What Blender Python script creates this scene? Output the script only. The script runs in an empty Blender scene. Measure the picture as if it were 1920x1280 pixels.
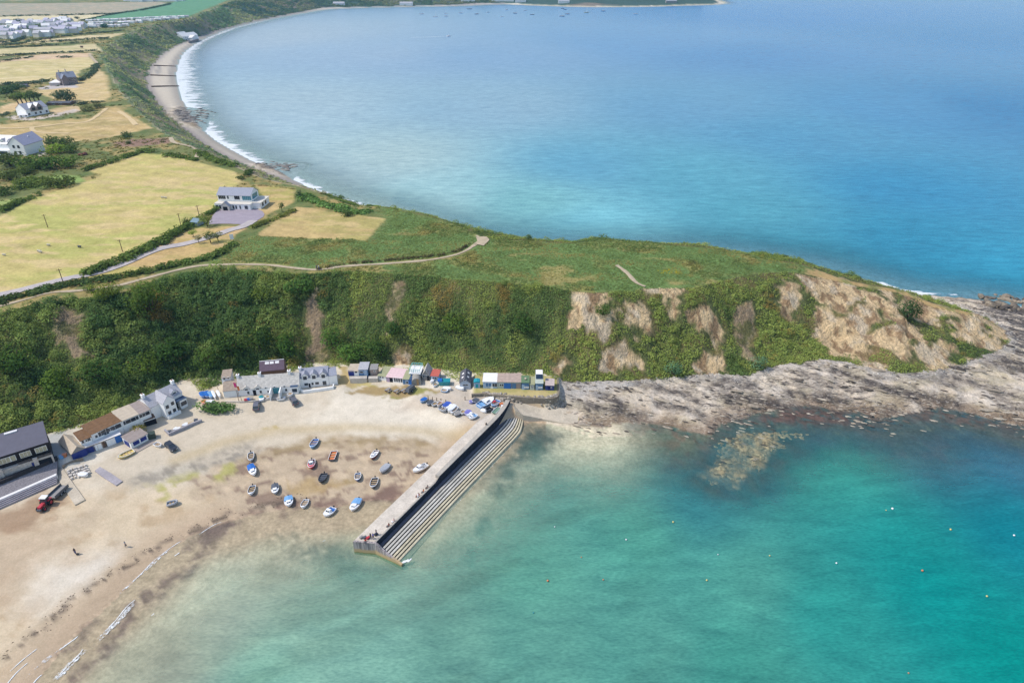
import bpy, bmesh, math, random
import numpy as np
from mathutils import Vector, Matrix
R_ = math.radians
C = bpy.context.scene.collection
random.seed(7)
rng = np.random.default_rng(7)

# ------------------------------------------------------------------ camera, world, sun, exposure
CAM_H, PITCH, FPX = 120.0, R_(29.0), 1280.0
cam_d = bpy.data.cameras.new('camera')
cam_d.lens = 24.0; cam_d.sensor_width = 36.0
cam_d.clip_start = 1.0; cam_d.clip_end = 30000.0
cam = bpy.data.objects.new('camera', cam_d); C.objects.link(cam)
cam.location = (0, 0, CAM_H); cam.rotation_euler = (R_(90) - PITCH, 0, 0)
bpy.context.scene.camera = cam

SUN_EL, SUN_AZ = R_(52.0), R_(-94.0)          # azimuth clockwise from +Y
sdir = Vector((math.sin(SUN_AZ) * math.cos(SUN_EL), math.cos(SUN_AZ) * math.cos(SUN_EL), math.sin(SUN_EL)))
world = bpy.data.worlds.new('World'); bpy.context.scene.world = world
world.use_nodes = True
wn = world.node_tree.nodes; wl = world.node_tree.links
bg = wn.get('Background') or wn.new('ShaderNodeBackground')
sky = wn.new('ShaderNodeTexSky'); sky.sky_type = 'NISHITA'; sky.sun_disc = False
sky.sun_elevation = SUN_EL; sky.sun_rotation = SUN_AZ
sky.altitude = 50; sky.air_density = 1.0; sky.dust_density = 1.2; sky.ozone_density = 1.0
wl.new(sky.outputs[0], bg.inputs['Color']); bg.inputs['Strength'].default_value = 0.15
sun_d = bpy.data.lights.new('sun', 'SUN'); sun_d.energy = 2.5; sun_d.angle = R_(0.5); sun_d.color = (1.0, 0.955, 0.89)
sun = bpy.data.objects.new('sun', sun_d); C.objects.link(sun)
sun.rotation_euler = sdir.to_track_quat('Z', 'Y').to_euler(); sun.location = (-200, 100, 400)
vs = bpy.context.scene.view_settings
vs.view_transform = 'Standard'; vs.look = 'None'; vs.gamma = 1.0; vs.use_curve_mapping = False
vs.exposure = 0.48
cy = bpy.context.scene.cycles
cy.max_bounces = 6; cy.diffuse_bounces = 3; cy.glossy_bounces = 2; cy.transmission_bounces = 2
cy.transparent_max_bounces = 8; cy.volume_bounces = 0
cy.use_denoising = True; cy.denoising_prefilter = 'NONE'

# ------------------------------------------------------------------ projection helpers (photo pixels 1920 x 1280 -> world)
cP, sP = math.cos(PITCH), math.sin(PITCH)
def ray(px, py):
    u = (np.asarray(px, float) - 960) / FPX; v = (640 - np.asarray(py, float)) / FPX
    return u, cP + v * sP, -sP + v * cP
def unp(px, py, z=0.0):
    dx, dy, dz = ray(px, py)
    t = (np.asarray(z, float) - CAM_H) / np.minimum(dz, -1e-4)
    return np.stack([dx * t, dy * t], -1)
def proj(x, y, z):
    Z = z - CAM_H
    f = y * cP - Z * sP
    return 960 + FPX * x / f, 640 - FPX * (y * sP + Z * cP) / f
def z_at(xy, py):                                # height of a vertical line over xy where it meets image row py
    v = (640 - py) / FPX
    return CAM_H + xy[1] * (v * cP - sP) / (cP + v * sP)

# ------------------------------------------------------------------ numpy noise
def _h(ix, iy, s):
    h = (ix.astype(np.int64) * 374761393 + iy.astype(np.int64) * 668265263 + s * 982451653) & 0xffffffff
    h = ((h ^ (h >> 13)) * 1274126177) & 0xffffffff
    return ((h ^ (h >> 16)) & 0xffff) / 65535.0
def vnoise(x, y, s=0):
    x = np.asarray(x, float); y = np.asarray(y, float)
    ix = np.floor(x); iy = np.floor(y); fx = x - ix; fy = y - iy
    fx = fx * fx * (3 - 2 * fx); fy = fy * fy * (3 - 2 * fy)
    a = _h(ix, iy, s); b = _h(ix + 1, iy, s); c = _h(ix, iy + 1, s); d = _h(ix + 1, iy + 1, s)
    return (a * (1 - fx) + b * fx) * (1 - fy) + (c * (1 - fx) + d * fx) * fy
def fbm(x, y, s=0, o=4):
    r = 0; a = 0.5; t = 0
    for i in range(o):
        r = r + a * vnoise(x, y, s + i); t += a
        x = x * 2.03 + 17.1; y = y * 2.03 - 9.3; a *= 0.5
    return r / t
def sstep(a, b, x):
    t = np.clip((x - a) / (b - a), 0, 1); return t * t * (3 - 2 * t)
def lerp(a, b, t): return a + (b - a) * t

def segdist(P, V, zv=None, closed=False):
    best = np.full(len(P), 1e12); zo = np.zeros(len(P))
    n = len(V); m = n if closed else n - 1
    X = P[:, 0]; Y = P[:, 1]
    for i in range(m):
        a = V[i]; b = V[(i + 1) % n]; d = b - a; L = d[0] * d[0] + d[1] * d[1] + 1e-9
        t = np.clip(((X - a[0]) * d[0] + (Y - a[1]) * d[1]) / L, 0, 1)
        q = (X - a[0] - t * d[0]) ** 2 + (Y - a[1] - t * d[1]) ** 2
        k = q < best
        best[k] = q[k]
        if zv is not None: zo[k] = zv[i] + t[k] * (zv[(i + 1) % n] - zv[i])
    return (np.sqrt(best), zo) if zv is not None else np.sqrt(best)
def inpoly(P, V):
    x, y = P[:, 0], P[:, 1]; r = np.zeros(len(P), bool); n = len(V); j = n - 1
    for i in range(n):
        a, b = V[i], V[j]
        if a[1] != b[1]:
            c = ((a[1] > y) != (b[1] > y))
            c &= x < (b[0] - a[0]) * (y - a[1]) / (b[1] - a[1]) + a[0]
            r ^= c
        j = i
    return r
def resample(V, zv, step_px=None, n=3):
    # Catmull-Rom smoothing of a polyline of (x, y, z)
    A = np.column_stack([V, zv]); out = []
    for i in range(len(A) - 1):
        p0 = A[max(i - 1, 0)]; p1 = A[i]; p2 = A[i + 1]; p3 = A[min(i + 2, len(A) - 1)]
        for k in range(n):
            t = k / n
            out.append(0.5 * ((2 * p1) + (-p0 + p2) * t + (2 * p0 - 5 * p1 + 4 * p2 - p3) * t * t + (-p0 + 3 * p1 - 3 * p2 + p3) * t ** 3))
    out.append(A[-1]); out = np.array(out)
    return out[:, :2], out[:, 2]
# ------------------------------------------------------------------ the lie of the land: three contours (shore, cliff foot, cliff top)
SHORE = [(-700,1700),(-300,1500),(-60,1380),(60,1282),(125,1205),(190,1145),(245,1092),(300,1042),(370,996),(430,976),(500,958),(560,947),(615,950),(660,943),(700,935),(745,934),
 (800,905),(880,850),(950,803),(985,791),(1010,791),(1060,799),(1110,804),(1140,800),(1180,796),(1240,797),(1295,811),(1335,816),(1345,801),(1390,786),(1440,771),(1500,763),(1560,769),
 (1620,776),(1650,786),(1700,776),(1760,766),(1800,771),(1860,786),(1920,802),(2000,818),(2080,770),(2080,660),(1985,592),(1920,577),(1860,567),(1800,560),(1750,555.5),
 (1700,547),(1640,532),(1580,517),(1530,503),(1440,485.5),(1300,472),(1100,460),(900,450),(800,420),(700,391),(650,382),(610,367),(580,353),(550,338),(520,325),(490,311),(465,299),(430,280),(400,262),
 (375,240),(362,225),(350,208),(340,185),(331,160),(329,140),(335,115),(345,98),(370,80),(400,66),(440,52),(500,38),(560,27),(610,18.5),(660,16),(760,13.5),(850,12),(900,10),(960,8.5),(1000,10),
 (1100,13),(1210,12.5),(1260,11),(1330,9),(1355,6),(1345,1)]
FOOT = [(-700,1040,6),(-150,885,6),(0,842,6),(75,818,6),(130,803,5.5),(180,783,5.2),(240,753,5),(290,728,5),(335,706,5),(370,710,5),(420,699,5),(480,690,5),(560,682,4.7),(650,681,4.7),(700,687,4.7),
 (760,684,4.7),(830,692,4.7),(880,698,4.8),(1000,700,5),(1040,706,5),(1060,716,4.2),(1100,716,4),(1180,714,4),(1260,708,4),(1330,702,4),(1400,704,4.5),(1440,690,4.5),(1500,680,5),(1560,676,5),(1640,690,5),
 (1700,700,5),(1780,690,5),(1840,668,4.5),(1880,652,4),(1888,632,4),(1868,608,3.5),(1830,590,3),(1780,570,3),(1735,557,2.6),(1690,549,2.6),(1640,535,2.6),(1580,520,2.6),(1530,507,2.6),(1440,490,2.6),(1300,478,2.6),
 (1100,466,2.6),(900,456,2.6),(800,427,2.6),(700,397,2.6),(640,384,2.6),(590,362,3),(550,346,3),(520,334,3),(470,315,3),(430,299,3),(390,277,3),(355,250,3),(330,230,3),(303,205,3),(284,180,3),(272,150,3),
 (280,125,3),(298,105,3),(322,88,3),(345,79,3),(380,65,3),(440,47,3),(500,33.5,3),(560,23,3),(600,15.5,3),(650,13.5,3),(760,11,3),(850,9,3),(900,6.5,3),(960,6,3),(1000,8.2,3),(1100,11,3),(1210,10.4,3),(1260,9.4,3),(1325,7.4,3),(1345,5,3),(1338,1,3)]
TOP = [(-700,800,24),(-150,645,25),(0,590,25),(60,573,25),(150,561,25),(230,549,25),(300,523,25),(400,505,25),(480,509,25),(560,515,25),(640,511,25),(760,515,25),(860,525,25),(940,530,25),(1030,538,25),
 (1060,545,24.6),(1110,549,24.4),(1185,547,24),(1205,541,24),(1290,540,23.5),(1330,532,23.2),(1400,516,22.5),(1450,511,21.6),(1500,513,20.2),(1540,521,19),(1590,533,17.4),(1640,542,16),(1677,548,15),(1705,557,13.7),
 (1745,575,12.2),(1790,585,11.2),(1818,592,10.4),(1826,589,10.4),(1790,579,11.4),(1745,568,12.6),(1705,549,14.2),(1677,541.5,15.2),(1640,536,16.2),(1580,523,18.2),(1527,504,19.7),(1490,494,20.9),(1440,487.5,22),(1410,478,22.6),(1347,467,23.4),
 (1260,460,24),(1185,452,24.3),(1135,450,24.4),(1072,456,24.5),(1010,453,24.6),(955,450,24.7),(910,446,24.8),(880,433,24.8),(830,413,24.8),(755,395,24.8),(692,386,24.8),(660,385,24.6),(620,371,24.6),(585,357,24.6),
 (545,346,24.8),(500,337,25),(470,326,25),(440,313,25.5),(400,299,26),(370,284,26.5),(335,264,27),(300,246,27.5),(275,224,28),(250,200,28),(225,172,28.5),(207,142,29),(193,116,29),(188,98,29),(202,84,29.5),(235,66,30),
 (262,52,30),(305,42,31),(352,35,31),(374,26,31),(402,15,32),(440,3,32),(480,-4,33),(560,-10,33),(700,-16,33),(1000,-16,30),(1150,-13,26),(1240,-8,20),(1320,-1,9)]
SPLANE = np.array([(p[0], p[1]) for p in SHORE], float)
shore, _ = resample(unp(SPLANE[:, 0], SPLANE[:, 1], 0), np.zeros(len(SPLANE)))
A = np.array(FOOT, float); foot, footz = resample(unp(A[:, 0], A[:, 1], A[:, 2]), A[:, 2])
A = np.array(TOP, float); top, topz = resample(unp(A[:, 0], A[:, 1], A[:, 2]), A[:, 2])
def closeup(V):                                   # close a contour round the unseen land behind and to the left
    last = V[-1]
    ext = np.array([(last[0] * 1.6, last[1] * 1.6), (last[0] * 1.6, 8000), (-9000, 8000), (-9000, 500), (-600, 60)])
    return np.vstack([V, ext])
shoreP, footP, topP = closeup(shore), closeup(foot), closeup(top)

# local level pads: (pixels, z used to unproject, z of the pad, blend margin)
PADS = [([(782,746),(850,722),(890,735),(955,748),(958,757),(925,780),(895,792),(865,784),(805,762)], 4.2, 4.2, 3.0),
        ([(888,737),(906,736),(954,741.5),(1022,746),(1039,744.6),(1046,740),(1046,706),(1000,702),(890,702)], 5.6, 5.6, 0.6),
        ([(-200,960),(0,912),(105,876),(128,852),(120,806),(70,820),(0,845),(-200,900)], 6.0, 6.0, 2.0),
        ([(700,715),(835,728),(860,735),(860,700),(830,690),(700,685)], 4.6, 4.6, 3.0),
        ([(-200,1000),(0,938),(60,912),(104,893),(112,900),(140,905),(165,925),(150,952),(85,985),(-200,1060)], 3.0, 3.0, 3.0),
        ([(405,752),(640,728),(640,684),(560,684),(420,700)], 4.6, 4.6, 3.0)]
PADW = [(unp([p[0] for p in q], [p[1] for p in q], z), zz, m) for q, z, zz, m in PADS]
ROCKPX = [(1052,722),(1060,768),(1112,797),(1180,794),(1240,795),(1335,816),(1400,795),(1500,768),(1640,790),(1760,770),(1920,806),(2090,830),(2120,650),(1985,560),(1840,548),(1760,552),(1835,592),(1884,640),(1870,662),(1785,690),
          (1700,700),(1640,692),(1500,683),(1440,694),(1400,707),(1250,712),(1100,719)]
rockW = unp([p[0] for p in ROCKPX], [p[1] for p in ROCKPX], 2.0)
OUTC = [[(336,203),(372,205),(392,212),(380,222),(366,240),(345,234),(328,220)], [(482,311),(515,305),(560,307),(548,316),(532,326),(500,322)]]
outW = [unp([p[0] for p in q], [p[1] for p in q], 1.0) for q in OUTC]
REEF = [(1405,812),(1450,818),(1462,832),(1440,856),(1402,890),(1372,912),(1332,908),(1318,895),(1352,862)]
reefW = unp([p[0] for p in REEF], [p[1] for p in REEF], -0.3)
sv = unp(1780, 745, 2) - unp(1480, 690, 2); SDIR = sv / np.linalg.norm(sv)      # strike of the strata

def height(P, full=False):
    X, Y = P[:, 0], P[:, 1]
    land = inpoly(P, shoreP); inf = inpoly(P, footP) & land; plat = inpoly(P, topP) & inf
    ds = segdist(P, shore)
    z = np.zeros(len(P)); cls = np.zeros(len(P), int)
    z[~land] = -np.minimum(9.0, 0.022 * ds[~land] + 0.0009 * ds[~land] ** 2)
    cls[land] = 1; cls[inf] = 2; cls[plat] = 3
    df = np.zeros(len(P)); dt = np.full(len(P), 1e6)
    k = land & ~plat
    d_, zf = segdist(P[k], foot, footz); df[k] = d_
    zfull = np.zeros(len(P)); zfull[k] = zf
    b = land & ~inf
    t = ds[b] / (ds[b] + df[b] + 1e-6); z[b] = zfull[b] * t ** 0.85
    s = inf & ~plat
    d_, zt = segdist(P[s], top, topz); dt[s] = d_
    t = df[s] / (df[s] + d_ + 1e-6)
    pr = 0.45 * t + 0.55 * t * t * (3 - 2 * t)
    gul = (fbm(X[s] * 0.055, Y[s] * 0.03, 11) - 0.5) * 7.0 + (fbm(X[s] * 0.2, Y[s] * 0.2, 23, 3) - 0.5) * 2.2
    far = sstep(330, 500, np.hypot(X[s], Y[s]))
    gf = (fbm((X[s] * .45 + Y[s] * .9) * .035, (X[s] * .9 - Y[s] * .45) * .010, 12, 4) - .5) * 20
    z[s] = zfull[s] + (zt - zfull[s]) * pr + (gul * (1 - far) + gf * far) * np.sin(np.pi * t) + (fbm(X[s] * .32, Y[s] * .32, 77, 4) - .5) * 2.8 * np.sin(np.pi * np.clip(t * 1.02, 0, 1)) * (1 - far)
    p = plat
    d_, zt = segdist(P[p], top, topz); dt[p] = d_
    inner = 25 + 7 * sstep(350, 1300, np.hypot(X[p], Y[p])) + 6 * sstep(1500, 3000, np.hypot(X[p], Y[p]))
    w = np.exp(-d_ / 40.0)
    z[p] = inner * (1 - w) + zt * w + (fbm(X[p] * 0.03, Y[p] * 0.03, 5, 3) - 0.5) * 1.6 * (1 - np.exp(-d_ / 8))
    # rocks
    rk = np.zeros(len(P)); near = (np.hypot(X, Y) < 420) & (X > 10)
    rk[near] = np.where(inpoly(P[near], rockW), 1.0, np.exp(-(segdist(P[near], rockW, closed=True) / 3.0) ** 2))
    rk[inf] = 0
    u = X * SDIR[0] + Y * SDIR[1]; w_ = -X * SDIR[1] + Y * SDIR[0]
    wob = fbm(X * 0.05, Y * 0.05, 61, 3) * 10
    rid = 1 - np.abs(2 * fbm(u * 0.045, (w_ + wob) * 0.30, 31, 3) - 1)
    rid2 = 1 - np.abs(2 * vnoise(u * 0.22, (w_ + wob) * 0.9, 37) - 1)
    z += rk * ((rid ** 2.0 - 0.45) * 1.0 + (rid2 - 0.5) * 0.75 + (fbm(X * .5, Y * .5, 41, 2) - .5) * .8)
    for q in outW:
        i = inpoly(P, q); e = np.where(i, 1.0, np.exp(-(segdist(P, q, closed=True) / 6.0) ** 2)) * (~inf)
        z += e * (1.6 + 4.0 * (fbm(X * 0.09, Y * 0.16, 43, 3) - 0.5)); rk = np.maximum(rk, e)
    i = inpoly(P, reefW); e = np.where(i, 1.0, np.exp(-(segdist(P, reefW, closed=True) / 5.0) ** 2))
    tgt = -0.45 + 1.1 * (fbm(X * 0.25, Y * 0.25, 47, 3) - 0.5)
    z = np.where(~land, z * (1 - e) + np.minimum(tgt, -0.05) * e, z); rk = np.where(~land, np.maximum(rk, e * .9), rk)
    # beach micro relief
    bb = cls == 1
    z[bb] += (fbm(X[bb] * 0.12, Y[bb] * 0.12, 51, 3) - 0.5) * 0.35 * np.clip(ds[bb] / 8, 0, 1)
    for V, zz, m in PADW:
        bx = (X > V[:, 0].min() - 5 * m) & (X < V[:, 0].max() + 5 * m) & (Y > V[:, 1].min() - 5 * m) & (Y < V[:, 1].max() + 5 * m)
        if not bx.any(): continue
        q = P[bx]; i = inpoly(q, V); e = np.where(i, 1.0, np.exp(-(segdist(q, V, closed=True) / m) ** 2))
        e = e * np.where(cls[bx] >= 2, np.where(i, 1.0, 0.3), 1.0)
        z[bx] = z[bx] * (1 - e) + zz * e; rk[bx] *= (1 - e)
    return z, cls, ds, df, dt, rk

RR = np.concatenate([np.linspace(50, 176, 115)[:-1], np.linspace(176, 345, 290)[:-1], 345 * 1.0068 ** np.arange(0, 393)])
AZ = np.radians(np.arange(-62, 62.01, 0.2))
GR, GA = np.meshgrid(RR, AZ, indexing='ij'); GX = GR * np.sin(GA); GY = GR * np.cos(GA)
GP = np.column_stack([GX.ravel(), GY.ravel()])
GZ, GCLS, GDS, GDF, GDT, GROCK = height(GP)
NR, NA = GX.shape; GZ2 = GZ.reshape(NR, NA)
def _bil(F, x, y):
    r = np.hypot(x, y); a = np.arctan2(x, y)
    i = np.clip(np.interp(r, RR, np.arange(NR)), 0, NR - 1.001); j = np.clip((a - AZ[0]) / (AZ[1] - AZ[0]), 0, NA - 1.001)
    i0 = i.astype(int); j0 = j.astype(int); fi = i - i0; fj = j - j0
    return (F[i0, j0] * (1 - fj) + F[i0, j0 + 1] * fj) * (1 - fi) + (F[i0 + 1, j0] * (1 - fj) + F[i0 + 1, j0 + 1] * fj) * fi
def ground(x, y): return _bil(GZ2, np.asarray(x, float), np.asarray(y, float))
def gz(x, y): return float(ground(np.array([x]), np.array([y]))[0])
TS = np.concatenate([np.linspace(55, 400, 900), 400 * 1.004 ** np.arange(1, 620)])
def hit(px, py, sea=True):                        # where photo rays meet the ground (or the water)
    px = np.atleast_1d(np.asarray(px, float)); py = np.atleast_1d(np.asarray(py, float))
    dx, dy, dz = ray(px, py)
    h = np.hypot(dx, dy)
    X = (dx / h)[:, None] * TS; Y = (dy / h)[:, None] * TS; Z = CAM_H + (dz / h)[:, None] * TS
    G = ground(X, Y)
    if sea: G = np.maximum(G, 0.0)
    D = Z - G; out = []
    for n in range(len(px)):
        k = np.argmax(D[n] < 0)
        if k == 0: k = len(TS) - 1
        f = D[n, k - 1] / (D[n, k - 1] - D[n, k] + 1e-9)
        t = TS[k - 1] + f * (TS[k] - TS[k - 1])
        x, y = dx[n] / h[n] * t, dy[n] / h[n] * t
        out.append((x, y, CAM_H + dz[n] / h[n] * t))
    return np.array(out)
def at(px, py): return hit([px], [py])[0]
def polyW(q):
    a = np.array(q, float); return hit(a[:, 0], a[:, 1])[:, :2]
def lin(r, g, b, k=1.0):
    o = []
    for c in (r, g, b):
        c /= 255.0; c = c / 12.92 if c <= 0.04045 else ((c + 0.055) / 1.055) ** 2.4
        o.append(c / k)
    return np.array(o)
K = 1.30                                          # photo value of a white surface in full sun: turns photo colours into albedo
def alb(r, g, b): return lin(r, g, b, K)
# ------------------------------------------------------------------ materials
def newmat(name):
    m = bpy.data.materials.new(name); m.use_nodes = True
    return m, m.node_tree.nodes, m.node_tree.links, m.node_tree.nodes['Principled BSDF']
def N(nodes, t, **kw):
    n = nodes.new(t)
    for k, v in kw.items(): setattr(n, k, v)
    return n
def mixc(nodes, links, fac, a, b, blend='MIX'):
    n = N(nodes, 'ShaderNodeMix', data_type='RGBA', blend_type=blend)
    for s, v in ((n.inputs[0], fac), (n.inputs[6], a), (n.inputs[7], b)):
        if hasattr(v, 'is_linked'): links.new(v, s)
        elif isinstance(v, (int, float)): s.default_value = v
        else: s.default_value = (*v[:3], 1)
    return n.outputs[2]
def mathn(nodes, links, op, a, b=None, c=None, clamp=False):
    n = N(nodes, 'ShaderNodeMath', operation=op); n.use_clamp = clamp
    for i, v in enumerate((a, b, c)):
        if v is None: continue
        if hasattr(v, 'is_linked'): links.new(v, n.inputs[i])
        else: n.inputs[i].default_value = v
    return n.outputs[0]
def ramp(nodes, links, fac, a, b, smooth=True):
    n = N(nodes, 'ShaderNodeMapRange', interpolation_type='SMOOTHSTEP' if smooth else 'LINEAR')
    links.new(fac, n.inputs[0]); n.inputs[1].default_value = a; n.inputs[2].default_value = b
    return n.outputs[0]
def coords(nodes, links, scale=(1, 1, 1), rot=0):
    tc = N(nodes, 'ShaderNodeTexCoord'); mp = N(nodes, 'ShaderNodeMapping')
    mp.inputs['Scale'].default_value = scale; mp.inputs['Rotation'].default_value = (0, 0, rot)
    links.new(tc.outputs['Object'], mp.inputs[0]); return mp.outputs[0]
def noise(nodes, links, vec, scale, detail=4, rough=0.55, dist=0.0):
    n = N(nodes, 'ShaderNodeTexNoise'); links.new(vec, n.inputs['Vector'])
    n.inputs['Scale'].default_value = scale; n.inputs['Detail'].default_value = detail
    n.inputs['Roughness'].default_value = rough; n.inputs['Distortion'].default_value = dist
    return n.outputs['Fac']
def terrain_mat(name, lo, hi, scales, bump=0.0, bscale=1.0, bdist=0.5, rough=0.95, stretch=(1, 1, 1), rot=0):
    m, nd, lk, p = newmat(name)
    at_ = N(nd, 'ShaderNodeAttribute', attribute_name='Col')
    v = coords(nd, lk, stretch, rot); col = at_.outputs['Color']
    for i, s in enumerate(scales):
        f = noise(nd, lk, v, s, 5, 0.6)
        f = ramp(nd, lk, f, 0.3, 0.7, False)
        mul = mixc(nd, lk, f, (lo, lo, lo * 0.98), (hi, hi, hi))
        col = mixc(nd, lk, 1.0, col, mul, 'MULTIPLY')
    lk.new(col, p.inputs['Base Color']); p.inputs['Roughness'].default_value = rough
    p.inputs['Specular IOR Level'].default_value = 0.15
    if bump:
        b = N(nd, 'ShaderNodeBump'); b.inputs['Strength'].default_value = bump; b.inputs['Distance'].default_value = bdist
        lk.new(noise(nd, lk, v, bscale, 6, 0.62), b.inputs['Height']); lk.new(b.outputs[0], p.inputs['Normal'])
    return m

# ------------------------------------------------------------------ ground colours (true surface colours of the place)
GXf, GYf = GP[:, 0], GP[:, 1]
n1 = fbm(GXf * 0.06, GYf * 0.06, 101); n2 = fbm(GXf * 0.25, GYf * 0.25, 102); n3 = fbm(GXf * 0.7, GYf * 0.7, 103, 3); n4 = fbm(GXf * 0.012, GYf * 0.012, 104)
JP = GP + np.column_stack([fbm(GXf * 0.3, GYf * 0.3, 105) - .5, fbm(GXf * 0.3, GYf * 0.3, 106) - .5]) * 7.0
COL = np.zeros((len(GP), 3))
def put(mask, c, f=1.0):
    f = (f if np.ndim(f) else np.full(len(GP), f)) * mask
    COL[:] = COL * (1 - f[:, None]) + np.asarray(c) * f[:, None]
def soft(V, m, P=None):
    P = GP if P is None else P
    o = np.zeros(len(P)); pad = 3 * m
    bx = (P[:, 0] > V[:, 0].min() - pad) & (P[:, 0] < V[:, 0].max() + pad) & (P[:, 1] > V[:, 1].min() - pad) & (P[:, 1] < V[:, 1].max() + pad)
    q = P[bx]
    if len(q): o[bx] = np.where(inpoly(q, V), 1.0, 0.0) if m <= 0 else sstep(-m, m, np.where(inpoly(q, V), 1, -1) * segdist(q, V, closed=True))
    return o
sea = GCLS == 0; beach = GCLS == 1; slope = GCLS == 2; plat = GCLS == 3
dist = np.hypot(GXf, GYf)
# seabed
put(sea, alb(228, 214, 184)); put(sea, alb(196, 184, 154), sstep(0.5, 0.74, n1) * 0.5)
put(sea, alb(202, 177, 148), (1 - sstep(7, 16, GDS + (n1 - .5) * 8)) * (dist < 260) * (GXf < 10))
put(sea, alb(158, 178, 176), np.ones(len(GP)) * (dist > 300) * (GXf < 0)); put(sea, alb(104, 146, 160), sstep(212, 232, dist) * (GXf > -70) * (GXf < 400) * (dist < 420) * sstep(0, 30, GXf + .9 * (dist - 300)))
put(sea, alb(112, 118, 100), sstep(26, 46, GXf) * (dist < 225)); put(sea, alb(124, 104, 88), sstep(30, 50, GXf) * (dist < 225) * sstep(.5, .62, n2) * .7)
def weed(q, f, w_=None, c=(126, 102, 96), m=2.0, lo=.36, hi=.52):
    V_ = unp([p[0] for p in q], [p[1] for p in q], -.3); e_ = soft(V_, m, JP) if w_ is None else np.exp(-(segdist(JP, V_) / w_) ** 2)
    put(sea, alb(*c), e_ * sstep(lo, hi, n2 * .5 + n3 * .5) * f)
weed([(440,985),(405,990),(352,1067),(295,1110),(247,1148),(219,1196),(181,1234),(150,1260)], .85, 2.0); weed([(157,1182),(100,1225),(28,1267),(-20,1300)], .75, 1.3)
weed([(385,1005),(410,985),(440,980),(450,990),(430,1003),(395,1015)], .9)
weed([(470,985),(560,985),(640,1010),(600,1030),(520,1020)], .5, None, (120,118,100), 4, .5, .58)
DARKW = (74, 88, 86)
weed([(985,800),(1060,812),(1055,835),(1000,855),(950,892),(905,905),(955,850)], .92, None, DARKW, 4, .2, .45); weed([(545,1030),(600,1018),(660,1030),(700,1052),(745,1062),(725,1088),(660,1092),(615,1090),(612,1062),(560,1045)], .85, None, (92,104,96), 4, .25, .5)
weed([(1180,800),(1340,818),(1300,860),(1268,900),(1325,935),(1420,932),(1480,878),(1560,848),(1640,852),(1760,845),(1920,875),(2100,905),(2100,800),(1920,790),(1760,756),(1640,766),(1500,752),(1400,775),(1335,806)], .8, None, (72, 88, 90), 6, .1, .4)
weed([(1390,770),(1560,765),(1650,785),(1560,800),(1440,800)], .8, None, (108, 84, 76), 3, .4, .55); weed([(1660,770),(1760,765),(1900,800),(1860,810),(1740,790)], .6, None, (108, 88, 78), 3, .45, .6)
for q in ([(925,915),(955,905),(950,925),(930,930)], [(890,985),(915,970),(925,985),(905,1000)], [(858,1040),(885,1030),(880,1052)]): weed(q, .7, None, DARKW, 2, .2, .4)
# beach
put(beach, alb(236, 223, 202))
put(beach, alb(222, 206, 182), sstep(0.45, 0.62, n1))
LOWL = [(-300,1500),(-300,940),(0,955),(100,930),(240,920),(330,905),(420,880),(470,905),(520,930),(560,940),(430,985),(250,1090),(60,1290)]
put(beach, alb(226, 204, 172), soft(polyW(LOWL), 6)); put(beach, alb(208, 182, 148), soft(polyW(LOWL), 6) * sstep(0.5, 0.66, n2))
put(beach, alb(240, 227, 208), soft(polyW([(70,1060),(150,1040),(240,1030),(250,1050),(190,1110),(120,1160),(60,1130)]), 7, JP) * 0.9)
put(beach, alb(204, 180, 152), soft(polyW([(30,995),(105,975),(125,1020),(80,1045),(40,1110),(-60,1180),(-60,1000)]), 4, JP) * 0.8)
put(beach, alb(206, 184, 156), soft(polyW([(130,970),(170,955),(185,985),(150,1000)]), 3, JP) * 0.8)
put(beach, alb(172, 143, 116), soft(polyW([(-40,975),(90,922),(118,918),(128,945),(70,985),(0,1000)]), 2, JP) * 0.85)
wet = beach & (dist < 330) & (GXf < 10)
put(wet, alb(212, 188, 158), 1 - sstep(5, 11, GDS + (n2 - .5) * 5))
put(wet, alb(202, 177, 148), 1 - sstep(2, 6, GDS + (n2 - .5) * 4))
HARB = [(355,905),(420,870),(480,845),(600,822),(720,820),(800,828),(862,845),(830,880),(780,920),(740,950),(660,950),(600,946),(540,946),(480,962),(430,965),(440,935),(380,930)]
hb = soft(polyW(HARB), 2.5, JP) * beach
put(beach, alb(204, 182, 154), hb)
an = fbm(GXf * 0.22 + n1 * 5, GYf * 0.5, 120, 5); an2 = fbm(GXf * 0.10, GYf * 0.2, 130, 4)
put(beach, alb(150, 127, 110), hb * sstep(0.47, 0.54, an) * sstep(0.30, 0.46, an2) * 0.9)
put(beach, alb(222, 198, 166), hb * sstep(0.56, 0.66, fbm(GXf * .3, GYf * .7, 140)) * 0.7)
put(beach, alb(172, 150, 114), soft(polyW([(430,862),(500,840),(600,822),(720,820),(800,830),(860,848),(800,850),(700,838),(600,842),(520,855),(470,870)]), 2, JP) * (0.35 + 0.6 * sstep(.4, .6, n2)) * beach)
put(beach, alb(186, 158, 112), soft(polyW([(530,905),(600,900),(660,905),(640,918),(560,925)]), 1.5, JP) * 0.8 * beach)
put(beach, alb(176, 152, 110), soft(polyW([(632,893),(655,890),(658,905),(645,912)]), 0.8, JP) * 0.9 * beach)
WEED = [(470,952),(560,938),(640,938),(670,932),(700,915),(740,900),(775,905),(745,945),(700,940),(640,952),(560,952),(500,962)]
put(beach | sea, alb(132, 106, 96), soft(polyW(WEED), 1.5, JP) * sstep(.38, .55, n2) * 0.9)
put(beach, alb(168, 158, 143), soft(polyW([(235,902),(330,868),(420,838),(475,826),(480,845),(400,876),(330,902),(255,915)]), 2.5, JP) * (0.4 + .6 * sstep(.4, .6, n3)))
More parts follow.
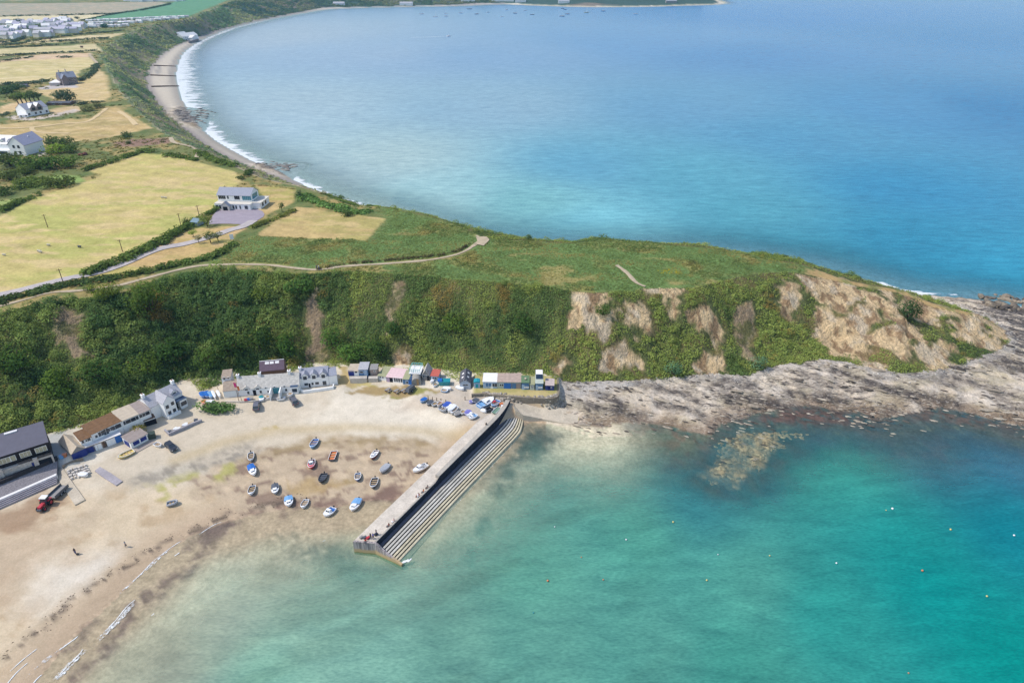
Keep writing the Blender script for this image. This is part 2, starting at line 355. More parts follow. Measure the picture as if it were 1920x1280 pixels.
put(beach, alb(188, 182, 108), soft(polyW([(268,918),(350,893),(430,862),(478,852),(440,885),(390,915),(335,930),(285,940)]), 2, JP) * sstep(.45, .6, n2) * .85)
wr = polyW([(-20,1262),(60,1192),(130,1130),(210,1078),(290,1028),(350,1000),(430,964),(500,948),(560,935)])
put(beach, alb(105, 92, 82), np.exp(-(segdist(GP, wr) / 0.9) ** 2) * sstep(.48, .6, n3) * .9)
wr2 = polyW([(330,862),(420,828),(520,806),(650,800),(780,806),(870,818)])
put(beach, alb(205, 182, 140), np.exp(-(segdist(GP, wr2) / 2.2) ** 2) * .6)
for q in ([(495,800),(510,798),(525,799),(510,803)], [(518,797),(530,794),(528,799)]):
    put(beach, alb(196, 170, 96), soft(polyW(q), .5, JP) * .8)
yard = soft(PADW[0][0], 3); put(beach | slope, alb(205, 192, 176), yard)
put(beach, alb(214, 198, 178), soft(polyW([(740,765),(800,742),(860,735),(890,735),(860,750),(800,765),(780,775)]), 2, JP))
# bay beach: sand, shingle
bay = beach & (dist > 300) & (GXf < -20)
put(bay, alb(220, 206, 186)); put(bay, alb(166, 158, 152), sstep(.46, .56, fbm(GDS * .085, dist * .004, 150, 3)) * .85)
put(bay, alb(178, 168, 155), 1 - sstep(1, 12, GDS)); put(bay, alb(172, 160, 152), sstep(10, 2, GDF))
# rocks
rk = np.clip(GROCK, 0, 1)
u_ = GXf * SDIR[0] + GYf * SDIR[1]; w_ = -GXf * SDIR[1] + GYf * SDIR[0] + fbm(GXf * .05, GYf * .05, 61, 3) * 10
st = fbm(u_ * 0.05, w_ * 0.33, 31, 4); st2 = fbm(u_ * 0.12, w_ * 1.0, 160, 3)
rkm = (beach | slope)
put(rkm, alb(224, 208, 186), rk)
put(rkm, alb(236, 222, 204), rk * sstep(.5, .62, n2) * .8)
put(rkm, alb(196, 182, 152), rk * sstep(.5, .6, fbm(GXf * .12, GYf * .2, 170)) * .7)
put(rkm, alb(124, 114, 106), rk * sstep(.55, .64, st) * .6)
put(rkm, alb(84, 78, 76), rk * sstep(.58, .66, st2) * .5)
put(rkm, alb(160, 136, 106), rk * (1 - sstep(2, 8, GDS + (n2 - .5) * 10)) * .42)
put(rkm, alb(112, 90, 76), rk * (1 - sstep(0, 4, GDS + (n2 - .5) * 8)) * .55)
put(sea, alb(196, 172, 132), np.clip(soft(reefW, 1.5, JP) * (.35 + .8 * sstep(.45, .6, n3)), 0, 1))
LEDG = [[(1565,694),(1612,710),(1668,731)],[(1640,688),(1720,704),(1788,722)],[(1820,716),(1870,730),(1930,748)],[(1832,652),(1880,676),(1925,694)],[(1860,680),(1900,690),(1940,705)],[(1120,738),(1145,746),(1168,762)],[(1195,718),(1225,724),(1250,730)],[(1262,736),(1290,742),(1305,752)],[(1330,708),(1370,712),(1412,722)],[(1240,758),(1290,768),(1320,780)],[(1340,722),(1365,728),(1375,736)],[(1480,735),(1540,745),(1590,752)],[(1680,735),(1740,745),(1800,756)],[(1400,745),(1440,752),(1470,762)],[(1740,690),(1770,700),(1800,712)],[(1100,760),(1150,770),(1200,778)]]
for q in LEDG:
    L_ = polyW(q); d_ = segdist(GP, L_); e_ = np.exp(-(d_ / (1.1 + 1.6 * n2)) ** 2) * rk; put(rkm, alb(82, 76, 74), e_ * (.55 + .4 * sstep(.4, .6, n3)))
tip = soft(polyW([(1845,548),(2000,560),(2100,660),(1960,680),(1905,690),(1890,640),(1850,590)]), 3)
put(beach, alb(100, 94, 90), tip * rk * sstep(.4, .6, st2 + .06))
shg = beach & (GXf > 12) & (dist < 320)
put(shg, alb(196, 190, 183), (1 - sstep(1, 4, GDF + (n2 - .5) * 5)) * .5)
put(shg, alb(205, 198, 190), soft(polyW([(1052,720),(1110,716),(1180,714),(1200,722),(1120,735),(1062,755)]), 2, JP) * .8)
put(beach, alb(172, 152, 132), soft(polyW([(890,738),(950,746),(1050,756),(1058,768),(960,755)]), 1) * (.5 + .5 * n3))
oc = np.zeros(len(GP))
for q in outW: oc = np.maximum(oc, soft(q, 3, JP))
put(rkm, alb(150, 144, 140), oc * .9); put(rkm, alb(96, 92, 92), oc * sstep(.48, .6, n2)); put(rkm, alb(175, 150, 110), oc * sstep(.55, .65, n1) * .6)
# hillside
put(slope, alb(116, 124, 76)); put(slope, alb(150, 138, 92), sstep(.5, .62, n2)); put(slope, alb(98, 114, 66), sstep(.5, .65, n1))
bays = slope & (GXf < -60) & (dist > 330)
put(bays, alb(128, 142, 104)); put(bays, alb(176, 166, 132), sstep(.5, .62, fbm(GXf * .03, GYf * .012, 180))); put(bays, alb(205, 182, 152), sstep(.62, .7, fbm(GXf * .02, GYf * .02, 181)) * .8)
put(bays, alb(182, 158, 128), sstep(.55, .7, n4) * sstep(1400, 1700, dist) * sstep(.4, .6, n1) * .8)
farh = slope & (dist > 1900); put(farh, alb(80, 106, 92)); put(farh, alb(168, 148, 128), sstep(.56, .66, fbm(GXf * .008, GYf * .02, 185)) * .8)
BARE = [[(1065,542),(1090,550),(1115,545),(1135,555),(1135,575),(1155,575),(1150,597),(1135,615),(1120,627),(1100,612),(1067,610),(1075,585),(1085,565)],
 [(1175,572),(1200,572),(1220,587),(1217,630),(1200,625),(1175,607)], [(1210,542),(1280,537),(1262,555),(1269,592),(1252,577),(1255,555),(1215,557)],
 [(1290,597),(1330,575),(1347,612),(1355,630),(1345,640),(1335,620),(1310,617)], [(1310,677),(1335,660),(1357,667),(1352,695),(1327,700),(1305,687)],
 [(1125,670),(1160,655),(1195,665),(1212,675),(1210,692),(1150,687),(1130,682)], [(1035,682),(1067,670),(1070,682),(1050,695)],
 [(1380,585),(1410,570),(1410,615),(1400,640),(1402,665),(1390,650),(1378,610)], [(1462,540),(1490,532),(1500,552),(1485,590),(1460,575)],
 [(1507,522),(1540,522),(1575,525),(1600,535),(1600,560),(1580,580),(1545,560),(1515,545)],
 [(1532,580),(1565,580),(1580,600),(1615,572),(1640,557),(1640,600),(1630,625),(1650,645),(1620,640),(1632,657),(1580,655),(1545,640),(1535,625)],
 [(1650,545),(1677,545),(1675,570),(1692,602),(1665,585)], [(1790,610),(1810,592),(1837,610),(1840,625),(1800,625)],
 [(1715,655),(1765,637),(1772,652),(1765,672),(1740,672),(1717,660)], [(1682,655),(1705,645),(1707,670),(1692,674)],
 [(1727,570),(1752,572),(1755,600),(1735,602),(1712,592)], [(105,588),(150,590),(150,610),(128,622),(150,650),(172,662),(150,668),(118,632)],
 [(577,560),(589,556),(600,620),(607,682),(572,684),(580,640),(583,610)], [(739,535),(750,535),(744,578),(735,600),(732,615),(728,615),(734,575)], [(745,665),(760,665),(757,690),(748,690)]]
bare = np.zeros(len(GP))
for q in BARE: V_ = polyW(q); c_ = V_.mean(0); bare = np.maximum(bare, soft(c_ + (V_ - c_) * 1.12, 0.7, JP))
bare_w = np.zeros(len(GP))
for q in BARE:
    V_ = polyW(q); bx = (np.abs(GXf - V_[:, 0].mean()) < 40) & (np.abs(GYf - V_[:, 1].mean()) < 40); sd_ = np.where(inpoly(JP[bx], V_), 1, -1) * segdist(JP[bx], V_, closed=True); bare_w[bx] = np.maximum(bare_w[bx], sstep(-2.6, -1.2, sd_))
gly = np.maximum.reduce([soft(polyW(q), .8, JP) for q in ([(572,555),(594,552),(606,640),(614,686),(566,688),(578,620)], [(732,532),(754,532),(748,580),(739,612),(726,617),(730,570)], [(103,585),(152,588),(152,612),(130,624),(152,650),(174,664),(148,670),(116,632)], [(1378,583),(1412,568),(1412,617),(1402,642),(1404,667),(1388,652),(1376,612)])])
TIPC = polyW([(1455,530),(1500,524),(1560,530),(1640,545),(1720,556),(1800,582),(1850,592),(1900,622),(1900,668),(1800,692),(1640,690),(1540,665),(1525,600),(1470,600)]); tipc = soft(TIPC, 1.5, JP) * sstep(.50, .43, fbm(GXf * .11 + 3, GYf * .16, 333, 3) - .10 * sstep(118, 150, GXf)); bare = np.maximum(bare, tipc); bare_w = np.maximum(bare_w, tipc)
bare *= (slope | plat)
put(slope | plat, alb(255, 222, 174), bare); put(slope | plat, alb(186, 154, 118), bare * sstep(.5, .58, fbm(GXf * .5, GYf * .25, 190))); put(slope | plat, alb(250, 230, 200), bare * sstep(.55, .66, n2) * .7); put(slope | plat, alb(176, 154, 126), gly * bare); put(slope, alb(128, 126, 84), gly * bare * sstep(.5, .6, n2))
dry = soft(polyW([(1640,647),(1680,657),(1682,687),(1645,680),(1600,662)]), 1.5, JP); put(slope, alb(170, 146, 102), dry)
# plateau
put(plat, alb(122, 128, 76)); put(plat, alb(172, 152, 98), sstep(.48, .62, n1)); put(plat, alb(98, 118, 66), sstep(.52, .62, n2) * .7)
TIPD = soft(polyW([(1500,512),(1527,503),(1640,535),(1745,567),(1826,588),(1818,594),(1745,578),(1640,545),(1540,524)]), 1, JP); put(plat, alb(190, 160, 112), TIPD); put(plat, alb(150, 146, 92), TIPD * sstep(.5, .62, n2))
BRACK = [(440,455),(480,445),(560,450),(690,452),(725,415),(692,386),(755,396),(830,413),(880,433),(910,446),(1010,453),(1135,449),(1260,459),(1410,477),(1480,492),(1520,510),(1450,511),(1330,532),(1290,540),(1185,547),(1100,549),(1030,538),(860,525),(640,510),(600,507),(500,497),(400,495)]
brackW = polyW(BRACK); brk = soft(brackW, 3, JP) * plat
put(plat, alb(112, 138, 78), brk); put(plat, alb(150, 148, 88), brk * sstep(.52, .64, n1)); put(plat, alb(186, 160, 104), brk * .6 * sstep(.66, .76, fbm(GXf * .07, GYf * .12, 200)))
FIELDS = [([(-200,600),(-200,420),(0,405),(60,372),(150,345),(190,330),(160,316),(270,288),(320,291),(440,322),(455,338),(410,372),(408,392),(350,420),(250,478),(165,512),(110,525),(0,553),(-150,590)], (208,190,122), (188,186,106), (220,194,140)),
 ([(485,437),(555,388),(585,390),(620,398),(722,410),(686,451),(560,446),(487,442)], (206,178,122), (184,172,104), (214,186,132)),
 ([(478,346),(552,352),(550,380),(500,402),(495,410),(480,392),(500,378)], (205,176,118), (182,174,98), (214,184,130)),
 ([(110,530),(165,516),(240,490),(345,432),(400,424),(445,424),(462,428),(440,440),(432,455),(395,480),(300,500),(210,520),(150,528)], (208,176,120), (190,178,104), (218,184,134)),
 ([(-200,265),(-200,225),(0,234),(100,226),(170,222),(215,197),(250,220),(285,240),(180,262),(80,272),(60,262),(0,262)], (205,176,120), (184,164,108), (218,190,140)),
 ([(-200,180),(-200,120),(0,116),(170,107),(180,122),(150,132),(140,150),(60,158),(0,160)], (222,200,144), (208,192,130), (228,208,160)),
 ([(60,172),(100,165),(150,150),(180,125),(200,142),(208,180),(190,192),(130,196),(100,185)], (216,188,136), (205,182,120), (226,200,152)),
 ([(95,205),(140,198),(160,203),(140,212),(100,216)], (214,184,140), (206,178,128), (222,194,150)),
 ([(0,200),(40,188),(60,190),(40,205),(0,215)], (224,192,144), (210,182,130), (228,200,154)),
 ([(-300,106),(-300,95),(0,92),(130,86),(180,82),(190,96),(140,99),(0,105)], (220,202,152), (200,188,132), (226,206,160)),
 ([(-300,122),(0,112),(60,104),(170,100),(168,107),(0,117)], (228,196,158), (222,190,148), (232,204,170)),
 ([(36,83),(60,77),(200,65),(236,62),(205,72),(100,80)], (228,206,156), (216,196,142), (232,212,170)),
 ([(-300,95),(0,83),(25,76),(0,76),(-300,84)], (226,198,152), (214,190,140), (232,208,164)),
 ([(-300,48),(-300,32),(0,31),(215,27),(150,40),(60,42),(0,42)], (232,216,172), (228,210,160), (236,220,182)),
 ([(-500,32),(-500,8),(0,7),(300,4),(325,8),(240,27),(0,31)], (182,170,142), (172,168,140), (206,182,152)),
 ([(150,40),(215,28),(325,8),(350,0),(400,-5),(440,-2),(400,14),(372,25),(350,34),(305,40),(240,40),(200,42)], (110,160,118), (104,152,112), (118,164,124)),
 ([(-700,8),(-700,-30),(350,-30),(330,2),(0,6)], (176,172,140), (150,168,120), (200,184,148))]
fieldmask = np.zeros(len(GP))
stripe = 1 + .035 * np.sin((GXf * .5 + GYf * .86) * 1.1 + 3 * n4) * (dist < 700)
rr = fbm(GXf * .03 + 9, GYf * .09, 210); r2 = fbm(GXf * .09, GYf * .25, 220)
GRASSF = []
for q, a, b, c in FIELDS:
    V = polyW(q) if min(p[1] for p in q) > 3 else unp([p[0] for p in q], [max(p[1], -30) for p in q], 30.0)
    GRASSF.append(V)
    f = soft(V, 0.8) * plat; fieldmask = np.maximum(fieldmask, f)
    put(plat, alb(*a), f); put(plat, alb(*b), f * sstep(.42, .6, rr) * .8); put(plat, alb(*c), f * sstep(.52, .66, r2) * .8)
COL *= (1 + (stripe - 1) * fieldmask)[:, None]
put(plat, alb(150, 172, 96), soft(polyW([(30,345),(110,328),(150,330),(160,340),(110,348),(60,356)]), 1) )
put(plat, alb(165, 178, 104), soft(polyW([(-60,385),(0,378),(35,372),(20,382),(0,392),(-60,400)]), 1))
put(plat, alb(158, 122, 112), soft(polyW([(210,268),(240,262),(322,258),(318,268),(260,274),(218,276)]), 1.5, JP) * .8)
put(plat, alb(202, 188, 172), soft(polyW([(70,285),(92,281),(94,290),(70,295)]), .8))
put(plat, alb(212, 196, 180), soft(polyW([(10,219),(36,216),(60,222),(100,214),(125,208),(140,204),(150,208),(110,218),(60,226),(20,224)]), 1))
put(plat, alb(206, 196, 190), soft(polyW([(72,165),(95,160),(145,160),(148,164),(110,166),(75,168)]), 1))
MOUND = [(660,735),(700,718),(760,722),(800,728),(835,730),(800,737),(775,745),(735,747),(700,742)]
mnd = soft(polyW(MOUND), .8, JP); put(beach | slope, alb(176, 152, 108), mnd); put(beach | slope, alb(160, 156, 92), mnd * sstep(.46, .6, n2))
put(beach | slope, alb(186, 170, 100), soft(polyW([(655,712),(712,716),(712,722),(668,726),(655,722)]), .6, JP) * .8)
put(beach | slope, alb(200, 182, 128), soft(PADW[1][0], .5)); put(beach | slope, alb(170, 166, 100), soft(PADW[1][0], .5) * sstep(.45, .6, n2) * .7)
put(slope | beach, alb(196, 172, 118), soft(polyW([(640,690),(655,686),(660,712),(655,726),(635,728)]), .7, JP) * .9)
put(slope | beach, alb(190, 190, 186), soft(PADW[2][0], 1.0) * .9)
COL = np.clip(COL, 0.004, 0.9)

# ------------------------------------------------------------------ ground sheets
def sheet(name, facemask, m, label=None, zz=None, extra=None, kind='structure'):
    i, j = np.nonzero(facemask)
    q = np.column_stack([i * NA + j, i * NA + j + 1, (i + 1) * NA + j + 1, (i + 1) * NA + j])[:, ::-1]
    used, inv = np.unique(q, return_inverse=True); q = inv.reshape(q.shape)
    me = bpy.data.meshes.new(name); nv, nf = len(used), len(q)
    me.vertices.add(nv); me.loops.add(nf * 4); me.polygons.add(nf)
    co = np.column_stack([GXf[used], GYf[used], GZ[used] if zz is None else np.full(nv, zz)])
    me.vertices.foreach_set('co', co.ravel()); me.loops.foreach_set('vertex_index', q.ravel().astype(np.int32))
    me.polygons.foreach_set('loop_start', np.arange(0, nf * 4, 4, dtype=np.int32)); me.polygons.foreach_set('use_smooth', np.ones(nf, bool))
    me.update(calc_edges=True)
    for an_, arr in ({'Col': COL} if extra is None else extra).items():
        if arr.ndim == 2:
            a = me.attributes.new(an_, 'FLOAT_COLOR', 'POINT'); a.data.foreach_set('color', np.column_stack([arr[used], np.ones(nv)]).ravel())
        else:
            a = me.attributes.new(an_, 'FLOAT', 'POINT'); a.data.foreach_set('value', arr[used].astype(float))
    me.materials.append(m); o = bpy.data.objects.new(name, me); C.objects.link(o); o['kind'] = kind
    if label: o['label'] = label
    return o
BAND = np.clip(.25 + .95 * sstep(.44, .58, fbm(u_ * .022, w_ * .085, 401, 3)), 0, 1)
for q in LEDG: BAND = np.maximum(BAND, np.exp(-(segdist(GP, polyW(q)) / 2.6) ** 2))
for q in ([(1058,722),(1190,716),(1250,730),(1160,745),(1080,742)], [(1180,738),(1240,750),(1320,788),(1270,790),(1180,765)], [(1250,712),(1330,705),(1400,708),(1440,698),(1430,712),(1300,722)], [(1440,692),(1560,680),(1660,694),(1620,706),(1500,702)], [(1700,704),(1790,694),(1850,720),(1800,730),(1720,712)], [(1850,690),(1905,700),(1920,720),(1870,715)]): BAND *= 1 - .9 * soft(polyW(q), 2.0, JP)
CL2 = GCLS.reshape(NR, NA)[:-1, :-1]; RK2 = GROCK.reshape(NR, NA)[:-1, :-1]
strike = math.atan2(SDIR[1], SDIR[0])
m_sand = terrain_mat('sand', 0.90, 1.07, (0.35, 2.2), 0.35, 1.4, 0.25)
def rock_mat():
    m, nd, lk, p = newmat('shore_rock'); col = N(nd, 'ShaderNodeAttribute', attribute_name='Col').outputs['Color']; a_b = N(nd, 'ShaderNodeAttribute', attribute_name='band').outputs['Fac']
    v = coords(nd, lk, (0.26, 1.2, 1), -strike); vi = coords(nd, lk)
    a = noise(nd, lk, v, .75, 6, .68, .5); b_ = noise(nd, lk, vi, 1.3, 6, .7); c = noise(nd, lk, v, 2.4, 4, .65)
    col = mixc(nd, lk, 1.0, col, mixc(nd, lk, ramp(nd, lk, b_, .32, .68, False), (.76, .745, .72), (1.24, 1.23, 1.21)), 'MULTIPLY')
    col = mixc(nd, lk, mathn(nd, lk, 'MULTIPLY', mathn(nd, lk, 'MULTIPLY', ramp(nd, lk, a, .54, .60), a_b), .85), col, tuple(alb(92, 84, 80)))
    col = mixc(nd, lk, mathn(nd, lk, 'MULTIPLY', mathn(nd, lk, 'MULTIPLY', ramp(nd, lk, c, .58, .64), a_b), .8), col, tuple(alb(78, 72, 70)))
    col = mixc(nd, lk, mathn(nd, lk, 'MULTIPLY', ramp(nd, lk, c, .44, .36), .5), col, tuple(alb(232, 220, 204)))
    lk.new(col, p.inputs['Base Color']); p.inputs['Roughness'].default_value = .95; p.inputs['Specular IOR Level'].default_value = .15
    bp = N(nd, 'ShaderNodeBump'); bp.inputs['Strength'].default_value = .9; bp.inputs['Distance'].default_value = .5
    lk.new(mathn(nd, lk, 'ADD', a, mathn(nd, lk, 'MULTIPLY', b_, .8)), bp.inputs['Height']); lk.new(bp.outputs[0], p.inputs['Normal']); return m
m_rock = rock_mat()
m_hill = terrain_mat('hill_soil', 0.74, 1.16, (0.25, 1.1, 3.0), 1.0, 0.9, 2.2, stretch=(1, 1, 0.45))
m_turf = terrain_mat('turf', 0.82, 1.14, (0.12, 0.9), 0.5, 1.6, 0.3)
m_bed = terrain_mat('sea_bed', 0.8, 1.15, (0.3, 1.2))
sheet('seabed', CL2 == 0, m_bed, 'sandy and weedy sea bed under the shallow water')
sheet('beach', (CL2 == 1) & (RK2 < 0.5), m_sand, 'pale sand beach round the harbour and along the bay')
sheet('rocky_shore', (CL2 == 1) & (RK2 >= 0.5), m_rock, 'banded grey and buff rock ledges below the headland', None, {'Col': COL, 'band': BAND})
sheet('hillside', CL2 == 2, m_hill, 'steep overgrown cliff slope with bare earth scars')
sheet('ground', CL2 == 3, m_turf, 'dry straw coloured fields on the cliff top')

# ------------------------------------------------------------------ water
WC = [(300,1250,172,184,165),(480,1280,125,172,158),(400,1150,158,175,162),(550,990,172,177,158),(640,1100,125,160,150),(700,1150,120,165,155),(850,1200,108,163,153),(1000,1200,98,162,153),(1000,1080,95,163,151),(900,950,105,165,150),(1000,880,95,158,148),(1150,850,95,162,150),(1200,1000,84,160,151),(1200,1200,88,160,152),(1400,1100,78,156,150),(1550,1150,50,153,151),(1750,1100,20,150,153),(1900,1230,4,150,148),(1700,1000,35,152,154),(1880,980,28,132,152),(1600,900,66,158,154),(1300,930,62,140,148),(1750,850,68,128,152),(1920,850,70,140,172),(1400,1250,70,156,148),(1500,480,80,160,182),(1700,450,68,150,190),(1850,520,70,148,180),(1700,350,80,155,200),(1700,200,108,163,207),(1850,200,95,152,200),(1850,60,118,170,212),(1500,250,104,166,206),(1400,400,97,172,200),(1300,330,106,175,204),(1100,310,110,173,207),(1000,380,130,190,205),(1100,430,122,185,200),(800,370,158,196,204),(700,300,174,203,214),(620,320,178,203,208),(500,200,170,198,218),(900,200,150,188,215),(900,100,145,182,218),(700,100,160,190,220),(1200,80,130,174,216),(1400,100,120,167,212),(1500,30,120,171,216),(450,70,168,192,215),(430,230,180,204,214),(1300,200,120,172,210)]
CAL = [[0, 0, 0], [0.0377, 0.0812, 0.0298], [0.1556, 0.2075, 0.1376], [0, 0, 0], [0.0432, 0.119, 0.0629], [0.0384, 0.0838, 0.0396], [0.0046, -0.012, -0.0343], [0.0083, -0.0079, -0.0343], [0.0157, 0.0276, -0.0074], [0, 0, 0], [0, 0, 0], [0, 0, 0], [0.0118, 0.0153, -0.0225], [0.0072, -0.0197, -0.0418], [0.0257, 0.0366, -0.0072], [0.0045, -0.0111, -0.0375], [-0.0039, -0.0329, -0.0586], [-0.0221, -0.022, -0.0451], [0.0055, -0.0185, -0.0465], [0.0024, 0.006, -0.0228], [0.0081, 0.0562, 0.0102], [0, 0, 0], [0, 0, 0], [0, 0, 0], [-0.0014, -0.0502, -0.0636], [0, 0, 0], [-0.0052, -0.0187, -0.0765], [-0.0015, 0.0741, 0.0877], [-0.02, -0.0285, -0.0829], [-0.0496, -0.0442, -0.0821], [-0.0816, -0.0823, -0.1156], [-0.3052, -0.1245, -0.1075], [-0.031, -0.04, -0.0963], [-0.0012, -0.022, -0.0929], [-0.0084, -0.0182, -0.0838], [-0.0076, -0.018, -0.0794], [0.0058, -0.0149, -0.0895], [0.0661, 0.1582, 0.1529], [0.0734, 0.0987, 0.0564], [0.0156, -0.0203, -0.1048], [0, 0, 0], [0.0077, -0.0201, -0.0955], [-0.0056, -0.0267, -0.0939], [-0.0514, -0.0597, -0.0947], [-0.0119, -0.031, -0.0817], [-0.0696, -0.0672, -0.0798], [-0.0898, -0.0892, -0.1019], [-0.2261, -0.1162, -0.077], [0.034, 0.006, -0.0452], [0, 0, 0], [-0.0318, -0.0451, -0.1029]]
W = np.array(WC, float); wp = unp(W[:, 0], W[:, 1], 0); wl_ = np.column_stack([np.arctan2(wp[:, 0], wp[:, 1]) * 1.3, np.log(np.hypot(wp[:, 0], wp[:, 1]))])
REFL = lambda r: np.column_stack([np.interp(r, [80, 200, 400, 1000, 2500], v) for v in ([.008, .012, .02, .045, .09], [.012, .018, .03, .065, .12], [.02, .03, .05, .09, .17])])
wcol = np.array([lin(*w[2:5]) for w in WC]) - REFL(np.hypot(wp[:, 0], wp[:, 1]))
wcol = np.clip((wcol + np.array(CAL)) / K, 0.002, 0.8)
gl = np.column_stack([np.arctan2(GXf, GYf) * 1.3, np.log(dist)])
num = np.zeros((len(GP), 3)); den = np.zeros(len(GP))
for k in range(len(W)):
    w = 1.0 / (((gl - wl_[k]) ** 2).sum(1) + 0.006) ** 1.7
    num += w[:, None] * wcol[k]; den += w
WCOL = num / den[:, None]
def wput(q, c, m, f):
    V = unp([p[0] for p in q], [p[1] for p in q], 0); s = (soft(V, m, GP + np.column_stack([n1 - .5, n2 - .5]) * 12) * f)[:, None]
    WCOL[:] = WCOL * (1 - s) + lin(*c, K) * s
wput([(1225,850),(1320,810),(1500,790),(1570,830),(1480,870),(1450,930),(1340,935),(1260,885)], (46,112,128), 8, .6)
wput([(1480,770),(1620,785),(1760,775),(1920,808),(2050,830),(2050,880),(1900,850),(1760,825),(1620,835),(1500,830)], (60,116,142), 8, .6)
wput([(780,1050),(800,1000),(850,940),(900,890),(960,815),(985,800),(960,850),(900,930),(850,985),(810,1040)], (150,172,148), 3, .6)
WCOL *= (0.97 + 0.06 * n4)[:, None]
stk = fbm(GXf * .03 + GYf * .02, GYf * .16 - GXf * .10, 230, 4)
WCOL *= (1 - .15 * sstep(.52, .66, stk) * (1 - sstep(130, 190, dist)) * (1 - sstep(10, 50, GXf)))[:, None]
BAYLINE = unp([690,650,610,580,550,520,490,465,430,400,375,362,350,340,331,329,335,345,370,400,440,500], [389,381,366,352,337,324,310,298.5,279.5,261.5,239.5,224.5,207.5,184.5,160,140,115,98,80,66,52,38], 0)
northline = unp([1440,1530,1580,1640,1700,1750,1800,1860,1920,2000], [485.5,503,517,532,547,555.5,560,567,577,595], 0)
fw = np.zeros(len(GP)); lim = np.interp(dist, [300, 420, 560, 800, 1000, 1300, 1800], [5, 9, 16, 34, 40, 24, 12])
fb = 1 - segdist(GP, BAYLINE) / lim
fn_ = (1 - segdist(GP, northline) / (3.5 + 5 * n1)) * np.where(proj(GXf, GYf, 0.0)[0] < 1650, .75, 1.0)
FOAM = np.clip(np.maximum(fb, fn_), 0, 1)
for q in outW: FOAM = np.maximum(FOAM, np.clip(1 - segdist(GP, q, closed=True) / 9, 0, 1) * .8)
DEP = np.maximum(-GZ, 0)
m_sea, nd, lk, p = newmat('sea_water')
a_col = N(nd, 'ShaderNodeAttribute', attribute_name='Col').outputs['Color']; a_dep = N(nd, 'ShaderNodeAttribute', attribute_name='depth').outputs['Fac']; a_foam = N(nd, 'ShaderNodeAttribute', attribute_name='foam').outputs['Fac']
v1 = coords(nd, lk, (0.35, 1.0, 1), R_(14)); v2 = coords(nd, lk, (0.5, 1.3, 1), R_(-32)); v0 = coords(nd, lk)
h1 = noise(nd, lk, v1, 0.30, 5, .62, .4); h2 = noise(nd, lk, v2, 1.7, 4, .6, .2); h3 = noise(nd, lk, v1, 0.075, 3, .5)
hsum = mathn(nd, lk, 'ADD', mathn(nd, lk, 'MULTIPLY', h1, 0.55), mathn(nd, lk, 'MULTIPLY', h2, 0.22))
col = mixc(nd, lk, 1.0, a_col, mixc(nd, lk, ramp(nd, lk, h1, .3, .7, False), (.78, .82, .85), (1.18, 1.15, 1.12)), 'MULTIPLY')  # ripple noises paint the light and dark of the waves into the colour
col = mixc(nd, lk, 1.0, col, mixc(nd, lk, ramp(nd, lk, h2, .3, .7, False), (.76, .81, .83), (1.22, 1.18, 1.15)), 'MULTIPLY')
col = mixc(nd, lk, 1.0, col, mixc(nd, lk, ramp(nd, lk, h3, .3, .7, False), (.93, .94, .95), (1.07, 1.06, 1.05)), 'MULTIPLY')
b = N(nd, 'ShaderNodeBump'); b.inputs['Strength'].default_value = 0.55; b.inputs['Distance'].default_value = 0.6
lk.new(hsum, b.inputs['Height']); lk.new(b.outputs[0], p.inputs['Normal'])
fn = noise(nd, lk, coords(nd, lk, (.5, 1.6, 1), R_(8)), 0.12, 6, .65, .8)
fm = mathn(nd, lk, 'MULTIPLY', ramp(nd, lk, mathn(nd, lk, 'ADD', fn, mathn(nd, lk, 'MULTIPLY', a_foam, 0.42)), .66, .80), mathn(nd, lk, 'MULTIPLY', a_foam, 2.5, clamp=True))
wcn = noise(nd, lk, coords(nd, lk, (.30, 1.0, 1), R_(-28)), 0.9, 2, .5, .3)        # flecks of white crest
wcl = ramp(nd, lk, noise(nd, lk, v0, 0.05, 2), .45, .62)
fleck = mathn(nd, lk, 'MULTIPLY', ramp(nd, lk, wcn, .80, .83), mathn(nd, lk, 'MULTIPLY', wcl, .8))
fm = mathn(nd, lk, 'MAXIMUM', fm, fleck)
col = mixc(nd, lk, fm, col, (.68, .70, .70))
lk.new(col, p.inputs['Base Color']); p.inputs['Roughness'].default_value = 0.18; p.inputs['IOR'].default_value = 1.333; p.inputs['Specular IOR Level'].default_value = 0.03
tr = N(nd, 'ShaderNodeBsdfTransparent'); tr.inputs[0].default_value = (.965, .985, .97, 1)
T = mathn(nd, lk, 'POWER', 2.718, mathn(nd, lk, 'MULTIPLY', mathn(nd, lk, 'MAXIMUM', mathn(nd, lk, 'SUBTRACT', a_dep, .22), 0.0), -0.95)); T = mathn(nd, lk, 'MULTIPLY', T, .93)
T = mathn(nd, lk, 'MULTIPLY', T, mathn(nd, lk, 'SUBTRACT', 1.0, fm))
mx = N(nd, 'ShaderNodeMixShader'); lk.new(T, mx.inputs[0]); lk.new(p.outputs[0], mx.inputs[1]); lk.new(tr.outputs[0], mx.inputs[2])
lk.new(mx.outputs[0], nd['Material Output'].inputs['Surface'])
Z2 = GZ.reshape(NR, NA); zmin = np.minimum(np.minimum(Z2[:-1, :-1], Z2[1:, :-1]), np.minimum(Z2[:-1, 1:], Z2[1:, 1:]))
sheet('sea_water', zmin < 0.0, m_sea, 'turquoise sea turning blue across the bay', 0.0, {'Col': WCOL, 'depth': DEP, 'foam': FOAM})
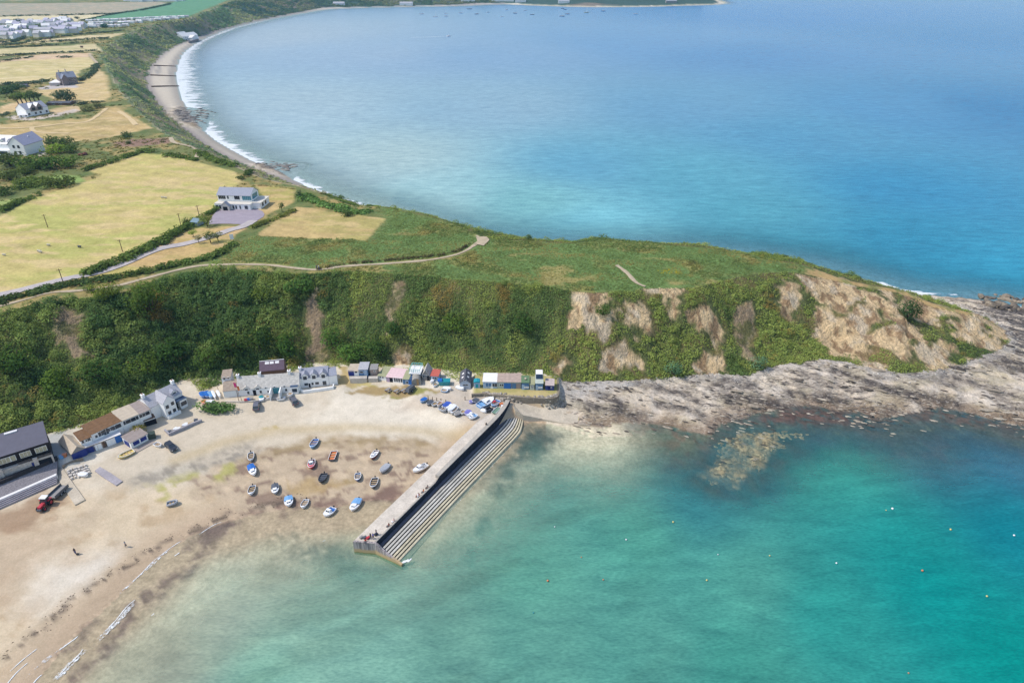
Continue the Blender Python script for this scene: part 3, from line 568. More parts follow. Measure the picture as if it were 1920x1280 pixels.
# ------------------------------------------------------------------ mesh and tagging helpers
def flatmat(name, rgb, rough=0.8, spec=0.3, var=0.12, vscale=1.5, metal=0.0):
    m, nd, lk, p = newmat(name)
    c = np.clip(rgb, 0, .95)
    v = coords(nd, lk)
    f = ramp(nd, lk, noise(nd, lk, v, vscale, 4, .6), .3, .7, False)
    col = mixc(nd, lk, f, tuple(c * (1 - var)), tuple(np.clip(c * (1 + var), 0, .95)))
    lk.new(col, p.inputs['Base Color']); p.inputs['Roughness'].default_value = rough; p.inputs['Specular IOR Level'].default_value = spec; p.inputs['Metallic'].default_value = metal
    return m
_mats = {}
def M(name, rgb=None, rough=0.8, spec=0.3, var=0.12, vscale=1.5):
    if name not in _mats: _mats[name] = flatmat(name, alb(*rgb) * (1.1 if 'white' in name else 1.0), rough, spec, var, vscale)
    return _mats[name]
class MB:
    def __init__(s): s.v = []; s.f = []
    def add(s, vs_, fs):
        o = len(s.v); s.v += [tuple(map(float, q)) for q in vs_]; s.f += [tuple(i + o for i in f) for f in fs]; return s
    def box(s, x0, x1, y0, y1, z0, z1):
        return s.add([(x0,y0,z0),(x1,y0,z0),(x1,y1,z0),(x0,y1,z0),(x0,y0,z1),(x1,y0,z1),(x1,y1,z1),(x0,y1,z1)], [(0,3,2,1),(4,5,6,7),(0,1,5,4),(1,2,6,5),(2,3,7,6),(3,0,4,7)])
    def rbox(s, cx, cy, z0, z1, lx, ly, a=0, taper=1.0):
        ca, sa = math.cos(a), math.sin(a); V = []
        for z, t in ((z0, 1), (z1, taper)):
            for ux, uy in ((-1,-1),(1,-1),(1,1),(-1,1)):
                x, y = ux * lx / 2 * t, uy * ly / 2 * t; V.append((cx + x * ca - y * sa, cy + x * sa + y * ca, z))
        return s.add(V, [(0,3,2,1),(4,5,6,7),(0,1,5,4),(1,2,6,5),(2,3,7,6),(3,0,4,7)])
    def prism(s, prof, a0, a1, axis='x'):         # extrude a closed profile along x (profile in y,z) or y (profile in x,z)
        n = len(prof)
        mk = (lambda a, p: (a, p[0], p[1])) if axis == 'x' else (lambda a, p: (p[0], a, p[1]))
        V = [mk(a0, p) for p in prof] + [mk(a1, p) for p in prof]
        F = [tuple(range(n)), tuple(range(2 * n - 1, n - 1, -1))] + [(i, i + n, (i + 1) % n + n, (i + 1) % n) for i in range(n)]
        return s.add(V, F)
    def cyl(s, p0, p1, r0, r1=None, n=8):
        r1 = r0 if r1 is None else r1
        p0 = Vector(p0); p1 = Vector(p1); d = (p1 - p0).normalized()
        a = d.orthogonal().normalized(); b_ = d.cross(a); V = []
        for p, r in ((p0, r0), (p1, r1)):
            for k in range(n):
                t = 2 * math.pi * k / n; V.append(p + a * math.cos(t) * r + b_ * math.sin(t) * r)
        return s.add(V, [tuple(range(n - 1, -1, -1)), tuple(range(n, 2 * n))] + [(k, (k + 1) % n, (k + 1) % n + n, k + n) for k in range(n)])
    def ball(s, c, rx, ry, rz, nu=10, nv=6, zmin=-1):
        V = []; F = []
        for i in range(nv + 1):
            t = math.pi * i / nv; z = max(math.cos(t), zmin)
            for j in range(nu):
                q = 2 * math.pi * j / nu; V.append((c[0] + rx * math.sin(t) * math.cos(q), c[1] + ry * math.sin(t) * math.sin(q), c[2] + rz * z))
        for i in range(nv):
            for j in range(nu): F.append((i * nu + j, (i + 1) * nu + j, (i + 1) * nu + (j + 1) % nu, i * nu + (j + 1) % nu))
        return s.add(V, F)
    def build(s, name, m, parent=None, smooth=False):
        me = bpy.data.meshes.new(name); me.from_pydata(s.v, [], s.f)
        bm = bmesh.new(); bm.from_mesh(me); bmesh.ops.recalc_face_normals(bm, faces=bm.faces); bm.to_mesh(me); bm.free()
        me.materials.append(m)
        if smooth: me.polygons.foreach_set('use_smooth', np.ones(len(me.polygons), bool))
        o = bpy.data.objects.new(name, me); C.objects.link(o)
        if parent is not None: o.parent = parent
        return o
def tag(o, label=None, cat=None, group=None, kind=None):
    for k, v in (('label', label), ('category', cat), ('group', group), ('kind', kind)):
        if v: o[k] = v
    return o
def thing(name, label, cat, loc=(0, 0, 0), rz=0.0, group=None):
    o = bpy.data.objects.new(name, None); C.objects.link(o); o.empty_display_size = 0.3
    o.location = loc; o.rotation_euler = (0, 0, rz); return tag(o, label, cat, group)
def copy_tree(o, parent=None):
    kids = list(o.children); c = o.copy(); C.objects.link(c)
    if parent is not None: c.parent = parent
    for k in kids: copy_tree(k, c)
    return c

# ------------------------------------------------------------------ roads and paths: sheets draped on the ground
def drape_ribbon(name, px, width, m, label, lift=0.06, kind='structure', cat=None, world=None, wob=0.0, step=1.5):
    W_ = (polyW(px) if world is None else np.array(world))[:, :2]
    W_, _ = resample(W_, np.zeros(len(W_)), n=6)
    seg = np.r_[0, np.cumsum(np.hypot(*np.diff(W_, axis=0).T))]; n = max(3, int(seg[-1] / step)); s = np.linspace(0, seg[-1], n)
    x = np.interp(s, seg, W_[:, 0]); y = np.interp(s, seg, W_[:, 1]); dx = np.gradient(x); dy = np.gradient(y); L = np.hypot(dx, dy) + 1e-9
    nx, ny = -dy / L, dx / L; mb = MB(); V = []
    for k in range(n):
        w = width * (1 + wob * (vnoise(np.array([s[k] * .35]), np.array([0.]), 7)[0] - .5) * 2)
        for t in (-.5, -.17, .17, .5):
            X, Y = x[k] + nx[k] * w * t, y[k] + ny[k] * w * t
            V.append((X, Y, max(gz(X, Y), 0) + lift + (0.06 if abs(t) < .3 else 0)))
    F = [(k * 4 + i, k * 4 + i + 1, (k + 1) * 4 + i + 1, (k + 1) * 4 + i) for k in range(n - 1) for i in range(3)]
    mb.add(V, F); return tag(mb.build(name, m, smooth=True), label, cat, None, kind)
def drape_poly(name, px, m, label, lift=0.07, kind='structure', step=1.5, world=None, thick=0.0):
    V = polyW(px) if world is None else np.array(world)
    xs = np.arange(V[:, 0].min(), V[:, 0].max() + step, step); ys = np.arange(V[:, 1].min(), V[:, 1].max() + step, step)
    bm = bmesh.new(); f = bm.faces.new([bm.verts.new((p[0], p[1], 0)) for p in V])
    for x in xs: bmesh.ops.bisect_plane(bm, geom=bm.verts[:] + bm.edges[:] + bm.faces[:], plane_co=(x, 0, 0), plane_no=(1, 0, 0))
    for y in ys: bmesh.ops.bisect_plane(bm, geom=bm.verts[:] + bm.edges[:] + bm.faces[:], plane_co=(0, y, 0), plane_no=(0, 1, 0))
    for v in bm.verts: v.co.z = gz(v.co.x, v.co.y) + lift
    bmesh.ops.recalc_face_normals(bm, faces=bm.faces)
    me = bpy.data.meshes.new(name); bm.to_mesh(me); bm.free(); me.materials.append(m)
    if me.polygons and me.polygons[0].normal.z < 0: me.flip_normals()
    o = bpy.data.objects.new(name, me); C.objects.link(o); return tag(o, label, None, None, kind)
m_tar = M('tarmac', (172, 160, 168), .9, .2, .1, .4); m_drive = M('worn_tarmac', (196, 186, 182), .9, .2, .12, .5); m_path = M('path_dirt', (196, 178, 150), .95, .1, .15, .6)
drape_poly('car_park', [(481,392),(492,396),(496,402),(494,407),(487,411),(475,418),(462,425),(451,421),(430,420),(410,420),(392,421),(394,413),(398,406),(410,392),(445,392)], m_tar, 'grey tarmac yard in front of the white house', .12)
drape_ribbon('driveway', [(-60,562),(0,553),(60,539),(120,524),(200,507),(290,470),(340,459),(365,453),(400,443),(430,432),(455,425),(475,414)], 4.0, m_drive, 'pale drive running up to the white house', .2)
drape_ribbon('footpath', [(-60,590),(0,574),(50,561),(95,549),(150,545),(210,538),(255,527),(300,515),(340,505),(380,498),(440,496),(500,497),(545,502),(596,506),(640,500),(700,496),(770,491),(810,487),(850,479),(872,471),(888,461),(900,453),(900,447),(893,442)], 1.5, m_path, 'pale footpath along the cliff edge', .15, wob=.35)
drape_ribbon('sand_track', [(897,460),(906,452),(902,445)], 4.2, m_path, 'worn sandy patch at the bend of the cliff path', .3, wob=.2)
drape_ribbon('cliff_track', [(1156,498),(1175,512),(1192,530),(1210,538)], 1.4, m_path, 'narrow dirt track to the cliff edge', .25, wob=.3)
drape_ribbon('field_track', [(200,203),(180,219),(160,229),(120,232),(60,239),(0,241)], 3.0, M('dry_track', (222,196,150), .95, .1), 'pale track across the dry field', .15, wob=.2)
drape_ribbon('coast_track', [(222,209),(240,220),(255,235)], 3.0, M('dry_track'), 'pale coast track above the bay', .2, wob=.2)
drape_ribbon('hill_track', [(320,258),(324,266),(335,270),(362,277),(372,286),(368,296)], 2.4, m_path, 'white footpath dipping to the beach', .2, wob=.2)
drape_ribbon('lane', [(60,238),(62,245),(80,249),(130,250)], 2.6, M('dry_track'), 'curving tyre track in the field', .15, wob=.2)
drape_ribbon('bay_track', [(168,102),(175,112),(181,118),(178,126)], 3.0, m_path, 'coast path beside the upper fields', .3)

# ------------------------------------------------------------------ foliage
def foliage_mat(name):
    m, nd, lk, p = newmat(name)
    a = N(nd, 'ShaderNodeAttribute', attribute_name='Col').outputs['Color']
    nd.remove(p)
    d = N(nd, 'ShaderNodeBsdfDiffuse'); t = N(nd, 'ShaderNodeBsdfTranslucent'); lk.new(a, d.inputs[0])
    lk.new(mixc(nd, lk, 1.0, a, (1.15, 1.2, .7), 'MULTIPLY'), t.inputs[0])
    mx = N(nd, 'ShaderNodeMixShader'); mx.inputs[0].default_value = .4
    lk.new(d.outputs[0], mx.inputs[1]); lk.new(t.outputs[0], mx.inputs[2]); lk.new(mx.outputs[0], nd['Material Output'].inputs['Surface'])
    return m
m_leaf = foliage_mat('leaves')
m_bark = M('bark', (96, 82, 66), .95, .1, .2)
def leaf_mesh(name, c, nrm, size, col, parent=None, origin=None):
    n = len(c); nrm = nrm / (np.linalg.norm(nrm, axis=1)[:, None] + 1e-9)
    r = rng.normal(size=(n, 3)); a = np.cross(nrm, r); a /= np.linalg.norm(a, axis=1)[:, None] + 1e-9; b = np.cross(nrm, a)
    s = np.broadcast_to(np.asarray(size, float), (n,))[:, None]; asp = rng.uniform(.55, 1.0, (n, 1))
    if origin is not None: c = c - np.asarray(origin)
    V = np.stack([c - a * s * .5, c - b * s * .5 * asp, c + a * s * .5, c + b * s * .5 * asp], 1).reshape(-1, 3)
    me = bpy.data.meshes.new(name); me.vertices.add(4 * n); me.loops.add(4 * n); me.polygons.add(n)
    me.vertices.foreach_set('co', V.ravel()); me.loops.foreach_set('vertex_index', np.arange(4 * n, dtype=np.int32)); me.polygons.foreach_set('loop_start', np.arange(0, 4 * n, 4, dtype=np.int32))
    me.update(calc_edges=True)
    at_ = me.attributes.new('Col', 'FLOAT_COLOR', 'POINT'); at_.data.foreach_set('color', np.repeat(np.column_stack([np.clip(col, .003, .9), np.ones(n)]), 4, axis=0).ravel())
    me.materials.append(m_leaf); o = bpy.data.objects.new(name, me); C.objects.link(o)
    if parent is not None: o.parent = parent
    return o
def clumps(cx, cy, cz, r, col, n, flat=.8, lsz=.45, up=1.1, jit=.3):
    # many leaf faces on the upper part of each little dome
    k = len(cx); d = rng.normal(size=(k, n, 3)); d /= np.linalg.norm(d, axis=2)[..., None]; d[..., 2] = np.abs(d[..., 2]) * 1.0 - .25
    rad = r[:, None] * rng.uniform(.62, 1.08, (k, n))
    P = np.stack([cx, cy, cz], 1)[:, None, :] + d * rad[..., None] * np.array([1, 1, flat])
    nr = d * 1.0 + rng.normal(size=d.shape) * .45 + np.array([0, 0, up])
    sz = r[:, None] * lsz * rng.uniform(.7, 1.35, (k, n))
    cl = col[:, None, :] * (1 + rng.uniform(-jit, jit, (k, n, 1))) * (1 + rng.uniform(-.06, .06, (k, n, 3)))
    return P.reshape(-1, 3), nr.reshape(-1, 3), sz.ravel(), cl.reshape(-1, 3)

def scatter(maskw, N_, seed):                      # plan points over grid cells, by cell area times weight
    g = np.random.default_rng(seed)
    area = (RR[1:] ** 2 - RR[:-1] ** 2)[:, None] / 2 * (AZ[1] - AZ[0]) * np.ones((1, NA - 1))
    w = area * maskw.reshape(NR, NA)[:-1, :-1]; cs = np.cumsum(w.ravel()); idx = np.searchsorted(cs, g.uniform(0, cs[-1], N_))
    i, j = np.unravel_index(np.minimum(idx, len(cs) - 1), w.shape)
    r = RR[i] + (RR[i + 1] - RR[i]) * g.random(N_); a = AZ[j] + (AZ[j + 1] - AZ[j]) * g.random(N_)
    return r * np.sin(a), r * np.cos(a), i * NA + j
inview = (np.abs(np.arctan2(GXf, GYf)) < R_(56)).astype(float)
def region(px, m=2.0): return soft(polyW(px), m, JP)
LEFTW = region([(-100,560),(200,545),(420,500),(600,510),(600,700),(420,700),(340,710),(240,755),(60,820),(-100,880)], 6)
OCH = np.maximum.reduce([region(q, 1.5) for q in ([(800,535),(850,528),(852,578),(820,585)], [(925,535),(962,543),(958,580),(925,565)], [(1022,655),(1048,655),(1045,680),(1025,680)], [(1440,545),(1470,560),(1470,600),(1440,590)], [(250,545),(300,560),(320,610),(260,590)])])
YEL = region([(-100,700),(60,700),(110,770),(70,820),(-100,870)], 5) + region([(1040,590),(1180,640),(1210,700),(1080,700),(1040,660)], 4) + region([(1380,640),(1540,600),(1550,670),(1400,700)], 4)
YEL = np.clip(YEL, 0, 1)
BEHIND = np.maximum.reduce([soft(polyW(q), .5) for q in ([(60,806),(98,796),(112,812),(140,804),(152,806),(216,779),(240,760),(284,740),(330,716),(352,712),(372,735),(418,720),(412,698),(340,690),(230,740),(100,780)],[(412,702),(434,698),(440,712),(488,706),(487,690),(535,684),(538,698),(562,692),(618,686),(634,690),(640,684),(655,688),(690,685),(712,689),(764,696),(770,688),(790,688),(826,697),(835,706),(858,716),(872,698),(904,708),(906,702),(977,703),(1004,710),(1018,702),(1040,714),(1050,712),(1040,700),(860,680),(640,668),(420,690)])])
north = slope & (dist > 232) & (GXf > -60) & (dist < 330)      # unseen back of the headland: kept sparse
nearS = np.clip((slope & (dist < 330)) + BEHIND, 0, 1) * (1 - np.clip(bare_w * 1.05, 0, 1)) * (1 - np.clip(mnd + yard, 0, 1)) * np.where(north, .35, 1.0) * inview
dryf = np.clip(dry, 0, 1)
big = fbm(GXf * .05, GYf * .05, 301, 3)
def veg_colors(ix, g):
    base = np.array([alb(136, 148, 80)]) * 1.65; dk = alb(92, 116, 68) * 1.5; ol = alb(146, 156, 84) * 1.6; br = alb(178, 146, 84) * 1.1
    n = len(ix); a = n1[ix]; b_ = fbm(GXf[ix] * .13, GYf[ix] * .13, 302, 3)
    c = np.repeat(base, n, 0)
    t = np.clip(sstep(.45, .62, a) * .8 + LEFTW[ix] * .35, 0, 1)[:, None]; c = c * (1 - t) + dk * t
    t = np.clip(sstep(.5, .66, b_) * (1 - .55 * LEFTW[ix]) * .9 + YEL[ix] * .4 * sstep(.35, .6, b_), 0, 1)[:, None]; c = c * (1 - t) + ol * t
    t = np.clip(OCH[ix] * .75 + .6 * (g.random(n) < .045), 0, 1)[:, None]; c = c * (1 - t) + br * t
    return c * g.uniform(.82, 1.18, (n, 1))
g = np.random.default_rng(31)
# near slope scrub: low and tight, with taller thickets where the noise is high
x, y, ix = scatter(nearS, 15000, 1); h = fbm(x * .07, y * .07, 303, 3)
r = lerp(.34, .85, sstep(.4, .7, h)) * g.uniform(.6, 1.45, len(x)) * (1 + .45 * LEFTW[ix]); r *= 1 - .4 * dryf[ix]
P1 = clumps(x, y, ground(x, y) + r * .15, r, veg_colors(ix, g), 24, .7, .4)
x, y, ix = scatter(nearS * (sstep(.5, .58, big) + .5 * LEFTW), 1100, 2)
r = g.uniform(.8, 1.9, len(x)) * (1 + .3 * LEFTW[ix]); P2 = clumps(x, y, ground(x, y) + r * .35, r, veg_colors(ix, g) * .9, 110, .95, .22)
x, y, ix = scatter(nearS * LEFTW, 170, 22); r = g.uniform(1.7, 3.1, len(x)); P3 = clumps(x, y, ground(x, y) + r * .45, r, veg_colors(ix, g), 230, 1.0, .17)
x, y, ix = scatter(nearS, 130000, 23); n_ = len(x); hh = fbm(x * .5, y * .5, 311, 3)
nb = np.stack([(ground(x - .5, y) - ground(x + .5, y)), (ground(x, y - .5) - ground(x, y + .5)), np.ones(n_)], 1); nb /= np.linalg.norm(nb, axis=1)[:, None]
P4 = (np.stack([x, y, ground(x, y) + .05 + .9 * hh * g.random(n_)], 1), nb + g.normal(size=(n_, 3)) * .45 + np.array([0, 0, .5]), g.uniform(.22, .55, n_), veg_colors(ix, g) * (.66 + .6 * hh)[:, None] * g.uniform(.82, 1.16, (n_, 1)))
o = leaf_mesh('scrub', *[np.concatenate(q) for q in zip(P1, P2, P3, P4)]); tag(o, 'dense green and olive scrub covering the cliff slope', 'scrub', None, 'stuff')
# bay slope scrub
x, y, ix = scatter(bays * inview * (dist < 2900) * np.interp(dist, [330, 700, 2500], [1.0, .5, .22]), 7000, 3)
dd = np.hypot(x, y); r = np.interp(dd, [330, 600, 1200, 2600], [.9, 1.5, 2.6, 5.0]) * g.uniform(.6, 1.5, len(x))
cb = np.where((fbm(x * .03, y * .012, 305, 3) > .5)[:, None], alb(168, 172, 124) * 1.3, alb(120, 146, 106) * 1.3) * g.uniform(.75, 1.25, (len(x), 1)) * np.where(dd > 1900, .6, 1.0)[:, None]
o = leaf_mesh('bay_scrub', *clumps(x, y, ground(x, y) + r * .1, r, cb, 22, .7, .5)); tag(o, 'blue green scrub on the long bay slope', 'scrub', None, 'stuff')
# bracken on the headland top, low rough growth elsewhere on the plateau
top_edge = np.exp(-GDT / 5.0)
bw = brk * (1 - fieldmask) * (1 - bare) * inview * (1 - .5 * sstep(.66, .76, fbm(GXf * .07, GYf * .12, 200)))
pathW = polyW([(-60,590),(0,574),(50,561),(95,549),(150,545),(210,538),(255,527),(300,515),(340,505),(380,498),(440,496),(500,497),(545,502),(596,506),(640,500),(700,496),(770,491),(810,487),(850,479),(872,471),(888,461),(900,453),(900,447),(893,442)])
pathW, _z = resample(pathW, np.zeros(len(pathW)), n=5)
pm = sstep(1.2, 2.0, segdist(GP, pathW)); tr2 = polyW([(1156,498),(1175,512),(1192,530),(1210,538)]); pm *= sstep(.7, 1.4, segdist(GP, tr2)); driveW, _z = resample(polyW([(-60,562),(0,553),(60,539),(120,524),(200,507),(290,470),(340,459),(365,453),(400,443),(430,432),(455,425),(475,414)]), np.zeros(12), n=5)
pm *= sstep(2.4, 3.2, segdist(GP, driveW)); cpk = soft(polyW([(496,402),(487,411),(462,425),(430,420),(392,421),(398,406),(410,390),(500,390)]), 1); pm *= 1 - cpk
x, y, ix = scatter(bw * pm, 22000, 4)
r = g.uniform(.3, .66, len(x)) * lerp(.8, 1.5, sstep(.5, .7, n1[ix])); t = sstep(.5, .66, fbm(x * .08, y * .16, 306, 3))[:, None]; t2 = sstep(.45, .65, fbm(x * .2, y * .2, 307, 3))[:, None]
cb = (alb(138, 154, 94) * 1.15) * (1 - t) + alb(176, 166, 104) * 1.1 * t; cb = cb * (1 - .6 * t2) + alb(118, 138, 80) * .6 * t2
cb *= g.uniform(.8, 1.2, (len(x), 1)); gor = soft(polyW([(1230,505),(1258,502),(1276,510),(1270,514),(1236,513)]), 1)[ix] * (g.random(len(x)) < .5)
cb = np.where(gor[:, None] > .5, alb(232, 208, 60), cb)
o = leaf_mesh('bracken', *clumps(x, y, ground(x, y), r, cb, 11, .7, .55, 1.4, .22)); tag(o, 'green bracken covering the top of the headland', 'bracken', None, 'stuff')
GARD = np.maximum.reduce([soft(polyW(q), 3, JP) for q in ([(-60,300),(70,290),(130,262),(240,255),(330,262),(372,285),(365,296),(310,290),(265,284),(195,310),(160,322),(100,330),(0,345),(-60,350)], [(-60,170),(0,160),(50,170),(30,185),(-60,190)], [(0,222),(60,228),(140,215),(200,204),(180,194),(150,208),(100,216)])])
wild = plat * (1 - .75 * TIPD) * (1 - fieldmask) * (1 - brk) * pm * inview * (dist < 1500) * np.interp(dist, [200, 500, 1400], [1, .6, .25]) * (sstep(.42, .6, n1) * .6 + .9 * GARD)
x, y, ix = scatter(wild, 7000, 5); dd = np.hypot(x, y); r = np.interp(dd, [200, 500, 1500], [.5, .9, 2.2]) * g.uniform(.6, 1.6, len(x))
cb = np.where((fbm(x * .06, y * .06, 308, 3) > .52)[:, None], alb(104, 120, 62) * .9, alb(140, 136, 76) * .9) * g.uniform(.75, 1.25, (len(x), 1))
o = leaf_mesh('rough_grass', *clumps(x, y, ground(x, y), r, cb, 16, .6, .55, .8)); tag(o, 'rough grass and low gorse between the fields', 'rough grass', None, 'stuff')

def crown_points(cx, cy, cz, rx, ry, rz, n, lobes=6, seed=0):
    g = np.random.default_rng(seed); L = []
    for k in range(lobes):
        d = g.normal(size=3); d /= np.linalg.norm(d); d[2] *= .8
        L.append((np.array([cx + d[0] * rx * .5, cy + d[1] * ry * .5, cz + d[2] * rz * .5]), g.uniform(.45, .68)))
    P = []; Nn = []
    for c, s in L:
        m = n // lobes; d = g.normal(size=(m, 3)); d /= np.linalg.norm(d, axis=1)[:, None];         P.append(c + d * np.array([rx, ry, rz]) * s * g.uniform(.7, 1.08, (m, 1))); Nn.append(d + g.normal(size=d.shape) * .45 + np.array([0, 0, .8]))
    return np.concatenate(P), np.concatenate(Nn)
def tree(px, py, w, h, rgb, label, cat='tree', trunk=.3, name='tree', n=420, seed=None, group=None, lean=0.0, squash=1.0, base=None):
    p = at(px, py) if base is None else base; seed = seed or int(px * 31 + py * 7); g = np.random.default_rng(seed)
    root = thing(name, label, cat, (p[0], p[1], p[2] - .1), 0, group)
    rz = h * (1 - trunk) / 2
    P, Nn = crown_points(lean, 0, h * trunk + rz, w / 2 * 1.15, w / 2 * squash * 1.15, rz * 1.2, n, 7, seed)
    tint = alb(*rgb) * 1.4; lob = 1 + .35 * (fbm(P[:, 0] / w * 4 + 3, P[:, 1] / w * 4 + P[:, 2] / h * 4, seed) - .5)[:, None] * 2
    leaf_mesh('crown', P, Nn, max(w, h) * .085 * g.uniform(.7, 1.4, len(P)) * (420 / n) ** .33, tint * lob * g.uniform(.8, 1.2, (len(P), 1)), root)
    mb = MB(); tr = max(.08, w * .035); mb.cyl((0, 0, -.4), (lean * .6, 0, h * trunk), tr * 1.4, tr, 7)
    for k in range(5):
        a = k * 1.257 + g.random(); q = Vector((lean * .6, 0, h * trunk * .95)); e = q + Vector((math.cos(a) * w * .3, math.sin(a) * w * .3 * squash, rz * g.uniform(.7, 1.4))); mb.cyl(q, e, tr * .7, tr * .25, 5)
    mb.build('trunk', m_bark, root); return root
def hedge(px, h, w, rgb, label, step=1.0, n=26, group=None, seed=1, name='hedge', gap=0.0, world=None, lsz=.42):
    W_ = (polyW(px) if world is None else np.array(world))[:, :2]; seg = np.r_[0, np.cumsum(np.hypot(*np.diff(W_, axis=0).T))]; k = max(3, int(seg[-1] / step * 1.4)); g = np.random.default_rng(seed + len(label))
    s = np.sort(g.uniform(0, seg[-1], k)); x = np.interp(s, seg, W_[:, 0]) + g.normal(size=k) * w * .22; y = np.interp(s, seg, W_[:, 1]) + g.normal(size=k) * w * .22
    if gap: kk = vnoise(s * .08, s * 0, 9) > gap; x, y, s = x[kk], y[kk], s[kk]
    r = w * .5 * g.uniform(.6, 1.15, len(x)); z = ground(x, y) + h * g.uniform(.15, .5, len(x))
    hs = fbm(s * .12, s * 0, seed, 3)
    c = alb(*rgb) * 1.3 * g.uniform(.75, 1.25, (len(x), 1)) * (.75 + .5 * hs)[:, None]
    o_ = np.array([x.mean(), y.mean(), z.mean() - h * .4])
    P, Nn, S, cc = clumps(x, y, z, r, c, n, h / w * .9, lsz)
    o = leaf_mesh(name, P, Nn, S, cc, None, o_); o.location = o_; return tag(o, label, 'hedge', group)

G1 = (104, 122, 64); G2 = (88, 106, 62)
hedge([(165,513),(200,500),(230,488),(265,474),(300,456),(325,441),(345,430),(356,424)], 3.0, 4.6, G1, 'thick dark hedge between the big field and the drive', .6, 40)
hedge([(352,422),(375,408),(395,400),(410,391)], 2.2, 2.6, G1, 'hedge running from the small shed to the white house', .6, 34)
hedge([(-60,585),(0,566),(50,553),(100,540),(150,531),(180,526),(215,524)], 2.0, 4.2, G2, 'low hedge between the drive and the cliff path', .6, 30)
hedge([(215,522),(255,514),(300,503),(340,494),(380,488),(415,475),(440,458)], 2.2, 3.6, G1, 'hedge along the lower edge of the drive lawn', .6, 30)
hedge([(467,430),(490,421),(515,411),(536,404),(552,395)], 1.8, 2.6, (122,128,66), 'clipped garden hedge beside the tan paddock', .6, 34)
hedge([(595,506),(640,497),(700,491),(770,485),(830,478),(866,468),(880,458)], 1.2, 1.6, (92,84,62), 'dark earth bank hedge above the cliff path', .6, 22)
hedge([(448,338),(462,330),(472,322)], 2.2, 3, G2, 'hedge behind the white house towards the bay', .7, 30)
hedge([(475,348),(500,349),(530,352),(552,355)], 1.0, 1.4, (160,150,112), 'low stone bank hedge behind the white house', .7, 20)
hedge([(160,320),(200,307),(240,294),(268,285),(285,285)], 2.6, 4.0, G1, 'bushy hedge along the top edge of the big field', .8, 34)
hedge([(312,292),(330,293),(350,297),(366,301)], 2.2, 4, G1, 'bush row at the top right of the big field', .8, 34)
hedge([(374,286),(395,297),(420,306),(440,312)], 2.0, 5, G1, 'green bush strip where the path meets the beach', .9, 34)
hedge([(0,398),(30,384),(60,371),(75,366)], 2.4, 4, G1, 'hedge at the left edge of the big field', .8, 34)
hedge([(565,366),(590,378),(620,388),(650,396),(690,400)], 1.6, 5.0, (110,140,78), 'green bramble strip along the bay edge of the paddock', .7, 30)
HB = (92, 106, 84)
for q, h_, w_, lab, gp in (([(-60,122),(0,116),(55,109),(62,107)], 2.5, 5, 'bushy gappy hedge on the near side of the pale strip field', .3), ([(110,109),(135,108)], 3, 5, 'short clump of bushes in the middle of the strip field', 0),
    ([(-60,109),(0,106),(70,102),(140,99),(182,95)], 3, 5, 'long dark hedge below the cow pasture', .1), ([(-60,95),(0,91),(60,88),(110,85)], 3, 5, 'double hedge of the farm lane, nearer line', .12),
    ([(-60,90),(0,86),(60,81),(130,77),(205,72)], 3, 5, 'double hedge of the farm lane, farther line', .1), ([(125,83),(150,81)], 3, 5, 'short hedge piece by the farm lane end', 0), ([(52,79),(110,70),(165,64),(232,58)], 3, 5, 'hedge along the village side of the pale field', .1),
    ([(-40,84),(20,80),(40,74),(46,71)], 4, 6, 'slanting hedge below the village houses', 0), ([(-200,33),(0,32),(100,30),(215,27),(260,21),(320,8)], 4, 6, 'far hedge below the bare brown field', .1), ([(215,27),(180,34),(150,40)], 3, 5, 'far hedge between the pale strip and the green field', .2),
    ([(-20,162),(30,158),(60,157),(92,152)], 3, 7, 'hedge running left from the white roofed shed', 0), ([(150,152),(165,144),(178,132),(182,122)], 3, 6, 'hedge climbing from the grey farmhouse to the coast', 0),
    ([(140,199),(165,194),(190,192)], 2.5, 5, 'hedge bending round the dry paddock', .2), ([(0,218),(20,213),(36,210)], 2, 4, 'low bank hedge left of the gabled white house', .1)):
    hedge(q, h_, w_, HB, lab, 1.4, 26, None, int(q[0][1]), gap=gp)
# trees and bushes one can tell apart
tree(389,425,5.6,5.0,(116,128,66),'round tree casting a shadow next to the small shed',trunk=.28)
tree(362.5,443,3.2,3.0,(142,160,80),'small light green tree on the drive lawn',trunk=.3)
tree(373,456.5,2.8,3.4,(134,132,92),'thin sparse tree at the edge of the drive',trunk=.4,n=150)
tree(395,455,4.4,4.8,(98,110,64),'darker left tree of the pair beside the drive',trunk=.35)
tree(409.5,453,3.8,4.2,(108,116,72),'right tree of the pair beside the drive',trunk=.4,n=330)
tree(529,397,3.0,4.2,(112,118,70),'slim garden tree at the end of the clipped hedge',trunk=.4,n=250)
tree(562,369,3.6,3.4,(72,92,62),'dark bush where the garden meets the paddock','bush',.1,'bush')
tree(650,406,5.2,3.0,(84,98,58),'dark bush at the top edge of the tan paddock','bush',.05,'bush')
tree(992,449,3.2,2.2,(84,104,66),'lone bush on the skyline of the headland','bush',.05,'bush')
tree(350,420,3.6,3.0,(88,104,62),'bush touching the small shed','bush',.05,'bush')
tree(200,558,8.6,5.6,(112,124,58),'olive topped bush below the cliff path','bush',.08,'bush',700)
tree(288,590,12,11.0,(92,112,52),'tall rounded tree standing out on the slope',trunk=.12,n=1100)
tree(560,548,9.5,6.0,(84,112,56),'dark green thicket near the top of the bare gully','bush',.08,'bush',700)
tree(492,566,6.5,5.0,(104,118,50),'olive bush halfway down the slope','bush',.08,'bush',500)
tree(170,545,4,2.6,(96,112,60),'small bush beside the cliff path','bush',.08,'bush')
tree(1702,600,7.4,8.5,(74,96,60),'dark bush on the bare clay face near the tip','bush',.08,'bush',700)
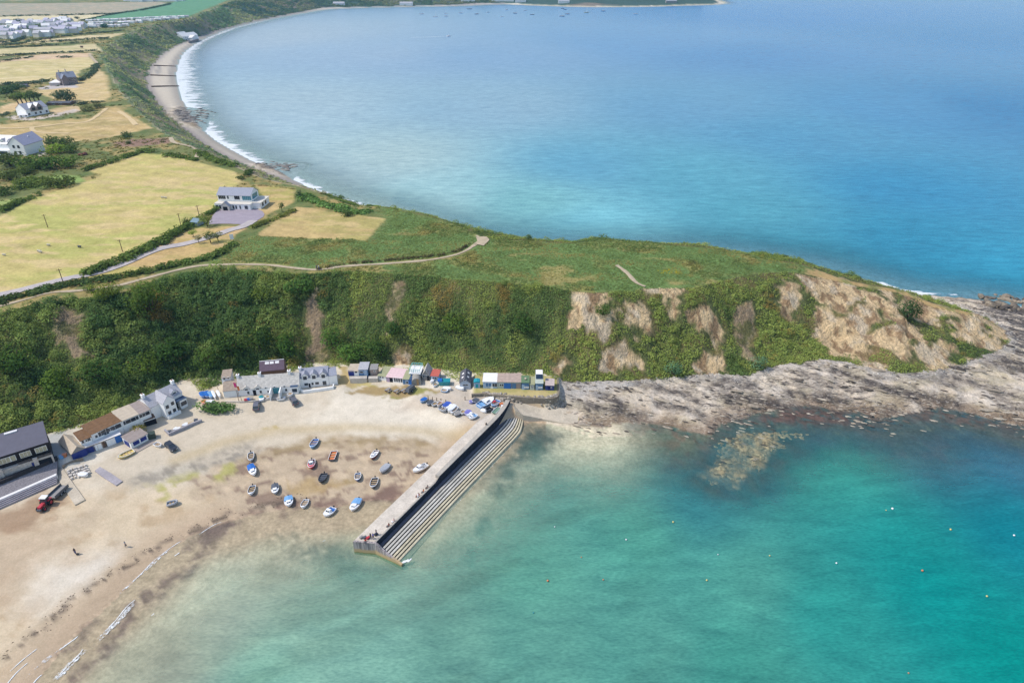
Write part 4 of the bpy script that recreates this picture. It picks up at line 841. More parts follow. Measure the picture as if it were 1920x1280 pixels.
tree(1420,690,5.0,5.0,(108,138,104),'grey green bush at the foot of the cliff by the shingle','bush',.08,'bush')
tree(1262,703,5.5,4.6,(104,136,100),'blue green bush at the cliff foot beside the clay patch','bush',.08,'bush')
for k, (px, py, w, h, c, lab) in enumerate(((35,690,11,8,(74,98,46),'broad dark tree left of the slip scar'),(120,735,10,8,(92,114,50),'mid green tree above the boat shed'),(200,720,11,9,(70,96,48),'dark tree above the mossy roofed bungalow'),
    (275,700,9,7,(98,118,52),'tree behind the gabled white house'),(330,672,11,8,(66,92,46),'dark tree in the hollow left of the cottages'),(385,690,7,7,(92,116,54),'tree at the left end of the cottage row'),(432,668,11,9,(70,92,46),'spreading tree behind the cottage row'),
    (490,655,9,8,(66,88,44),'dark tree behind the purple roofed shed'),(545,672,8,9,(74,102,48),'tree between the shed and the dormer cottage'),(625,650,8,7,(88,116,56),'tree right of the bare gully'),(662,672,9,7,(96,126,60),'round tree behind the beach huts'),
    (715,665,8,7,(78,104,52),'dark tree behind the pink roofed hut'),(740,625,7,6,(76,102,52),'tree beside the narrow clay chute'),(850,620,9,6,(96,118,54),'thicket on the middle of the slope'),(985,620,8,7,(74,100,50),'dark thicket above the long hut'),(1130,590,5,4,(88,112,56),'thicket between the clay scars'))):
    tree(px, py, w, h, c, lab, 'tree', .1, 'tree', 800, group='trees on the slope')
# inland trees
for px, py, w, h, c, lab in ((20,338,14,8,(92,104,58),'round dark tree at the far left by the lawn'),(62,350,20,7,(100,116,58),'wide hedge tree below the garden lawn'),(108,350,19,8,(94,106,56),'domed tree at the edge of the big field'),(10,365,12,6,(86,106,56),'tree left of the small lawn'),
    (106,288,16,9,(122,142,60),'bright green tree beside the long white house'),(135,286,12,7,(96,116,62),'darker tree right of the bright green one'),(98,272,13,9,(96,112,66),'tall tree behind the bright green one'),(120,272,14,8,(92,108,66),'grey green tree behind the garden'),
    (20,312,18,13,(94,106,62),'large tree in front of the long white house'),(60,315,20,11,(96,118,58),'wide tree group below the white house drive'),(95,316,18,11,(88,112,56),'tree group left of the rusty heap'),(130,312,16,10,(100,122,58),'green tree group above the big field hedge'),
    (45,325,12,7,(104,118,60),'bush under the tree group'),(235,258,9,6,(88,104,64),'dark bush near the purple heather'),(242,270,4,4,(80,96,62),'small dark bush in the heather'),
    (182,203,9,6,(98,104,72),'dark tree by the bend of the coast track'),(165,208,14,7,(120,122,82),'grey bush left of the coast track'),(125,190,20,14,(84,98,74),'big dark tree behind the low brown building'),(108,186,12,9,(100,108,76),'greyer tree beside the big dark one'),
    (12,175,22,9,(78,98,66),'tree belt at the left edge beyond the field'),(28,168,18,8,(82,102,70),'right tree of the far left belt'),
    (10,57,26,13,(100,118,92),'rounded green tree at the village edge'),(32,48,26,17,(78,96,84),'tallest dark tree of the village'),(56,57,22,11,(96,116,92),'village tree behind the long white block'),(78,54,24,12,(108,124,94),'paler tree in the middle of the village'),(136,52,18,9,(104,120,92),'village tree near the caravan field edge'),(125,37,10,10,(84,96,80),'dark tree on the green field corner'),(145,36,12,10,(90,98,84),'tree beside the green field hedge'),(198,52,20,9,(78,108,92),'dark tree among the caravans'),(228,48,20,8,(96,122,94),'tree at the end of the caravan rows')):
    tree(px, py, w * .8, h * .62, c, lab, 'tree', .1, 'tree', 520)
for k, px in enumerate((38, 46, 54, 62, 70, 78)):
    tree(px, 200.5 - k * .7, 10 + 2 * (k % 2), 10, ((112,116,84), (96,116,66), (112,130,62), (100,116,70), (92,108,70), (84,100,70))[k], ('bare leaning pine at the left end of the row', 'second pine of the windswept row', 'bright topped pine of the windswept row', 'middle pine of the windswept row', 'dark pine of the windswept row', 'pine at the right end of the windswept row')[k], 'tree', .55, 'pine_tree', 300 if k else 130, lean=-2.0, group='windswept pines')
# ------------------------------------------------------------------ harbour pier
def conc_mat(name, rgb, weed=None):
    m, nd, lk, p = newmat(name); v = coords(nd, lk); c = alb(*rgb)
    f1 = ramp(nd, lk, noise(nd, lk, v, .35, 5, .65), .35, .65, False); f2 = ramp(nd, lk, noise(nd, lk, v, 2.2, 4, .6), .35, .65, False)
    col = mixc(nd, lk, f1, tuple(c * .84), tuple(np.minimum(c * 1.1, .9))); col = mixc(nd, lk, 1.0, col, mixc(nd, lk, f2, (.88, .87, .85), (1.07, 1.07, 1.07)), 'MULTIPLY')
    if weed is not None:
        col = mixc(nd, lk, ramp(nd, lk, noise(nd, lk, v, .6, 4, .7), .42, .6), col, tuple(alb(*weed)))
    lk.new(col, p.inputs['Base Color']); p.inputs['Roughness'].default_value = .92; p.inputs['Specular IOR Level'].default_value = .2
    b = N(nd, 'ShaderNodeBump'); b.inputs['Strength'].default_value = .4; b.inputs['Distance'].default_value = .08; lk.new(noise(nd, lk, v, 5, 4), b.inputs['Height']); lk.new(b.outputs[0], p.inputs['Normal'])
    return m
def endwall_mat():
    # concrete with a tan tide mark near the water: the stain follows the wall's own height
    m, nd, lk, p = newmat('tidal_concrete'); v = coords(nd, lk); sx = N(nd, 'ShaderNodeSeparateXYZ'); lk.new(v, sx.inputs[0])
    f = ramp(nd, lk, mathn(nd, lk, 'ADD', sx.outputs[2], mathn(nd, lk, 'MULTIPLY', noise(nd, lk, v, .8, 4), 1.2)), 1.5, 2.2)
    g_ = ramp(nd, lk, mathn(nd, lk, 'ADD', sx.outputs[2], mathn(nd, lk, 'MULTIPLY', noise(nd, lk, v, .9, 4), .8)), .4, .9)
    st = coords(nd, lk, (2.5, 2.5, .15)); streak = ramp(nd, lk, noise(nd, lk, st, 1.0, 4), .4, .62)
    up = mixc(nd, lk, streak, tuple(alb(196, 184, 178)), tuple(alb(138, 130, 130)))
    col = mixc(nd, lk, f, tuple(alb(206, 178, 136)), up); col = mixc(nd, lk, g_, tuple(alb(150, 150, 92)), col)
    lk.new(col, p.inputs['Base Color']); p.inputs['Roughness'].default_value = .95; p.inputs['Specular IOR Level'].default_value = .15
    return m
m_deck = conc_mat('deck_concrete', (226, 214, 198)); m_deck2 = conc_mat('parapet_concrete', (192, 184, 172)); m_end = endwall_mat()
m_step = conc_mat('step_concrete', (214, 210, 200)); m_stepw = conc_mat('weathered_step', (214, 204, 176)); m_walk_shaded = conc_mat('shaded_walk_concrete', (120, 120, 130))
m_slip = conc_mat('slip_concrete', (216, 202, 180)); m_weed = conc_mat('weedy_concrete', (206, 190, 140), (160, 152, 70))
def px3(q): a = np.array(q, float); return np.column_stack([unp(a[:, 0], a[:, 1], a[:, 2]), a[:, 2]])
Rw = px3([(705.3,1016.7,3.3),(745,977,3.3),(785,937,3.35),(824,898,3.4),(868,854,3.6),(910,812,3.9),(930,792,4.1),(943,777,4.2),(951,765,4.3),(956,755,4.4)])
Rxy, Rz = resample(Rw[:, :2], Rw[:, 2], n=5)
Lw = px3([(664.5,1012.4,3.3),(702,976,3.3),(742,938,3.35),(783,899,3.4),(826,857,3.6),(866,818,3.9),(880,805,4.1),(888,797,4.2),(892,793,4.2),(896,789,4.3)])
Lxy, Lz = resample(Lw[:, :2], Lw[:, 2], n=5)
tn = np.gradient(Rxy, axis=0); tn /= np.linalg.norm(tn, axis=1)[:, None]; nn = np.column_stack([tn[:, 1], -tn[:, 0]])     # towards the open sea
if nn[0][0] < 0: nn = -nn
ns = len(Rxy); S01 = np.linspace(0, 1, ns)
wsc = np.interp(S01, [0, .75, .9, 1], [1.0, 1.0, .8, .55])
pier = thing('harbour_pier', 'long concrete harbour pier with a stepped seaward side', 'pier', (*Rxy[0], 0))
pier_inv = Matrix.Translation((-Rxy[0][0], -Rxy[0][1], 0))
def strip(name, A_, zA, B_, zB, zbot, m, parent=pier, org=Rxy[0], i0=0, i1=None):
    i1 = ns if i1 is None else i1; V = []; F = []
    for k in range(i0, i1):
        V += [(A_[k][0] - org[0], A_[k][1] - org[1], zA[k]), (B_[k][0] - org[0], B_[k][1] - org[1], zB[k]), (B_[k][0] - org[0], B_[k][1] - org[1], zbot[k]), (A_[k][0] - org[0], A_[k][1] - org[1], zbot[k])]
    c = i1 - i0
    for k in range(c - 1):
        for a in range(4): F.append((k * 4 + a, k * 4 + (a + 1) % 4, (k + 1) * 4 + (a + 1) % 4, (k + 1) * 4 + a))
    F += [(0, 3, 2, 1), (c * 4 - 4, c * 4 - 3, c * 4 - 2, c * 4 - 1)]
    return MB().add(V, F).build(name, m, parent)
low = np.full(ns, -4.0)
strip('deck', Lxy, np.minimum(Lz, Rz), Rxy - nn * .45, Rz, low, m_deck)
kp = 15
strip('sea_wall', Rxy - nn * .447, Rz + .22, Rxy, Rz + .22, low, m_deck2)
wft = Rz + np.where(np.arange(ns) >= kp, .88, .12)
strip('wall_face', Rxy + nn * .004, wft, Rxy + nn * .09, wft, low, M('dark_wall_face', (50,54,66), .9, .1, .3, 1.2))  # near-black strip over the seaward face of the wall
strip('parapet', Rxy - nn * 1.25, Rz + .95, Rxy - nn * .02, Rz + .95, Rz - .1, m_deck2, i0=kp)
zw = np.interp(S01, [0, 1], [1.85, 2.5]); 
strip('walkway', Rxy + nn * .003, zw, Rxy + nn * (1.0 * wsc)[:, None], zw, low, m_walk_shaded)  # concrete colour darkened to paint the wall's shadow onto the walkway
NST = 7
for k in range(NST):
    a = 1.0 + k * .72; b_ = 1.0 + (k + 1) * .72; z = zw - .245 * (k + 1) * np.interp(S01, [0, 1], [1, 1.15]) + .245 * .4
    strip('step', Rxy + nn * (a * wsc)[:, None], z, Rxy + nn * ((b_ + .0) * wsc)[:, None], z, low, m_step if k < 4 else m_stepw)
    strip('riser_shadow_strip', Rxy + nn * (a * wsc + .004)[:, None], z + .2, Rxy + nn * (a * wsc + .17)[:, None], z + .03, z - .05, M('painted_step_shadow_gap', (52,48,44), .95, .05, .3, 2))
# dark strips paint the thin shadow and gap lines along the treads
strip('toe', Rxy + nn * ((1.0 + NST * .72) * wsc)[:, None], np.full(ns, .05), Rxy + nn * (7.0 * wsc)[:, None], np.full(ns, -.5), low, m_stepw)
e0 = Vector((*Lxy[0], 0)); e1 = Vector((*Rxy[0], 0)); ex = Vector((*nn[0], 0)); ty = -Vector((*tn[0], 0)); o3 = Vector((*Rxy[0], 0))
ew = MB(); prof = [(e0 - o3, 3.34), (e1 - o3, 3.5), (e1 - o3 + ex * .8, 3.25), (e1 - o3 + ex * 1.8, 2.45), (e1 - o3 + ex * 6.6, .75), (e1 - o3 + ex * 7.4, .62)]
V = []
for t in (0.0, .55):
    for p_, z in prof: q = p_ + ty * t; V += [(q.x, q.y, z), (q.x, q.y, -4)]
nP = len(prof); F = []
for i in range(nP - 1):
    F += [(2*i, 2*i+1, 2*i+3, 2*i+2), (2*(nP+i), 2*(nP+i)+2, 2*(nP+i)+3, 2*(nP+i)+1), (2*i, 2*i+2, 2*(nP+i)+2, 2*(nP+i))]
F += [(0, 2*nP, 2*nP+1, 1), (2*nP-2, 2*nP-1, 4*nP-1, 4*nP-2)]
ew.add(V, F).build('end_wall', m_end, pier)
# slipway beside the pier root
up_ = px3([(957,752,4.25),(980,756,3.6),(1010,760,2.9),(1055,765,2.1),(1086,770,1.6),(1116,776,1.3)]); lo_ = px3([(966,768,3.9),(981,778,2.4),(1017,785,1.0),(1052,792,.6),(1083,795,.4),(1108,800,.2)])
def slab(name, A_, B_, m, label, depth=3.0, kind='structure', cat=None):
    V = []; F = []
    for a, b_ in zip(A_, B_): V += [tuple(a), tuple(b_), (b_[0], b_[1], b_[2] - depth), (a[0], a[1], a[2] - depth)]
    for k in range(len(A_) - 1):
        for c in range(4): F.append((k*4+c, k*4+(c+1)%4, (k+1)*4+(c+1)%4, (k+1)*4+c))
    F += [(0,3,2,1), (len(V)-4, len(V)-3, len(V)-2, len(V)-1)]
    return tag(MB().add(V, F).build(name, m), label, cat, None, kind)
slab('slipway', up_[:5], lo_[:5], m_slip, 'pale concrete slipway running down from the pier root')
slab('slipway_toe', up_[4:] + np.array([0, 0, -.03]), lo_[4:] + np.array([0, 0, -.03]), m_weed, 'weed stained lower end of the slipway')
def wall(name, q, ztop, zbot, th, m, label, cat='wall', group=None):
    W_ = np.array(q, float)[:, :2]; t = np.gradient(W_, axis=0); t /= np.linalg.norm(t, axis=1)[:, None]; nm = np.column_stack([-t[:, 1], t[:, 0]]) * th / 2
    zt = np.broadcast_to(np.asarray(ztop, float), (len(W_),)); zb = np.broadcast_to(np.asarray(zbot, float), (len(W_),)); o = W_.mean(0); V = []; F = []
    for k in range(len(W_)):
        a = W_[k] + nm[k] - o; b_ = W_[k] - nm[k] - o; V += [(*a, zt[k]), (*b_, zt[k]), (*b_, zb[k]), (*a, zb[k])]
    for k in range(len(W_) - 1):
        for c in range(4): F.append((k*4+c, k*4+(c+1)%4, (k+1)*4+(c+1)%4, (k+1)*4+c))
    F += [(0,3,2,1), (len(V)-4, len(V)-3, len(V)-2, len(V)-1)]
    ob = MB().add(V, F).build(name, m); ob.location = (*o, 0); return tag(ob, label, cat, group)
m_stone = conc_mat('rubble_stone', (150, 138, 122)); m_pale = conc_mat('pale_render', (214, 206, 194))
LW = unp([884,906,930,954,990,1022,1036,1043,1046.5,1047.5,1047,1045], [738.5,737,739.5,742,744.6,746.3,745.6,743.5,740,732,722,708], 5.7)
wall('retaining_wall', LW, 5.72, np.interp(np.arange(12), [0, 4, 11], [4.0, 2.4, 2.0]), .55, m_stone, 'curved stone retaining wall holding up the huts lawn')
# rubble and boulders
def rocks(name, centers, size, col, label, seed=3, m=None, flat=.7, elong=1.0, ang=None, kind='stuff'):
    g = np.random.default_rng(seed); V = []; F = []
    ico = [(0,0,1),(.894,0,.447),(.276,.851,.447),(-.724,.526,.447),(-.724,-.526,.447),(.276,-.851,.447),(.724,.526,-.447),(-.276,.851,-.447),(-.894,0,-.447),(-.276,-.851,-.447),(.724,-.526,-.447),(0,0,-1)]
    fi = [(0,1,2),(0,2,3),(0,3,4),(0,4,5),(0,5,1),(1,6,2),(2,7,3),(3,8,4),(4,9,5),(5,10,1),(6,7,2),(7,8,3),(8,9,4),(9,10,5),(10,6,1),(11,7,6),(11,8,7),(11,9,8),(11,10,9),(11,6,10)]
    ico = np.array(ico); nV = []; nC = []
    for k in range(len(centers)):
        s = size[k]; a = g.uniform(0, 6.28) if ang is None else ang + g.normal() * .12
        q = ico * g.uniform(.72, 1.15, (12, 1)) * np.array([s * elong * g.uniform(.8, 1.3), s * g.uniform(.7, 1.1), s * flat * g.uniform(.7, 1.2)])
        ca, sa = math.cos(a), math.sin(a); x = q[:, 0] * ca - q[:, 1] * sa; y = q[:, 0] * sa + q[:, 1] * ca
        nV.append(np.column_stack([x, y, q[:, 2]]) + centers[k]); F += [(a_ + 12 * k, b_ + 12 * k, c_ + 12 * k) for a_, b_, c_ in fi]; nC.append(np.repeat(col[k][None], 12, 0))
    me = bpy.data.meshes.new(name); me.from_pydata(np.concatenate(nV).tolist(), [], F); me.update()
    a = me.attributes.new('Col', 'FLOAT_COLOR', 'POINT'); a.data.foreach_set('color', np.column_stack([np.concatenate(nC), np.ones(12 * len(centers))]).ravel())
    me.materials.append(m or m_boulder); o = bpy.data.objects.new(name, me); C.objects.link(o); return tag(o, label, None if kind == 'stuff' else 'rock', None, kind)
m_boulder = terrain_mat('boulder', .7, 1.2, (2.0, 6.0), .6, 3.0, .2)
g = np.random.default_rng(77)
def graycol(n, a, b): t = g.random((n, 1)); return (alb(*a) * (1 - t) + alb(*b) * t) * g.uniform(.8, 1.15, (n, 1))
rip = soft(polyW([(905,743),(955,750),(1020,755),(1052,756),(1057,768),(1030,766),(985,757),(930,752)]), .8)
x, y, ix = scatter(rip, 420, 8); s = g.uniform(.25, .6, 420); rocks('rubble', np.column_stack([x, y, ground(x, y) + s * .2]), s, graycol(420, (160,148,134), (208,198,184)), 'loose boulders heaped below the retaining wall')
rmask = rk * (beach | sea) * (GXf > 10) * (GZ > -.35) * (dist < 300) * inview
x, y, ix = scatter(rmask * (.25 + sstep(.5, .62, st)), 1500, 9); s = g.uniform(.16, .5, 1500) * (1 + (g.random(1500) < .06) * 1.3)
cc = np.where((g.random(1500) < .4)[:, None], graycol(1500, (84,78,74), (120,110,100)), graycol(1500, (170,156,138), (212,198,178)))
rocks('ledge_rocks', np.column_stack([x, y, ground(x, y) + s * .1]), s, cc, 'tilted rock slabs strewn along the foreshore', 5, None, .38, 2.6, strike)
cand = scatter(tip * rk * (GZ > -.3) * (GDS < 9), 260, 12); s = g.uniform(.6, 1.7, 260); x, y = cand[0], cand[1]
rocks('tip_boulders', np.column_stack([x, y, ground(x, y) + s * .25]), s, graycol(260, (96,90,86), (176,160,138)), 'dark boulders in the surf off the headland tip', 6, None, .7, 1.4)
shm = shg * (1 - sstep(1, 5, GDF)) * (1 - rip); x, y, ix = scatter(shm, 700, 10); s = g.uniform(.1, .4, 700)
rocks('shingle', np.column_stack([x, y, ground(x, y) + s * .1]), s, graycol(700, (176,170,160), (220,212,200)), 'grey cobbles along the foot of the cliff', 7)
oc_n = oc * (GZ > -.2); x, y, ix = scatter(oc_n, 240, 11); s = g.uniform(.5, 1.6, 240); rocks('outcrop_rocks', np.column_stack([x, y, ground(x, y)]), s, graycol(240, (112,108,106), (186,176,164)), 'dark rocks breaking the surf line of the bay', 8, None, .5, 1.8, .3)
x, y, ix = scatter(soft(polyW([(1350,830),(1440,805),(1500,812),(1440,850),(1390,900),(1335,902)]), 2) * sea, 260, 13); s = g.uniform(.3, .9, 260)
rocks('reef_rocks', np.column_stack([x, y, np.minimum(ground(x, y), -.25) - s * .1]), s, graycol(260, (150,134,106), (196,178,140)), 'pale weedy rocks just under the water off the point', 9, None, .5, 1.3)
wrk = np.exp(-(segdist(GP, wr) / 1.1) ** 2) * beach; x, y, ix = scatter(wrk * sstep(.42, .6, n3), 380, 14); s = g.uniform(.04, .14, 380)
rocks('seaweed', np.column_stack([x, y, ground(x, y)]), s, graycol(380, (84,72,60), (120,104,86)), 'dark line of washed up seaweed along the high tide mark', 10, None, .3, 1.8)

# ------------------------------------------------------------------ foam
m_foam, nd, lk, p = newmat('foam'); p.inputs['Base Color'].default_value = (.72, .73, .72, 1); p.inputs['Roughness'].default_value = .8
tr = N(nd, 'ShaderNodeBsdfTransparent'); mx = N(nd, 'ShaderNodeMixShader'); ef = N(nd, 'ShaderNodeAttribute', attribute_name='edge').outputs['Fac']
fno = noise(nd, lk, coords(nd, lk), 1.3, 5, .7); lk.new(ramp(nd, lk, mathn(nd, lk, 'SUBTRACT', mathn(nd, lk, 'ADD', fno, .18), ef), .28, .56), mx.inputs[0])
lk.new(tr.outputs[0], mx.inputs[1]); lk.new(p.outputs[0], mx.inputs[2]); lk.new(mx.outputs[0], nd['Material Output'].inputs['Surface'])
def foam_line(px, w, label, z=.05, world=None, solid=0.0):
    W_ = (hit([q[0] for q in px], [q[1] for q in px])[:, :2] if world is None else np.array(world)); W_, _ = resample(W_, np.zeros(len(W_)), n=8); n = len(W_)
    t = np.gradient(W_, axis=0); t /= np.linalg.norm(t, axis=1)[:, None] + 1e-9; nm = np.column_stack([-t[:, 1], t[:, 0]]); V = []; E = []
    for k in range(n):
        fade = min(1, 4 * k / n, 4 * (n - 1 - k) / n); ww = .62 * w * (.3 + 1.1 * vnoise(np.array([k * .3]), np.array([w]), 3)[0])
        for s in (-.5, -.2, .2, .5):
            q = W_[k] + nm[k] * s * ww; V.append((q[0], q[1], max(gz(*q), 0) + z + .05 * (abs(s) < .3) * (w < 3))); E.append((abs(s) * 2 if abs(s) > .3 else .1) * .75 + (1 - fade) * .5 - solid)
    F = [(k*4+i, k*4+i+1, (k+1)*4+i+1, (k+1)*4+i) for k in range(n-1) for i in range(3)]
    o = MB().add(V, F).build('foam', m_foam, None, True); a = o.data.attributes.new('edge', 'FLOAT', 'POINT'); a.data.foreach_set('value', E); return tag(o, label, None, None, 'stuff')
foam_line([(232,1104),(262,1078),(290,1050),(330,1020),(352,1010)], .45, 'thin white wave line on the left beach')
foam_line([(368,1006),(385,994),(405,982),(420,978)], .5, 'short wave line near the weed')
foam_line([(190,1190),(215,1165),(240,1135),(266,1116)], .6, 'broader breaking wave near the beach')
foam_line([(95,1282),(125,1250),(150,1225),(158,1210)], .6, 'foam of the wave at the lower left'); foam_line([(105,1222),(130,1205),(150,1190)], .6, 'faint foam streak left of the wave'); foam_line([(15,1262),(45,1235),(75,1212)], .5, 'thin foam at the edge of the wet sand')
foam_line([(0,1300),(30,1262),(60,1236)], .5, 'wet edge foam in the corner'); foam_line([(55,1290),(70,1272),(82,1262)], .6, 'small foam streak in the corner'); foam_line([(326,1043),(338,1035)], .6, 'tiny foam crest'); foam_line([(283,1155),(290,1149)], .5, 'tiny foam crest offshore')
st_ = [tuple(Rxy[k] + nn[k] * (6.9 * wsc[k])) for k in range(4, ns - 8)]
foam_line(None, .6, 'foam washing along the foot of the pier steps', .06, st_, -.3); foam_line([(752,1056),(760,1052),(768,1050),(772,1046)], 1.7, 'foam swirling off the corner of the pier', .06, None, .2)
foam_line([(768,70.5),(800,70),(838,68.5)], 6.0, 'white wake behind the speeding motorboat', .15, None, .2)
foam_line([(845,67),(838,68.7),(846,70)], 3, 'bow wave of the speeding motorboat', .15)

foam_line([(268,1112),(244,1138),(220,1164),(192,1192),(170,1214)], 4.5, 'lacy foam trailing behind the broader wave', .04, None, -.2); foam_line([(175,1204),(145,1232),(115,1262),(92,1290)], 4.5, 'lacy foam behind the lower left wave', .04, None, -.2)
foam_line([(345,1008),(310,1036),(272,1070),(232,1106),(205,1130)], 2.2, 'thin lacy wash along the left beach', .04, None, -.22); foam_line([(160,1185),(120,1212),(70,1250),(30,1290)], 2.0, 'faint wash near the wet sand', .04, None, -.26)
# ------------------------------------------------------------------ buildings
WH = M('white_render', (255, 254, 250), .85, .2, .04); WHB = M('cream_render', (234, 226, 212), .85, .2, .06); PBL = M('pale_blue_boards', (176, 200, 222), .7, .2, .08, 4)
SLATE = M('slate', (190, 188, 192), .8, .3, .18, 2.5); SLATE2 = M('lichen_slate', (210, 204, 194), .85, .2, .22, 1.5); DSLATE = M('dark_slate', (96, 96, 104), .75, .3, .15, 2.5); BSL = M('blue_slate', (166, 168, 180), .75, .3, .12, 2.5)
MOSS = M('moss_roof', (132, 102, 76), .95, .1, .22, 1.2); PALER = M('pale_felt', (206, 190, 168), .9, .2, .12, 1.2); GREYR = M('grey_felt', (168, 154, 146), .9, .2, .12, 1.2); BLK = M('black_boards', (48, 44, 48), .8, .2, .15, 4); BROOF = M('charcoal_roof', (104, 102, 114), .7, .3, .08, .6)
STONE = M('pale_stone', (214, 204, 192), .9, .2, .25, 2.0); NAVY = M('navy_paint', (34, 58, 140), .5, .4, .08, 3); BLUE = M('blue_paint', (52, 124, 206), .5, .4, .08, 3); MBLUE = M('mid_blue_boards', (98, 138, 178), .6, .3, .1, 4); TEAL = M('teal_paint', (40, 160, 176), .5, .4, .1, 3); DKB = M('dark_blue_roof', (70, 92, 122), .6, .3, .1, 3)
PINK = M('pink_corrugated', (240, 208, 206), .7, .3, .1, 1.5); GRNR = M('green_grey_roof', (176, 176, 138), .85, .2, .15, 2); TAUPE = M('taupe_boards', (178, 160, 150), .85, .2, .12, 3); REDR = M('red_roof', (206, 110, 96), .8, .2, .12, 2.5); GREEN = M('green_felt', (112, 138, 104), .9, .2, .12); RUST = M('rusty_corrugated', (190, 168, 154), .8, .3, .2, 1.2); PALEG = M('pale_green_boards', (196, 204, 192), .7, .2, .08); DARKP = M('purple_slate', (110, 92, 104), .8, .3, .12, 2); GRYB = M('grey_boards', (160, 156, 152), .85, .2, .15, 3); WROOF = M('white_roof', (240, 236, 232), .7, .3, .06); LILAC = M('lilac_boards', (192, 170, 192), .7, .2, .1, 3); DARK = M('dark_opening', (40, 42, 50), .8, .1, .1); BROWN = M('brown_boards', (120, 96, 80), .85, .2, .15, 3); POT = M('chimney_pot', (176, 120, 92), .9, .2)
def glassmat():
    m, nd, lk, p = newmat('window_glass'); p.inputs['Base Color'].default_value = (.035, .045, .06, 1); p.inputs['Roughness'].default_value = .08; p.inputs['Specular IOR Level'].default_value = .6; return m
GL = glassmat()
m_tealgl, _n, _l, _p = newmat('teal_glass'); _p.inputs['Base Color'].default_value = (.06, .22, .27, 1); _p.inputs['Roughness'].default_value = .1
def bld(name, label, pl, pr, depth, eave=None, roof='gable', peak=None, wm=WH, rm=SLATE, wins=(), doors=(), chims=(), z0=None, h=None, rise=None, cat='house', over=.22, sink=2.0, frame=WH, group=None):
    if z0 is None:
        a = at(*pl); b_ = at(*pr); z0 = (a[2] + b_[2]) / 2
    A_ = unp(pl[0], pl[1], z0); B_ = unp(pr[0], pr[1], z0)
    d = B_ - A_; Wd = float(np.hypot(*d)); rz = math.atan2(d[1], d[0]); yd = np.array([-math.sin(rz), math.cos(rz)]); xd = d / Wd; D = depth
    if h is None: h = float(np.clip(z_at(A_, eave) - z0, 1.6, 8))
    if rise is None:
        if peak is None: rise = .15
        else:
            q = {'gable': A_ + yd * D / 2, 'shed': A_ + yd * D, 'gable_front': A_ + xd * Wd / 2, 'flat': A_ + yd * D}[roof]
            rise = float(np.clip(z_at(q, peak) - z0 - h, .1, 5))
    root = thing(name, label, cat, (A_[0], A_[1], z0), rz, group); t = .14; o = over
    wl = MB(); rf = MB()
    if roof == 'gable':
        wl.prism([(0, -sink), (D, -sink), (D, h), (D / 2, h + rise), (0, h)], 0, Wd, 'x'); s = rise / (D / 2)
        rf.prism([(-o, h - o * s + .01), (D / 2, h + rise + .01), (D + o, h - o * s + .01), (D + o, h - o * s + t), (D / 2, h + rise + t), (-o, h - o * s + t)], -o * .6, Wd + o * .6, 'x')
    elif roof == 'gable_front':
        wl.prism([(0, -sink), (Wd, -sink), (Wd, h), (Wd / 2, h + rise), (0, h)], 0, D, 'y'); s = rise / (Wd / 2)
        rf.prism([(-o, h - o * s + .01), (Wd / 2, h + rise + .01), (Wd + o, h - o * s + .01), (Wd + o, h - o * s + t), (Wd / 2, h + rise + t), (-o, h - o * s + t)], -o * .7, D + o * .5, 'y')
    else:
        wl.prism([(0, -sink), (D, -sink), (D, h + rise), (0, h)], 0, Wd, 'x'); s = rise / D
        rf.prism([(-o, h - o * s + .01), (D + o, h + rise + o * s + .01), (D + o, h + rise + o * s + t), (-o, h - o * s + t)], -o * .6, Wd + o * .6, 'x')
    wl.build('wall', wm, root); ro = rf.build('roof', rm, root)
    def rect(side, u, z, w, hh, a, b_):
        mb = MB()
        if side == 'f': mb.box(u * Wd - w / 2, u * Wd + w / 2, -b_, -a, z, z + hh)
        elif side == 'r': mb.box(Wd + a, Wd + b_, u * D - w / 2, u * D + w / 2, z, z + hh)
        elif side == 'l': mb.box(-b_, -a, u * D - w / 2, u * D + w / 2, z, z + hh)
        return mb
    for q in wins:
        side, u, z, w, hh = q[:5]; gm = q[5] if len(q) > 5 else GL
        f = rect(side, u, z, w, hh, -.05, .05).build('window', frame, root)
        k = MB(); nmul = max(1, round(w / .9)); pw = (w - .12) / nmul
        for i in range(nmul):
            cc = -w / 2 + .06 + pw * (i + .5)
            if side == 'f': k.box(u * Wd + cc - pw / 2 + .04, u * Wd + cc + pw / 2 - .04, -.085, -.04, z + .09, z + hh - .09)
            elif side == 'r': k.box(Wd + .04, Wd + .085, u * D + cc - pw / 2 + .04, u * D + cc + pw / 2 - .04, z + .09, z + hh - .09)
            else: k.box(-.085, -.04, u * D + cc - pw / 2 + .04, u * D + cc + pw / 2 - .04, z + .09, z + hh - .09)
        k.build('pane', gm, f)
    for side, u, w, hh, dm in doors: rect(side, u, -.05, w, hh, -.05, .06).build('door', dm, root)
    for u, v, hh in chims:
        zt = h + (rise * (1 - abs(2 * v - 1)) if roof == 'gable' else rise * v); mb = MB(); mb.rbox(u * Wd, v * D, zt - .8, zt + hh, .75, .95); mb.rbox(u * Wd, v * D, zt + hh + .002, zt + hh + .14, .95, 1.15)
        ch = mb.build('chimney', wm if wm in (WH, WHB) else STONE, ro); p_ = MB()
        for s in (-.22, .22): p_.cyl((u * Wd, v * D + s, zt + hh + .1), (u * Wd, v * D + s, zt + hh + .5), .12, .1, 6)
        p_.build('chimney_pot', POT, root)
    root['W'] = Wd; root['D'] = D; root['H'] = h; root['R'] = rise
    return root
def ex_box(root, name, m, x0, x1, y0, y1, z0, z1, parent=None): return MB().box(x0, x1, y0, y1, z0, z1).build(name, m, parent or root)
